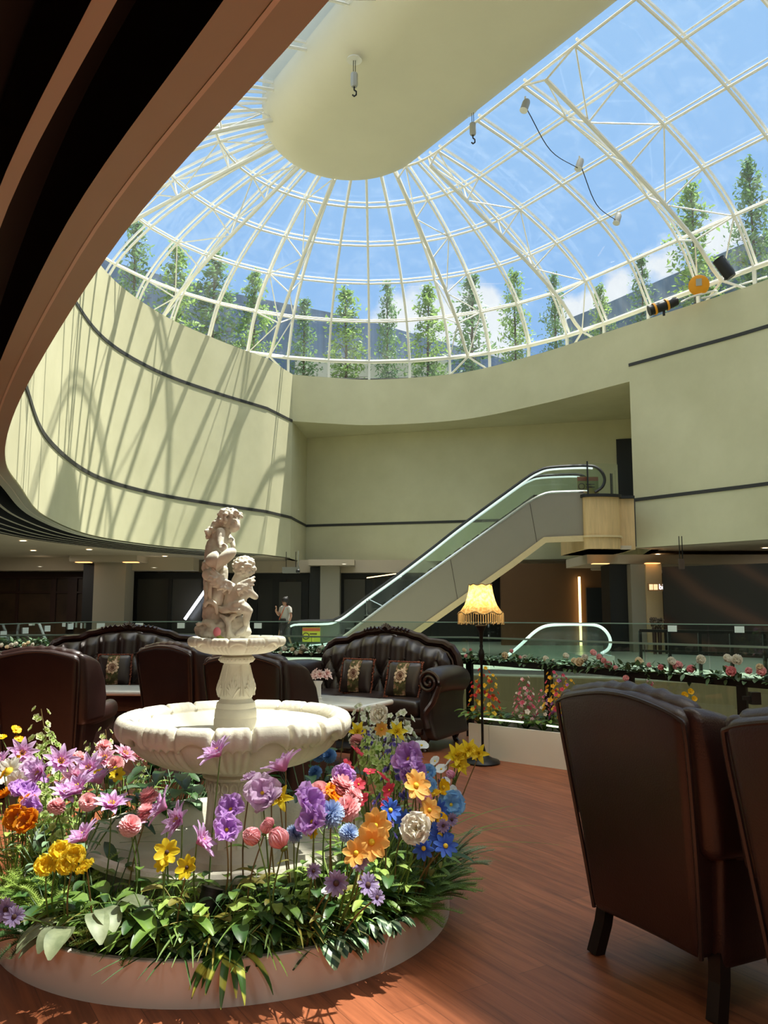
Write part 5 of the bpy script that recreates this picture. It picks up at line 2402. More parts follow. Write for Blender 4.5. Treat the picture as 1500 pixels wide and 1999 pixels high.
ruffled('purple sweet pea', [(190, 124, 208), (218, 174, 238)], 5, .060, .034, 2, .6)
ruffled('pale lilac sweet pea', [(206, 160, 206), (224, 196, 226)], 4, .072, .045)
ruffled('orange poppy', [(214, 112, 20), (248, 164, 30)], 5, .05, .036)
ruffled('light blue poppy', [(140, 196, 232), (150, 202, 246)], 5, .058, .044)
ruffled('white poppy', [(236, 226, 190), (246, 242, 232)], 6, .062, .045, 3, .3)
ruffled('yellow ranunculus', [(252, 216, 40), (254, 236, 80)], 6, .040, .028, 2, .6)


def pom(name, colors, R=.04, n=130, W=.007, flat=.9):
    b = BM()
    for k in range(n):
        z = 1 - 1.7 * (k + .5) / n
        th = math.acos(max(-1, z))
        petal(b, R, W, k * 2.39996, th * .92, .25, .002, 0, .4, 0, .002, .15, 3, 2, seed=k)
    kind(name, ('blossom', b, petalmat(name + '_petal', *colors, trans=.3)), ('calyx', ball_center(.012, -.012), STEM))


pom('pink carnation', [(244, 176, 180), (250, 208, 212)], .044, 90, .014)
pom('blue pompom', [(70, 120, 190), (150, 194, 236)], .036)
pom('pale blue pompom', [(120, 150, 200), (200, 218, 244)], .044)


def budglobe(name, colors, R=.036):
    b = BM()
    for q in range(4):
        for k in range(6):
            petal(b, R * 2.2, R * .95, 2 * PI * k / 6 + q * .5, 1.25 - .2 * q, -1.9 + .12 * q, .002, 0, .45, 0, .002, .35, 6, 4, seed=k + q)
    kind(name, ('blossom', b, petalmat(name + '_petal', *colors, trans=.2, tip=.06)), ('calyx', ball_center(.014, -.004), STEM))


budglobe('pink peony bud', [(232, 150, 160), (244, 184, 192)])
budglobe('pink ranunculus', [(222, 140, 180), (240, 184, 212)], .032)
budglobe('cream rosebud', [(226, 214, 190), (244, 238, 222)], .026)


def cosmos(name, colors, n=8, L=.052, W=.017, c=YELLOWC, cr=.010, tip=-.35):
    b = BM()
    for k in range(n):
        petal(b, L, W, 2 * PI * k / n + rk.uniform(-.08, .08), 1.15 + rk.uniform(-.12, .12), .3, .004, 0, .5, tip, .003, .12, 5, 4, seed=k)
    kind(name, ('blossom', b, petalmat(name + '_petal', *colors, trans=.3)), ('flower_center', ball_center(cr, .004), c))


cosmos('orange cosmos', [(246, 170, 60), (252, 204, 120)], 8, .050, .0165, tip=-.1)
cosmos('blue cosmos', [(40, 76, 190), (84, 130, 226)], 9, .046, .0105, tip=-.1)
cosmos('purple daisy', [(120, 96, 150), (206, 192, 226)], 14, .034, .006, DARKC, .009)
cosmos('yellow anemone', [(226, 196, 20), (244, 220, 60)], 7, .040, .0115, DARKC, .007)
cosmos('red star flower', [(226, 60, 84), (240, 96, 118)], 6, .028, .0105, YELLOWC, .004)
cosmos('white daisy', [(240, 236, 220), (248, 246, 240)], 12, .048, .012, YELLOWC, .016)
cosmos('white cup flower', [(226, 232, 236), (240, 244, 246)], 5, .036, .022, YELLOWC, .007)
cosmos('yellow buttercup', [(240, 180, 0), (252, 206, 20)], 5, .024, .014, YELLOWC, .006)


def spikemat(a, b_):
    return None


def spike(name, ca, cb, n=16, h=.30, fl=.024, taper=.6, more=()):
    """tall flower spike: florets are separate parts"""
    b = BM()
    for k in range(5):
        petal(b, fl, fl * .5, 2 * PI * k / 5, 1.0, .3, .002, 0, .5, 0, .002, .2, 3, 2, seed=k)
    for k in range(3):
        petal(b, fl * .6, fl * .34, 2 * PI * (k + .5) / 3, .5, .5, .001, .002, .5, 0, .002, .2, 3, 2, seed=k)
    cols = [cb] + list(more)
    me0 = mesh('floret', b, 'all', [petalmat(name + '_petal', ca, cb, .35, tip=.04)])
    mes = [me0]
    for q, c in enumerate(more):
        m2 = me0.copy()
        m2.materials.clear()
        m2.materials.append(petalmat(name + '_petal', c, c, .35, tip=.04))
        mes.append(m2)
    KIND[name] = ('spike', mes, n, h, taper)


spike('white-green delphinium', (196, 214, 120), (232, 238, 196), 18, .30)
spike('lime hydrangea spray', (176, 204, 110), (212, 228, 160), 26, .17, .022, .15)
spike('white snapdragon', (214, 224, 190), (244, 248, 238), 16, .22, .026)
spike('violet larkspur', (96, 84, 170), (150, 136, 206), 14, .16, .018)
spike('pink-white stock', (226, 120, 150), (244, 160, 176), 22, .28, .020, .8, [(244, 236, 228), (240, 196, 204), (224, 110, 136)])
spike('yellow-red freesia', (226, 90, 60), (240, 130, 60), 24, .32, .020, .8, [(246, 206, 60), (226, 70, 80), (250, 220, 90)])
spike('violet-yellow freesia', (176, 110, 190), (200, 140, 214), 24, .28, .020, .8, [(246, 196, 60), (226, 90, 120), (250, 214, 90)])

SEQ = []


def flower(kd, u, v, Y, s=1.0, face=None, tall=None, foot=None, where='round planter', leaves=1):
    """one artificial flower: its head where (u, v) is sighted Y metres ahead, its stem planted in the soil below"""
    head = at(u, v, Y)
    r = random.Random(int(u * 7 + v * 13))
    if foot is None:
        fx, fy = head.x + r.uniform(-.06, .06), head.y + r.uniform(-.02, .10)
        dx, dy = fx - PC.x, fy - PC.y
        q = math.hypot(dx, dy)
        lo, hi = .76, PR - .06
        if q > hi:
            fx, fy = PC.x + dx / q * hi, PC.y + dy / q * hi
        if q < lo:
            fx, fy = PC.x + dx / q * lo, PC.y + dy / q * lo
        foot = V((fx, fy, .12))
    o = empty('flower', foot)
    SEQ.append((o, kd, u, v, where))
    h = head - foot
    mid = h * .5 + V((r.uniform(-.03, .03), r.uniform(-.03, .03), .03))
    K = KIND[kd]
    spk = K[0] == 'spike' if isinstance(K, tuple) else False
    b = BM()
    P_ = spline([V((0, 0, 0)), mid, h], 5)
    tube(b, P_, [.0045 - .002 * i / len(P_) for i in range(len(P_))], 5)
    obj('stem', b, STEM if r.random() < .7 else STEMBROWN, o)
    f = V(face) if face else V((r.uniform(-.9, .9), r.uniform(-1, .25), r.uniform(.25, 1.0)))
    rot = f.normalized().to_track_quat('Z', 'Y').to_euler()
    if spk:
        _, me, n, hh, tp = K
        hh *= s
        for k in range(n):
            t = k / (n - 1)
            p = h + V((0, 0, -hh * (1 - t)))
            a = k * 2.4
            rad = (.03 + .028 * (1 - t) * tp / .6) * s if tp > .3 else (.075 * math.sin(PI * (.15 + .8 * t))) * s * r.uniform(.4, 1)
            p = p + V((rad * math.cos(a), rad * math.sin(a), 0))
            q = obj('floret', me[r.randrange(len(me))], None, o)
            q.location = p
            q.scale = [s * (1.15 - .45 * t)] * 3
            q.rotation_euler = V((math.cos(a), math.sin(a), .55)).to_track_quat('Z', 'Y').to_euler()
    else:
        base = None
        for pn, me in K:
            q = obj(pn, me, None, o)
            q.location = h
            q.rotation_euler = rot
            q.scale = (s, s, s)
    for k in range(leaves):
        b = BM()
        t = r.uniform(.25, .6)
        p = h * t
        a = r.uniform(0, 2 * PI)
        leaf(b, (0, 0, 0), (math.cos(a), math.sin(a), .7), r.uniform(.07, .12), r.uniform(.010, .018), .9, .25, 5)
        q = obj('leaf', b, r.choice([LEAFA, LEAFA, LEAFC, LEAFD]), o)
        q.location = p
    return o


FL = [
    # left side and back of the bed
    ('white-green delphinium', 80, 1384, 4.55, 1.15), ('white-green delphinium', 206, 1424, 4.75, .95), ('white-green delphinium', 176, 1450, 4.6, .8), ('lime hydrangea spray', 108, 1492, 4.25, 1.25),
    ('lime hydrangea spray', 132, 1530, 4.1, 1.25), ('lime hydrangea spray', 88, 1540, 4.0, 1.1), ('lime hydrangea spray', 62, 1470, 4.4, 1.0), ('white-green delphinium', 275, 1482, 4.85, .7),
    ('lilac lily', 42, 1474, 4.35, 1.15), ('lilac lily', 118, 1492, 4.15, 1.25), ('lilac lily', 178, 1506, 4.1, 1.25), ('lilac lily', 158, 1548, 3.85, 1.4), ('lilac lily', 196, 1530, 3.95, 1.2), ('lilac lily', 128, 1556, 3.85, 1.1),
    ('lilac lily', 217, 1580, 3.6, 1.15), ('lilac lily', 168, 1641, 3.3, 1.1), ('lilac lily', 326, 1578, 3.45, 1.15), ('lilac lily', 356, 1606, 3.38, 1.1), ('lilac lily', 384, 1646, 3.28, 1.05), ('lilac lily', 430, 1476, 3.52, 1.15),
    ('lilac lily', 558, 1505, 3.5, 1.3), ('pink lily', 240, 1478, 4.6, 1.15), ('pink lily', 262, 1620, 3.5, 1.0), ('pink lily', 205, 1485, 4.5, 1.1),
    ('pink carnation', 203, 1460, 4.7, 1.05), ('pink carnation', 265, 1447, 4.95, 1.0), ('pink carnation', 268, 1478, 4.9, .95), ('pink carnation', 152, 1482, 4.5, 1.0), ('pink carnation', 226, 1492, 4.45, 1.0),
    ('pink carnation', 292, 1556, 3.62, 1.05), ('pink carnation', 288, 1587, 3.55, 1.0), ('pink carnation', 254, 1612, 3.46, 1.0), ('pink carnation', 172, 1566, 3.75, .9),
    ('orange poppy', 10, 1556, 3.95, 1.0), ('orange poppy', 34, 1596, 3.78, 1.2), ('orange poppy', 58, 1606, 3.7, 1.25), ('orange poppy', 55, 1570, 3.85, 1.0),
    ('yellow ranunculus', 118, 1664, 3.22, 1.1), ('yellow ranunculus', 146, 1672, 3.2, 1.1), ('yellow ranunculus', 130, 1690, 3.18, 1.0), ('yellow ranunculus', 170, 1698, 3.17, 1.0), ('yellow ranunculus', 90, 1692, 3.2, 1.15),
    ('yellow buttercup', 31, 1425, 4.5, 1.1), ('yellow buttercup', 37, 1444, 4.48, 1.0), ('yellow buttercup', 3, 1440, 4.4, 1.0), ('yellow anemone', 228, 1512, 4.3, 1.0), ('yellow anemone', 192, 1508, 4.2, .8),
    ('yellow anemone', 326, 1664, 3.22, 1.2), ('yellow anemone', 366, 1694, 3.15, 1.1), ('yellow anemone', 318, 1686, 3.2, .8),
    ('white daisy', 18, 1508, 4.1, 1.5), ('white daisy', 35, 1530, 4.0, 1.2), ('yellow buttercup', 8, 1512, 3.95, 1.3), ('yellow buttercup', 34, 1486, 4.2, 1.2),
    ('purple sweet pea', 48, 1552, 3.9, 1.2), ('purple sweet pea', 70, 1522, 4.05, 1.0), ('purple sweet pea', 62, 1580, 3.8, 1.0),
    ('lilac lily', 84, 1512, 4.0, 1.1), ('lilac lily', 8, 1490, 4.2, 1.0), ('pink lily', 150, 1520, 4.0, 1.1), ('pink carnation', 110, 1575, 3.75, .9), ('pale lilac sweet pea', 60, 1505, 4.1, .9), ('purple sweet pea', 34, 1545, 3.9, .9),
    ('white-green delphinium', 60, 1450, 4.5, 1.0), ('lime hydrangea spray', 118, 1578, 3.85, 1.0), ('lime hydrangea spray', 98, 1430, 4.5, .8),
    # middle front
    ('purple sweet pea', 452, 1582, 3.38, 1.1), ('purple sweet pea', 442, 1622, 3.28, 1.05), ('purple sweet pea', 598, 1572, 3.3, 1.45), ('purple sweet pea', 612, 1606, 3.22, 1.15), ('pale lilac sweet pea', 512, 1550, 3.42, 1.15),
    ('pale lilac sweet pea', 490, 1522, 3.48, .6), ('pale lilac sweet pea', 530, 1570, 3.4, .95), ('purple sweet pea', 668, 1518, 3.55, 1.0), ('yellow lily', 546, 1560, 3.5, 1.1),
    ('orange poppy', 648, 1556, 3.45, 1.1), ('pink carnation', 666, 1538, 3.5, 1.25), ('pink carnation', 680, 1578, 3.38, 1.2), ('pink carnation', 624, 1546, 3.5, 1.0),
    ('pale blue pompom', 646, 1590, 3.32, 1.25), ('pale blue pompom', 681, 1627, 3.22, .85), ('blue pompom', 622, 1474, 4.75, 1.1), ('blue pompom', 644, 1476, 4.72, 1.1), ('blue pompom', 616, 1508, 4.6, 1.05), ('pale blue pompom', 574, 1628, 3.3, .8),
    ('pink peony bud', 503, 1637, 3.24, 1.0), ('pink peony bud', 554, 1655, 3.17, 1.12), ('pink peony bud', 534, 1612, 3.3, .6), ('pink peony bud', 516, 1628, 3.3, .7),
    # right side
    ('red star flower', 696, 1468, 4.35, 1.3), ('red star flower', 677, 1492, 4.25, 1.0), ('red star flower', 700, 1532, 4.0, 1.2), ('red star flower', 707, 1562, 3.8, 1.25), ('red star flower', 722, 1508, 4.05, 1.1),
    ('red star flower', 748, 1519, 3.95, 1.3), ('red star flower', 761, 1543, 3.85, 1.2), ('red star flower', 754, 1568, 3.75, 1.1), ('red star flower', 684, 1506, 4.1, .9),
    ('white snapdragon', 704, 1376, 4.75, 1.0), ('white snapdragon', 722, 1382, 4.75, 1.0), ('white snapdragon', 764, 1396, 4.7, .9), ('white snapdragon', 789, 1390, 4.6, 1.25), ('white snapdragon', 786, 1430, 4.55, .9),
    ('white poppy', 743, 1396, 4.55, .95), ('yellow lily', 697, 1430, 4.6, 1.1), ('yellow lily', 774, 1430, 4.5, 1.1), ('orange cosmos', 746, 1424, 4.55, .8), ('pink carnation', 697, 1447, 4.5, .9), ('pink carnation', 672, 1424, 4.8, .9),
    ('lime hydrangea spray', 738, 1452, 4.4, 1.2), ('lime hydrangea spray', 752, 1482, 4.3, 1.1), ('lime hydrangea spray', 718, 1440, 4.45, 1.0), ('violet larkspur', 716, 1424, 4.5, .7), ('violet larkspur', 764, 1438, 4.4, 1.0), ('violet larkspur', 775, 1448, 4.3, 1.0), ('violet larkspur', 768, 1495, 4.0, 1.3),
    ('purple sweet pea', 800, 1484, 3.95, 1.45), ('purple sweet pea', 808, 1508, 3.85, 1.15), ('violet larkspur', 745, 1560, 3.7, 1.0),
    ('orange cosmos', 812, 1534, 3.6, 1.3), ('orange cosmos', 731, 1612, 3.22, 1.3), ('orange cosmos', 726, 1644, 3.15, 1.3), ('orange cosmos', 696, 1666, 3.12, 1.0), ('orange cosmos', 838, 1582, 3.6, 1.0),
    ('white poppy', 816, 1620, 3.42, 1.15), ('light blue poppy', 880, 1572, 3.85, 1.15), ('light blue poppy', 832, 1538, 3.85, .9), ('light blue poppy', 836, 1508, 4.0, .7), ('pale blue pompom', 892, 1552, 3.95, .55),
    ('blue cosmos', 846, 1606, 3.62, 1.2), ('blue cosmos', 860, 1630, 3.56, 1.25), ('blue cosmos', 870, 1652, 3.52, 1.1), ('blue cosmos', 828, 1656, 3.42, 1.0), ('blue cosmos', 762, 1582, 3.5, 1.0),
    ('pink ranunculus', 842, 1566, 3.68, 1.05), ('yellow buttercup', 865, 1537, 3.85, 1.4), ('yellow buttercup', 848, 1552, 3.8, 1.3), ('yellow buttercup', 862, 1598, 3.6, 1.0),
    ('yellow lily', 890, 1480, 4.2, 1.35), ('yellow lily', 914, 1466, 4.2, 1.1), ('yellow lily', 936, 1473, 4.2, 1.0), ('pink ranunculus', 886, 1518, 4.05, .7), ('white cup flower', 862, 1502, 4.1, .8), ('white cup flower', 876, 1490, 4.1, .6), ('white cup flower', 823, 1456, 4.3, 1.0),
    ('white snapdragon', 740, 1408, 4.7, 1.0), ('white snapdragon', 776, 1412, 4.6, 1.1), ('pink carnation', 690, 1556, 3.45, .9), ('purple sweet pea', 790, 1520, 3.9, .8), ('white cup flower', 850, 1486, 4.2, .7), ('white cup flower', 870, 1526, 4.0, .6), ('violet larkspur', 856, 1520, 4.0, .9),
    ('yellow lily', 902, 1474, 4.22, 1.15), ('yellow lily', 896, 1496, 4.18, 1.0), ('purple daisy', 882, 1600, 3.75, .8), ('white cup flower', 884, 1542, 4.0, .6), ('yellow anemone', 640, 1556, 3.5, .8), ('lime hydrangea spray', 770, 1470, 4.3, 1.0), ('blue cosmos', 790, 1600, 3.55, .9), ('blue cosmos', 856, 1580, 3.75, .9), ('pale blue pompom', 880, 1556, 3.9, .5),
    ('purple daisy', 657, 1724, 3.10, 1.25), ('purple daisy', 718, 1728, 3.08, 1.2), ('purple daisy', 703, 1684, 3.14, 1.0), ('purple daisy', 736, 1752, 3.06, .8), ('purple daisy', 612, 1700, 3.15, .8), ('purple daisy', 866, 1612, 3.55, .8),
    ('purple daisy', 12, 1776, 3.02, 1.1), ('purple daisy', 28, 1790, 3.0, 1.0), ('white cup flower', 640, 1740, 3.1, .6), ('yellow anemone', 612, 1628, 3.3, .5)]
for kd, u, v, Y, s in FL:
    spk = isinstance(KIND[kd], tuple)
    fc = None
    if kd in ('orange cosmos', 'blue cosmos', 'purple daisy', 'white daisy'):
        fc = (.1 + .5 * math.sin(u), -1, .5 + .3 * math.cos(v))
    if kd in ('light blue poppy', 'white poppy', 'yellow lily', 'yellow anemone'):
        fc = (.45 * math.sin(u * 1.3), -1, .55)
    flower(kd, u, v, Y, s, fc, leaves=1)
# the hanging reel of names: one label each, told apart by look and by order from the left
LOOK = {'lilac lily': 'lilac double lily', 'pink lily': 'pale pink lily', 'yellow lily': 'bright yellow lily', 'purple sweet pea': 'ruffled purple flower', 'pale lilac sweet pea': 'sheer pale lilac flower',
        'orange poppy': 'orange poppy', 'light blue poppy': 'light blue poppy', 'white poppy': 'large white poppy', 'yellow ranunculus': 'full yellow bloom', 'pink carnation': 'pink carnation', 'blue pompom': 'mid-blue pompom flower',
        'pale blue pompom': 'pale blue pompom flower', 'pink peony bud': 'round pink peony bud', 'pink ranunculus': 'round mauve-pink bloom', 'cream rosebud': 'cream rosebud', 'orange cosmos': 'apricot-orange cosmos', 'blue cosmos': 'deep blue cosmos', 'purple daisy': 'small purple daisy',
        'yellow anemone': 'yellow dark-centred flower', 'red star flower': 'small red star flower', 'white daisy': 'big white daisy', 'white cup flower': 'small white cup flower', 'yellow buttercup': 'small golden buttercup',
        'white-green delphinium': 'tall pale green flower spike', 'lime hydrangea spray': 'lime green hydrangea spray', 'white snapdragon': 'white snapdragon spike', 'violet larkspur': 'short violet flower spike',
        'pink-white stock': 'pink and white flower spike', 'yellow-red freesia': 'red and yellow flower spike', 'violet-yellow freesia': 'violet and yellow flower spike'}
ORD = 'first second third fourth fifth sixth seventh eighth ninth tenth eleventh twelfth thirteenth fourteenth fifteenth sixteenth seventeenth eighteenth nineteenth twentieth'.split()
NUM = 'zero one two three four five six seven eight nine ten eleven twelve thirteen fourteen fifteen sixteen seventeen eighteen nineteen twenty'.split()


def name_flowers():
    groups = {}
    for o, kd, u, v, where in SEQ:
        groups.setdefault((kd, where), []).append((u, v, o))
    for (kd, where), L in groups.items():
        L.sort(key=lambda x: (x[0], x[1]))
        for i, (u, v, o) in enumerate(L):
            if len(L) == 1:
                lab = 'only %s in the %s' % (LOOK[kd], where)
            else:
                lab = '%s, %s from the left of the %s in the %s' % (LOOK[kd], ORD[i], NUM[len(L)], where)
            tag(o, lab, 'flower', kd.replace('_', ' ') + 's in the ' + where)
            o.name = kd.replace('-', '_').replace(' ', '_')


# ------------------------------------------------------------------ foliage plants in the round bed
PLANTS = []


def bedspot(u, v, Y, z=.12, lim=.14):
    p = at(u, v, Y)
    dx, dy = p.x - PC.x, p.y - PC.y
    q = math.hypot(dx, dy)
    if q > PR - lim:
        p.x, p.y = PC.x + dx / q * (PR - lim), PC.y + dy / q * (PR - lim)
    if q < .77:
        p.x, p.y = PC.x + dx / q * .77, PC.y + dy / q * .77
    return V((p.x, p.y, z))


def plant(name, lab, foot, builder, grp=None, m=LEAFB):
    o = empty(name, foot)
    tag(o, lab, 'plant', grp)
    builder(o)
    return o


def leafy(n, L, W, spread=1.0, droop=1.0, m=LEAFB, h=.12, fold=.25, seed=0, pw=.7, ss=True, out=None, stalk=.0022):
    """builder: n single leaves on stalks"""
    def f(o):
        r = random.Random(seed)
        for k in range(n):
            a = k * 2.4 + r.uniform(-.4, .4)
            if out is not None and r.random() < .65:
                a = out + r.uniform(-1.3, 1.3)
            d = V((math.cos(a) * spread, math.sin(a) * spread, 1.1 - .5 * r.random()))
            hh = h * r.uniform(.5, 1.15)
            base = d.normalized() * hh
            b = BM()
            tube(b, [(0, 0, 0), base * .5 + V((0, 0, .01)), base], stalk, 4)
            dd = V((math.cos(a), math.sin(a), .35))
            leaf(b, base, dd, L * r.uniform(.75, 1.15), W * r.uniform(.8, 1.15), droop, fold, 7, pw)
            obj('leaf', b, m, o, smooth='all')
    return f


def feathery(n, L, m, seed=0, out=None, up=.8, nd=9, nl=.02):
    """builder: asparagus-like sprays, each stem a part with its needles"""
    def f(o):
        r = random.Random(seed)
        for k in range(n):
            a = k * 2.4 + r.uniform(-.3, .3)
            if out is not None:
                a = out + r.uniform(-1.1, 1.1)
            d = V((math.cos(a), math.sin(a), up * r.uniform(.6, 1.3))).normalized()
            LL = L * r.uniform(.6, 1.1)
            p = V((0, 0, 0))
            pts = [p.copy()]
            for i in range(nd):
                d = (d + V((0, 0, -.085))).normalized()
                p = p + d * LL / nd
                pts.append(p.copy())
            b = BM()
            tube(b, pts, .0016, 3)
            for i in range(2, nd + 1):
                for q in range(8):
                    aa = q * .785 + i
                    w = V((math.cos(aa), math.sin(aa), .35)).normalized()
                    for c_ in (pts[i], (pts[i] + pts[i - 1]) / 2):
                        e_ = c_ + w * nl * r.uniform(.7, 1.3)
                        s_ = w.cross(V((0, 0, 1))).normalized() * .0016
                        b.faces.new([b.verts.new(x) for x in (c_ - s_, e_, c_ + s_)])
            obj('frond', b, m, o, False)
    return f


PIC = math.atan2(-1, -.1)
plant('caladium', 'pale veined arrow-leaf plant hanging over the planter rim at the left', bedspot(75, 1760, 3.05, .12, .07), leafy(13, .15, .044, .7, 1.4, CALADIUM, .24, .2, 2, .75, out=-1.9), None)
plant('variegated_dracaena', 'yellow-striped strap-leaf plant spilling over the front of the planter rim', bedspot(448, 1830, 2.98, .17, .05), leafy(17, .21, .016, 1.0, 1.9, LEAFPALM, .03, .3, 8, .8, out=-1.6), None)
spec = [
    ('broadleaf_plant', 'broad green folded leaves rising beside the lower pool at the left', (226, 1690, 3.25), leafy(6, .22, .045, .5, .9, LEAFA, .22, .4, 4, .7)),
    ('broadleaf_plant', 'dark broad-leaf plant at the front, left of the black garden spotlight', (300, 1790, 3.02), leafy(9, .18, .036, .6, 1.0, LEAFB, .15, .35, 5, .7)),
    ('calathea', 'striped round-leaf plant in front of the black garden spotlight', (345, 1810, 2.99), leafy(11, .075, .032, .9, 1.0, LEAFSTRIPE, .14, .2, 6, .5, out=-1.6)),
    ('calathea', 'striped round-leaf plant right of the black garden spotlight', (395, 1805, 2.99), leafy(11, .075, .032, .9, 1.0, LEAFSTRIPE, .15, .2, 7, .5, out=-1.5)),
    ('calathea', 'striped pale-tipped leaf plant at the front near the left arrow-leaf plant', (262, 1800, 3.0), leafy(9, .07, .028, .8, 1.0, LEAFA, .13, .2, 9, .5, out=-1.6)),
    ('fern', 'dark fern low behind the rim, right of the yellow-striped plant', (535, 1835, 2.99), leafy(12, .15, .014, .9, .9, LEAFB, .06, .1, 11, .5, out=-1.6)),
    ('ivy_plant', 'white-edged ivy leaves left of the pink peony buds', (492, 1770, 3.05), leafy(12, .05, .026, 1.0, 1.0, LEAFE, .16, .15, 12, .4)),
    ('asparagus_fern', 'bright lime sprig of needles at the planter front right of centre', (640, 1815, 3.0), feathery(7, .17, LEAFC, 13, -1.5, 1.2, 9, .022)),
    ('arrow_leaf_plant', 'two-tone pointed leaves drooping over the rim under the purple daisies', (700, 1805, 3.02), leafy(9, .14, .040, .9, 1.6, LEAFSTRIPE, .10, .25, 14, .7, out=-1.2)),
    ('wandering_plant', 'silver-striped trailing plant along the right part of the rim', (760, 1780, 3.12), leafy(24, .075, .018, 1.1, 1.5, LEAFSTRIPE, .15, .2, 15, .7, out=-.9)),
    ('wandering_plant', 'silver-striped trailing plant further right along the rim, under the white poppy', (812, 1740, 3.25), leafy(24, .075, .018, 1.1, 1.5, LEAFSTRIPE, .16, .2, 16, .7, out=-.7)),
    ('asparagus_fern', 'feathery green bush at the right end of the planter, lower part', (868, 1725, 3.55), feathery(30, .24, LEAFA, 17, -.5, 1.1, 10, .030)),
    ('asparagus_fern', 'feathery green bush at the right end of the planter, under the blue poppies', (880, 1660, 3.8), feathery(34, .27, LEAFA, 18, -.3, 1.3, 10, .030)),
    ('asparagus_fern', 'feathery dark bush right of the white poppy', (840, 1700, 3.45), feathery(28, .26, LEAFA, 19, -.6, 1.6, 10, .030)),
    ('asparagus_fern', 'feathery pale bush at the back right of the planter', (892, 1600, 4.1), feathery(26, .30, LEAFE, 20, -.1, 1.5, 10, .028)),
    ('asparagus_fern', 'feathery bush hanging at the far left of the planter', (20, 1770, 3.35), feathery(18, .26, LEAFB, 21, -2.4, .9, 11, .028)),
    ('asparagus_fern', 'bright feathery grass under the orange poppies at the left', (90, 1680, 3.5), feathery(22, .30, LEAFC, 22, None, 1.9, 12, .028)),
    ('asparagus_fern', 'bright feathery grass between the hydrangea sprays and the lower pool', (140, 1640, 3.7), feathery(22, .30, LEAFC, 23, None, 1.9, 12, .028)),
    ('asparagus_fern', 'green feathery grass at the left edge of the planter', (30, 1690, 3.6), feathery(22, .28, LEAFA, 24, -2.6, 1.4, 12, .028)),
    ('white_flowered_fern', 'drooping needle plant with tiny white tufts left of centre', (200, 1770, 3.08), feathery(18, .22, LEAFA, 25, -1.7, 1.2, 11, .022)),
    ('eucalyptus', 'grey-green broad leaves at the back, left of the fountain pedestal', (370, 1560, 4.75), leafy(26, .13, .036, .5, .8, LEAFE, .48, .2, 26, .6)),
    ('hosta', 'dark glossy leaves at the back of the bed behind the lower pool', (330, 1560, 4.9), leafy(34, .17, .042, .55, .9, LEAFB, .46, .25, 27, .6)),
    ('hosta', 'dark glossy leaves at the back of the bed, left of the bowl', (275, 1560, 4.8), leafy(34, .17, .042, .55, .9, LEAFB, .46, .25, 28, .6)),
    ('broadleaf_plant', 'large arching green leaf behind the pink carnations at the left', (205, 1590, 4.2), leafy(7, .26, .055, .6, 1.3, LEAFB, .30, .3, 29, .6)),
    ('hosta', 'mixed green leaves under the bowl on its right', (600, 1580, 4.85), leafy(34, .16, .034, .5, .8, LEAFB, .46, .25, 30, .6)),
    ('rush', 'tall upright reed leaves right of the bowl behind the blue pompoms', (640, 1560, 4.7), leafy(26, .42, .008, .22, .5, LEAFA, .05, .3, 31, .6)),
    ('rush', 'tall thin arching grass behind the purple blooms at the right', (815, 1560, 4.3), leafy(22, .66, .0045, .28, .35, LEAFA, .12, .3, 32, .6)),
    ('rush', 'tall thin arching grass behind the pale green spikes at the left', (75, 1560, 4.4), leafy(20, .62, .0045, .28, .35, LEAFA, .12, .3, 33, .6)),
    ('broadleaf_plant', 'olive oval leaves on brown twigs near the low yellow flowers', (390, 1750, 3.12), leafy(8, .09, .028, .4, .6, LEAFD, .28, .25, 34, .5)),
    ('broadleaf_plant', 'dark oval leaves under the orange cosmos', (742, 1720, 3.2), leafy(14, .11, .028, .7, .9, LEAFB, .22, .25, 35, .6)),
    ('broadleaf_plant', 'leafy dark clump under the purple blooms at the right', (790, 1640, 3.6), leafy(18, .12, .026, .6, .8, LEAFB, .32, .25, 36, .6)),
    ('broadleaf_plant', 'lime leafy clump among the red star flowers', (715, 1600, 3.75), leafy(26, .08, .012, .45, .7, LEAFC, .42, .2, 37, .6)),
    ('broadleaf_plant', 'leafy clump at the front under the ruffled purple flowers', (600, 1760, 3.08), leafy(16, .12, .022, .6, .9, LEAFB, .2, .25, 38, .6)),
    ('broadleaf_plant', 'low leafy clump at the front, far left beside the arrow-leaf plant', (150, 1790, 3.05), leafy(16, .11, .022, .7, .9, LEAFB, .14, .25, 39, .6)),
    ('eucalyptus', 'pale green leafy sprays at the back right of the bowl', (735, 1540, 4.45), leafy(34, .06, .018, .4, .6, LEAFC, .48, .2, 40, .5)),
    ('rush', 'thin upright stems at the front below the pink buds', (530, 1780, 3.08), leafy(22, .34, .004, .3, .5, LEAFA, .05, .3, 41, .6)),
    ('rush', 'thin upright stems at the front left of the buds', (330, 1770, 3.1), leafy(18, .36, .004, .3, .5, LEAFB, .05, .3, 42, .6)),
    ('broadleaf_plant', 'bright spear-shaped leaves rising before the lower pool', (275, 1740, 3.12), leafy(7, .17, .024, .25, .4, LEAFA, .1, .35, 43, .7)),
]
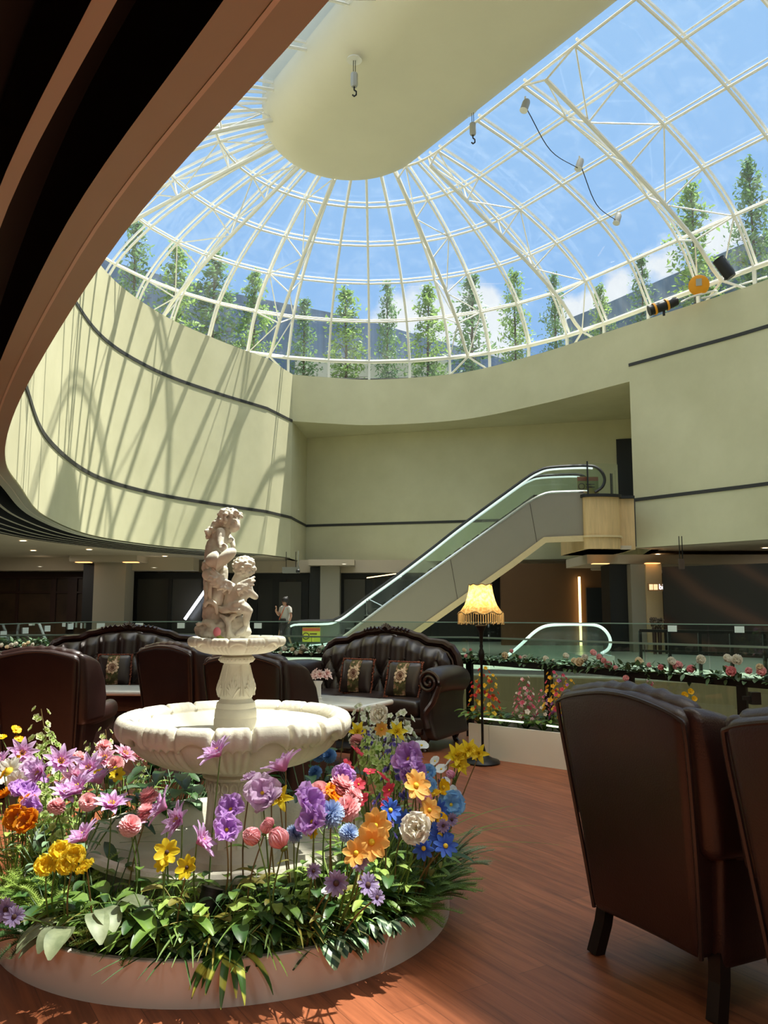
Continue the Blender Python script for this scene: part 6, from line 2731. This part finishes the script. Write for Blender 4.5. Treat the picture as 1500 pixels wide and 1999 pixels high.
for i, (u, v, Y, pl_) in enumerate([(300, 1700, 3.2, 'before the lower pool, left of the yellow flowers'), (370, 1690, 3.2, 'around the low yellow flowers'), (420, 1690, 3.2, 'under the lilac lily nearest the pedestal'), (460, 1690, 3.2, 'under the two low purple blooms'), (500, 1700, 3.2, 'left of the pink peony buds'), (555, 1700, 3.2, 'around the largest pink bud'),
                                    (600, 1690, 3.22, 'under the large ruffled purple flower'), (640, 1690, 3.25, 'under the pale blue pompoms'), (690, 1660, 3.4, 'behind the apricot cosmos'), (250, 1690, 3.25, 'under the lilac lily before the pool'), (200, 1660, 3.4, 'left end of the lower pool'), (745, 1640, 3.5, 'behind the large apricot cosmos')]):
    spec.append(('rush', 'fine upright stems and blades ' + pl_, (u, v, Y), leafy(30, .26, .0045, .28, .6, (LEAFA, STEM, LEAFD, LEAFB)[i % 4], .14, .3, 500 + i, .6)))
    spec.append(('broadleaf_plant', 'loose leafy twigs ' + pl_, (u, v, Y), leafy(16, .075, .019, .45, .8, (LEAFA, LEAFB, LEAFC)[i % 3], .27, .25, 530 + i, .55)))
for i, (u, v, Y, pl_) in enumerate([(20, 1600, 3.9, 'at the left edge below the white daisies'), (60, 1630, 3.75, 'under the orange poppies'), (120, 1620, 3.75, 'under the lime hydrangea sprays'), (100, 1580, 4.0, 'among the pale green spikes'), (150, 1600, 3.9, 'under the cluster of lilac lilies'),
                                    (40, 1560, 4.1, 'behind the orange poppies'), (240, 1530, 4.6, 'left of the dark back leaves'), (700, 1620, 3.6, 'left among the red star flowers'), (730, 1580, 3.9, 'behind the red star flowers'), (780, 1580, 3.8, 'under the large ruffled purple flower at right'), (830, 1640, 3.55, 'around the large white poppy'), (860, 1560, 4.0, 'around the mauve-pink bloom')]):
    if i % 2:
        spec.append(('asparagus_fern', 'tall feathery sprig ' + pl_, (u, v, Y), feathery(20, .34, (LEAFC, LEAFA)[i % 4 // 2], 600 + i, None, 2.4, 12, .024)))
    else:
        spec.append(('broadleaf_plant', 'tall leafy spray ' + pl_, (u, v, Y), leafy(34, .07, .013, .45, .7, (LEAFC, LEAFA, LEAFE)[i % 3], .38, .2, 600 + i, .6)))
fill = [(110, 1740, 3.2, 'under the yellow blooms'), (185, 1740, 3.15, 'right of the yellow blooms'), (240, 1760, 3.08, 'behind the pale-tipped striped plant'), (320, 1745, 3.12, 'behind the garden spotlight'),
        (420, 1760, 3.08, 'right of the garden spotlight'), (465, 1740, 3.12, 'left of the white-edged ivy'), (560, 1750, 3.1, 'under the pink buds'), (640, 1745, 3.12, 'behind the lime needle sprig'), (680, 1720, 3.2, 'under the apricot cosmos'),
        (760, 1690, 3.35, 'behind the silver-striped trailing plants'), (810, 1660, 3.5, 'under the large white poppy'), (50, 1720, 3.4, 'at the left behind the arrow-leaf plant'), (850, 1610, 3.9, 'under the deep blue cosmos'), (30, 1650, 3.7, 'under the orange poppies')]
for i, (u, v, Y, pl_) in enumerate(fill):
    r_ = random.Random(300 + i)
    if i % 3 == 0:
        spec.append(('broadleaf_plant', 'leafy filler plant with mid-green blades ' + pl_, (u, v, Y), leafy(22, .13, .02, .55, .9, LEAFA, .20, .25, 300 + i, .65)))
    elif i % 3 == 1:
        spec.append(('asparagus_fern', 'fine feathery filler fern ' + pl_, (u, v, Y), feathery(22, .26, (LEAFA, LEAFC, LEAFB)[i % 2], 300 + i, None, 1.7, 11, .024)))
    else:
        spec.append(('hosta', 'dark leafy filler plant with broad blades ' + pl_, (u, v, Y), leafy(20, .12, .028, .6, .9, LEAFB, .19, .25, 300 + i, .6)))
for nm, lab, (u, v, Y), bl in spec:
    plant(nm, lab, bedspot(u, v, Y, .12, .06 if nm in ('wandering_plant', 'arrow_leaf_plant') or u > 860 or u < 25 else .15), bl, nm.replace('_', ' ') + 's in the round bed')

# low carpet of artificial grass that hides the soil: nobody could count it
b = BM()
rg = random.Random(77)
for k in range(7000):
    a = rg.uniform(0, 2 * PI)
    q = math.sqrt(rg.uniform(.745 ** 2, (PR - .06) ** 2))
    p = V((PC.x + q * math.cos(a), PC.y + q * math.sin(a), .115))
    hgt = rg.uniform(.06, .24) * (1.0 if q < .93 else .4)
    d = V((rg.uniform(-.5, .5), rg.uniform(-.5, .5), 1)).normalized()
    s_ = V((math.cos(a + 1.5), math.sin(a + 1.5), 0)) * rg.uniform(.002, .006)
    m1 = p + d * hgt * .6
    e_ = p + d * hgt + V((rg.uniform(-.04, .04), rg.uniform(-.04, .04), 0))
    v0, v1, v2, v3, v4 = [b.verts.new(x) for x in (p - s_, p + s_, m1 + s_ * .8, m1 - s_ * .8, e_)]
    b.faces.new((v0, v1, v2, v3))
    b.faces.new((v3, v2, v4))
g = obj('grass', b, mat('bed_grass', (66, 98, 42), .6, var=.4, scale=3, trans=.3, var2=(120, 150, 66)), None, False)
tag(g, 'low artificial grass covering the soil of the round planter', 'grass', kind='stuff')
b = BM()
d = V((.22, .25, .9)).normalized()
o = empty('garden_spotlight', bedspot(362, 1760, 3.1))
tag(o, 'black garden spotlight pushed into the flower bed at the front', 'spotlight')
tube(b, [d * .08, d * .24], [.036, .040], 16)
obj('housing', b, BLACK, o)
b = BM()
tube(b, [d * .235, d * .25], [.044, .044], 16)
obj('bezel', b, IRON, o)
b = BM()
tube(b, [(0, 0, -.0), (0, 0, .05), d * .1], .012, 8)
obj('spike', b, BLACK, o)

# ------------------------------------------------------------------ white flower box with a black rail along the terrace edge
FRONTB = [V((.82, 8.06, 0)), V((1.0, 7.905, 0)), V((1.66, 7.36, 0)), V((2.45, 6.62, 0)), V((3.3, 5.75, 0))]
BACKB = offset2(FRONTB, -.36)
fb = empty('flower_box', (1.66, 7.36, 0))
tag(fb, 'long white flower box on the floor below the black rail', 'planter')
for i in range(4):
    b = BM()
    e = (FRONTB[i + 1] - FRONTB[i]).normalized() * .003
    strip(b, [FRONTB[i] + e, FRONTB[i + 1] - e], 0, .315, -.025)
    child(fb, 'front_panel', b, WHITEPANEL, False)
b = BM()
strip(b, BACKB, 0, .315, .025)
child(fb, 'rear_panel', b, WHITEPANEL, False)
b = BM()
for i in range(4):
    quad(b, V((*FRONTB[i].xy, .27)), V((*FRONTB[i + 1].xy, .27)), V((*BACKB[i + 1].xy, .27)), V((*BACKB[i].xy, .27)))
child(fb, 'soil_bed', b, SOIL, False)
for (u0, u1, lab) in ((938, 1022, 'left'), (1068, 1090, 'right')):
    b = BM()
    p0, p1 = at(u0, 1402 if u0 < 1000 else 1416, 7.95 if u0 < 1000 else 7.45), at(u1, 1410 if u0 < 1000 else 1419, 7.5 if u0 < 1000 else 7.35)
    tube(b, [V((0, 0, 0)), p1 - p0], .008, 5)
    o = obj('strip_light', b, glow('box_strip', (240, 255, 220), 1.4))
    o.location = p0
    tag(o, 'thin white light strip among the leaves of the flower box, %s piece' % lab, 'light')
RAIL = spline([(.45, 9.98, .80), (1.07, 9.1, .825), (1.70, 7.85, .855), (2.13, 7.13, .86), (2.87, 6.15, .86), (3.6, 5.2, .86)], 6)
rl = empty('steel_railing', (1.68, 7.69, 0))
tag(rl, 'black handrail behind the white flower box, wound with the rose garland', 'railing')
b = BM()
ribbon(b, RAIL, .05, .055)
child(rl, 'handrail', b, IRON, False)
for u in (912, 1060, 1247, 1440):
    best = min(RAIL, key=lambda p: abs(seen_u(p) - u))
    b = BM()
    box(b, (best.x, best.y, .42), (.07, .05, .84), -.7)
    child(rl, 'post', b, IRON, False)
b = BM()
p = at(1474, 1363, 6.2)
box(b, p, (.07, .06, .09))
box(b, p - V((.05, 0, 0)), (.08, .03, .03))
o = child(rl, 'bracket', b, BLACK, False)

# sprays standing in the box
SPR = [('yellow-red freesia', 945, 1304, 7.75, 1.5), ('yellow-red freesia', 928, 1330, 7.85, 1.2), ('yellow-red freesia', 960, 1318, 7.7, 1.25), ('pink-white stock', 1024, 1322, 7.45, 1.25), ('pink-white stock', 1034, 1345, 7.4, 1.1), ('pink-white stock', 1012, 1350, 7.5, .9),
       ('violet-yellow freesia', 1078, 1312, 7.25, 1.3), ('violet-yellow freesia', 1096, 1318, 7.2, 1.3), ('violet-yellow freesia', 1112, 1328, 7.15, 1.1), ('violet-yellow freesia', 1086, 1345, 7.2, 1.0),
       ('pink-white stock', 1060, 1345, 7.3, .9), ('pink-white stock', 1268, 1326, 6.6, .75), ('yellow buttercup', 1337, 1357, 6.35, 1.1), ('yellow buttercup', 1349, 1350, 6.33, 1.0), ('yellow buttercup', 1356, 1364, 6.3, .9), ('pink-white stock', 1452, 1368, 6.05, .7)]


def boxfoot(u):
    c = [(a + (q - a) * .55) for a, q in zip(FRONTB, BACKB)]
    c = spline(c, 10)
    p = min(c, key=lambda p: abs(seen_u((p.x, p.y, .3)) - u))
    return V((p.x, p.y, .275))


for kd, u, v, Y, s in SPR:
    ft = boxfoot(u)
    flower(kd, u, v, ft.y, s, (0, -1, .4), foot=ft, where='flower box')
name_flowers()
bx = [('leafy_bush', 'dark leafy bush at the left end of the white flower box', 915, 50), ('leafy_bush', 'leafy bush behind the floor lamp pole', 950, 51), ('leafy_bush', 'leafy bush third from the left in the white flower box', 990, 52),
      ('leafy_bush', 'leafy bush fourth from the left in the white flower box', 1025, 53), ('leafy_bush', 'leafy bush fifth from the left in the white flower box', 1062, 54), ('leafy_bush', 'leafy bush beside the back of the large armchair', 1098, 55)]
for nm, lab, u, sd in bx:
    plant(nm, lab, boxfoot(u), leafy(26, .10, .030, .9, .8, LEAFB if sd % 2 else LEAFA, .19, .2, sd, .55), 'leafy bushes in the white flower box')


# ------------------------------------------------------------------ rose garlands
def rose_mesh(name, ca, cb):
    b = BM()
    for q in range(4):
        for k in range(5):
            petal(b, .034 - .003 * q, .020 - .002 * q, 2 * PI * k / 5 + q * .63, .95 - .24 * q, -.55 - .12 * q, .002, .002 * q, .4, 0, .002, .2, 4, 4, seed=k + q)
    return mesh('rose', b, 'all', [petalmat(name, ca, cb, .25, tip=.05)])


ROSE = {'p': rose_mesh('rose_pink', (240, 160, 166), (250, 208, 208)), 'w': rose_mesh('rose_white', (226, 222, 200), (244, 242, 232)), 'c': rose_mesh('rose_cream', (232, 214, 176), (244, 232, 206)), 'd': rose_mesh('rose_deep', (232, 140, 150), (246, 184, 188))}
GLEAF = []
for k in range(3):
    b = BM()
    leaf(b, (0, 0, 0), (0, 1, .1), .055, .017, .5, .2, 4, .6)
    GLEAF.append(mesh('leaf', b, 'all', [LEAFB if k else LEAFA]))


def garland(name, lab, line, roses, nleaf, seed, dz=.035):
    r = random.Random(seed)
    o = empty(name, line[len(line) // 2])
    tag(o, lab, 'garland')
    b = BM()
    tube(b, [p + V((.02 * math.sin(i * 1.9), .02 * math.cos(i * 1.3), dz + .012 * math.sin(i * 2.7))) for i, p in enumerate(line)], .006, 5)
    child(o, 'vine', b, STEM)
    b = BM()
    for k in range(nleaf):
        i = r.uniform(0, len(line) - 1.001)
        p = line[int(i)].lerp(line[int(i) + 1], i - int(i)) + V((r.uniform(-.05, .05), r.uniform(-.05, .05), dz + r.uniform(-.03, .05)))
        leaf(b, p, (r.uniform(-1, 1), r.uniform(-1, .6), r.uniform(-.5, 1.0)), r.uniform(.045, .08), r.uniform(.014, .024), .6, .2, 3, .6)
    q = child(o, 'foliage', b, mat('garland_leaf', (58, 92, 58), .5, var=.35, scale=20, trans=.15, var2=(96, 128, 84)), 'all')
    q['kind'] = 'stuff'
    for (u, v, Y, c, s) in roses:
        q = obj('rose', ROSE[c])
        q.parent = o
        q.matrix_parent_inverse = Matrix.Translation(-V(o.location))
        q.location = at(u, v, Y)
        q.scale = (s, s, s)
        q.rotation_euler = V((r.uniform(-.6, .5), -1, r.uniform(.2, .9))).to_track_quat('Z', 'Y').to_euler()
    return o


def railY(u):
    return min(RAIL, key=lambda p: abs(seen_u(p) - u)).y - .03


G1 = [(910, 1283, 'p', .9), (921, 1285, 'p', .9), (905, 1271, 'c', .9), (918, 1269, 'd', .6), (983, 1281, 'c', 1.4), (999, 1272, 'p', .8), (1026, 1287, 'w', 1.1), (1015, 1285, 'p', .7), (1047, 1291, 'w', .8), (1064, 1289, 'w', 1.1), (1080, 1292, 'w', .7), (1103, 1283, 'w', 1.1),
      (1119, 1294, 'c', 1.2), (1134, 1294, 'c', 1.5), (1142, 1286, 'w', 1.2), (1156, 1277, 'p', 1.1), (1169, 1284, 'p', 1.0), (1180, 1290, 'p', .9), (1189, 1300, 'p', 1.3), (1200, 1305, 'p', .8), (1165, 1304, 'w', 1.1), (1244, 1295, 'c', 1.4), (1268, 1300, 'p', .8), (1290, 1304, 'd', .9),
      (1308, 1294, 'w', 1.3), (1323, 1304, 'p', 1.5), (1350, 1309, 'd', 1.2), (1323, 1323, 'p', .8), (1366, 1290, 'w', 1.4), (1418, 1290, 'w', 1.3), (1438, 1291, 'w', 1.5), (1428, 1313, 'd', 1.4), (1416, 1307, 'd', .8), (1462, 1311, 'p', 1.0), (1487, 1314, 'p', 1.3), (1484, 1304, 'c', 1.0), (1222, 1327, 'p', 1.0), (1198, 1338, 'c', 1.2), (1212, 1316, 'p', .7)]
garland('rose_garland', 'garland of pink, white and cream roses lying along the black rail', RAIL[3:], [(u, v, railY(u), c, s * 1.25) for u, v, c, s in G1], 900, 3)
line2 = spline([(-1.75, 10.3, .87), (-1.3, 10.22, .87), (-.85, 10.12, .87), (-.5, 10.06, .86)], 8)
rl2 = empty('steel_railing', (-1.0, 10.2, 0))
tag(rl2, 'short black rail behind the armchairs under the white rose garland', 'railing')
b = BM()
ribbon(b, [p - V((0, 0, .03)) for p in line2], .05, .05)
child(rl2, 'handrail', b, IRON, False)
for p in (line2[2], line2[-3]):
    b = BM()
    box(b, (p.x, p.y, .42), (.05, .05, .84))
    child(rl2, 'post', b, IRON, False)
garland('rose_garland', 'garland of white roses behind the armchairs between statue and sofa', line2, [(u, v, 10.1, c, s * 1.18) for u, v, c, s in ((557, 1269, 'w', 1.3), (572, 1270, 'c', 1.1), (578, 1276, 'w', 1.1), (590, 1266, 'w', 1.4), (588, 1275, 'c', 1.3), (598, 1270, 'w', 1.1), (623, 1270, 'w', 1.5), (630, 1266, 'w', 1.1), (640, 1281, 'w', .9), (547, 1276, 'w', .9), (608, 1278, 'w', .8))], 420, 5)
line3 = spline([(-5.4, 10.35, .93), (-4.9, 10.48, .93), (-4.35, 10.62, .93)], 8)
rl3 = empty('steel_railing', (-4.9, 10.48, 0))
tag(rl3, 'black rail end at the far left, behind the leftmost armchairs', 'railing')
b = BM()
ribbon(b, [p - V((0, 0, .03)) for p in line3], .05, .05)
child(rl3, 'handrail', b, IRON, False)
for p in (line3[2], line3[-3]):
    b = BM()
    box(b, (p.x, p.y, .45), (.05, .05, .9))
    child(rl3, 'post', b, IRON, False)
garland('rose_garland', 'garland of pale roses at the far left behind the leftmost armchairs', line3, [(u, v, 10.4, c, s) for u, v, c, s in ((5, 1262, 'w', 1.4), (14, 1265, 'c', 1.2), (24, 1261, 'w', 1.5), (32, 1258, 'w', 1.2), (48, 1260, 'c', 1.3), (56, 1256, 'c', 1.0), (66, 1259, 'w', 1.0))], 300, 6)

# ------------------------------------------------------------------ vase on the table
o = empty('vase', at(620, 1354, 7.72))
o.location.z = .581
tag(o, 'white fluted vase with pale pink blooms on the right-hand coffee table', 'vase')
b = BM()
lathe(b, [(0, 0), (.045, 0), (.046, .01), (.034, .02), (.034, .13), (.045, .15), (.05, .165), (.04, .165), (.03, .14)], 40, fn=lambda i, r, z, th: (r - (.003 * abs(math.sin(th * 8)) if 2 < i < 5 else 0), z))
obj('body', b, CHINA, o)
rv = random.Random(9)
vm = mesh('bloom', BM(), False) if False else None
pm = petalmat('vase_petal', (226, 168, 164), (244, 220, 214), .3, tip=.05)
b = BM()
for k in range(9):
    petal(b, .05, .017, 2 * PI * k / 9, .7, .7, .003, 0, .7, .3, .003, .2, 5, 3, seed=k)
for k in range(6):
    petal(b, .036, .014, 2 * PI * k / 6 + .3, .3, .6, .002, .003, .7, .3, .003, .2, 5, 3, seed=k)
bl = mesh('bloom', b, 'all', [pm])
for k in range(9):
    q = obj('bloom', bl, None, o)
    a = k * 2.4
    R_ = .035 + .045 * (k % 3) / 2
    q.location = (R_ * math.cos(a) + .02, R_ * math.sin(a), .205 + .03 * ((k * 7) % 4) / 3)
    q.rotation_euler = V((math.cos(a) * .9, math.sin(a) * .9 - .4, .6)).to_track_quat('Z', 'Y').to_euler()
# ------------------------------------------------------------------ sky, sun, view
w = bpy.data.worlds.new('sky')
SC.world = w
w.use_nodes = True
nt = w.node_tree
bg = nt.nodes['Background']
tc = N(nt, 'ShaderNodeTexCoord')
sx = N(nt, 'ShaderNodeSeparateXYZ')
nt.links.new(tc.outputs['Generated'], sx.inputs[0])
rp = N(nt, 'ShaderNodeValToRGB')
e = rp.color_ramp.elements
e[0].position, e[0].color = 0.0, (*lin((196, 214, 228)), 1)
e[1].position, e[1].color = 1.0, (*lin((156, 200, 244)), 1)
e.new(.3).color = (*lin((148, 194, 246)), 1)
e.new(.6).color = (*lin((160, 204, 250)), 1)
nt.links.new(sx.outputs['Z'], rp.inputs[0])
# clouds low over the roof edge
no = N(nt, 'ShaderNodeTexNoise', Scale=13.0, Detail=8.0, Roughness=.55)
nt.links.new(tc.outputs['Generated'], no.inputs['Vector'])
fac = None
CLOUDS = [(905, 620, .050), (860, 650, .055), (800, 610, .045), (770, 640, .04), (960, 680, .05), (1205, 560, .028), (1150, 595, .032), (1120, 610, .035), (1310, 500, .03), (1400, 468, .03), (1300, 520, .035)]
for (u, v, r) in CLOUDS:
    d = ray(u, v).normalized()
    dt = N(nt, 'ShaderNodeVectorMath', operation='DISTANCE')
    nm = N(nt, 'ShaderNodeVectorMath', operation='NORMALIZE')
    nt.links.new(tc.outputs['Generated'], nm.inputs[0])
    nt.links.new(nm.outputs[0], dt.inputs[0])
    dt.inputs[1].default_value = d
    mr = N(nt, 'ShaderNodeMapRange')
    mr.inputs['From Min'].default_value = 0
    mr.inputs['From Max'].default_value = r * 1.9
    mr.inputs['To Min'].default_value = .62
    mr.inputs['To Max'].default_value = 0
    nt.links.new(dt.outputs['Value'], mr.inputs[0])
    if fac is None:
        fac = mr.outputs[0]
    else:
        mxm = N(nt, 'ShaderNodeMath', operation='MAXIMUM')
        nt.links.new(fac, mxm.inputs[0])
        nt.links.new(mr.outputs[0], mxm.inputs[1])
        fac = mxm.outputs[0]
ad = N(nt, 'ShaderNodeMath', operation='ADD')
nt.links.new(fac, ad.inputs[0])
nt.links.new(no.outputs['Fac'], ad.inputs[1])
cr = N(nt, 'ShaderNodeMapRange')
cr.inputs['From Min'].default_value = .80
cr.inputs['From Max'].default_value = .96
nt.links.new(ad.outputs[0], cr.inputs[0])
cm = N(nt, 'ShaderNodeMix', data_type='RGBA')
nt.links.new(cr.outputs[0], cm.inputs[0])
nt.links.new(rp.outputs[0], cm.inputs[6])
cm.inputs[7].default_value = (*lin((246, 248, 252)), 1)
# added fill: unseen bright sky patch overhead, tipped behind the viewer
SUNH = V((.325, .235, 1)).normalized()
dt = N(nt, 'ShaderNodeVectorMath', operation='DOT_PRODUCT')
nm = N(nt, 'ShaderNodeVectorMath', operation='NORMALIZE')
nt.links.new(tc.outputs['Generated'], nm.inputs[0])
nt.links.new(nm.outputs[0], dt.inputs[0])
dt.inputs[1].default_value = V((.0, -.18, .98)).normalized()
mr = N(nt, 'ShaderNodeMapRange', interpolation_type='SMOOTHSTEP')
mr.inputs['From Min'].default_value = .80
mr.inputs['From Max'].default_value = .99
mr.inputs['To Min'].default_value = SKY_BASE
mr.inputs['To Max'].default_value = SKY_FILL
nt.links.new(dt.outputs['Value'], mr.inputs[0])
mw = N(nt, 'ShaderNodeMapRange', interpolation_type='SMOOTHSTEP')
mw.inputs['From Min'].default_value = .78
mw.inputs['From Max'].default_value = .92
nt.links.new(dt.outputs['Value'], mw.inputs[0])
wm = N(nt, 'ShaderNodeMix', data_type='RGBA')
nt.links.new(mw.outputs[0], wm.inputs[0])
nt.links.new(cm.outputs[2], wm.inputs[6])
wm.inputs[7].default_value = (1.0, .97, .9, 1)
nt.links.new(wm.outputs[2], bg.inputs['Color'])
nt.links.new(mr.outputs[0], bg.inputs['Strength'])

sun = bpy.data.lights.new('sun', 'SUN')
sun.energy = SUN_E
sun.angle = math.radians(.7)
sun.color = (1.0, .93, .80)
suno = bpy.data.objects.new('sun', sun)
COL.objects.link(suno)
suno.rotation_euler = (-SUNH).to_track_quat('-Z', 'Y').to_euler()
suno.location = SUNH * 60


def area(name, loc, size, watts, col=(1, .92, .82), rot=(0, 0, 0), sy=None):
    l = bpy.data.lights.new(name, 'AREA')
    l.energy = watts
    l.color = col
    l.size = size
    if sy:
        l.shape = 'RECTANGLE'
        l.size_y = sy
    o = bpy.data.objects.new(name, l)
    COL.objects.link(o)
    o.location = loc
    o.rotation_euler = rot
    return o


for (x, y, wt) in FILL_LAMPS:
    area('ceiling_fill', (x, y, ZS - .03), .5, wt)

SC.view_settings.view_transform = 'Standard'
SC.view_settings.look = 'None'
SC.view_settings.exposure = EXPO
SC.view_settings.gamma = 1.0
SC.view_settings.use_curve_mapping = False
cy = SC.cycles
cy.max_bounces = 9
cy.diffuse_bounces = 5
cy.glossy_bounces = 3
cy.transparent_max_bounces = 16
cy.transmission_bounces = 4
cy.caustics_reflective = False
cy.caustics_refractive = False
cy.sample_clamp_indirect = 6.0
cy.use_denoising = True
try:
    cy.denoiser = 'OPENIMAGEDENOISE'
except Exception:
    pass
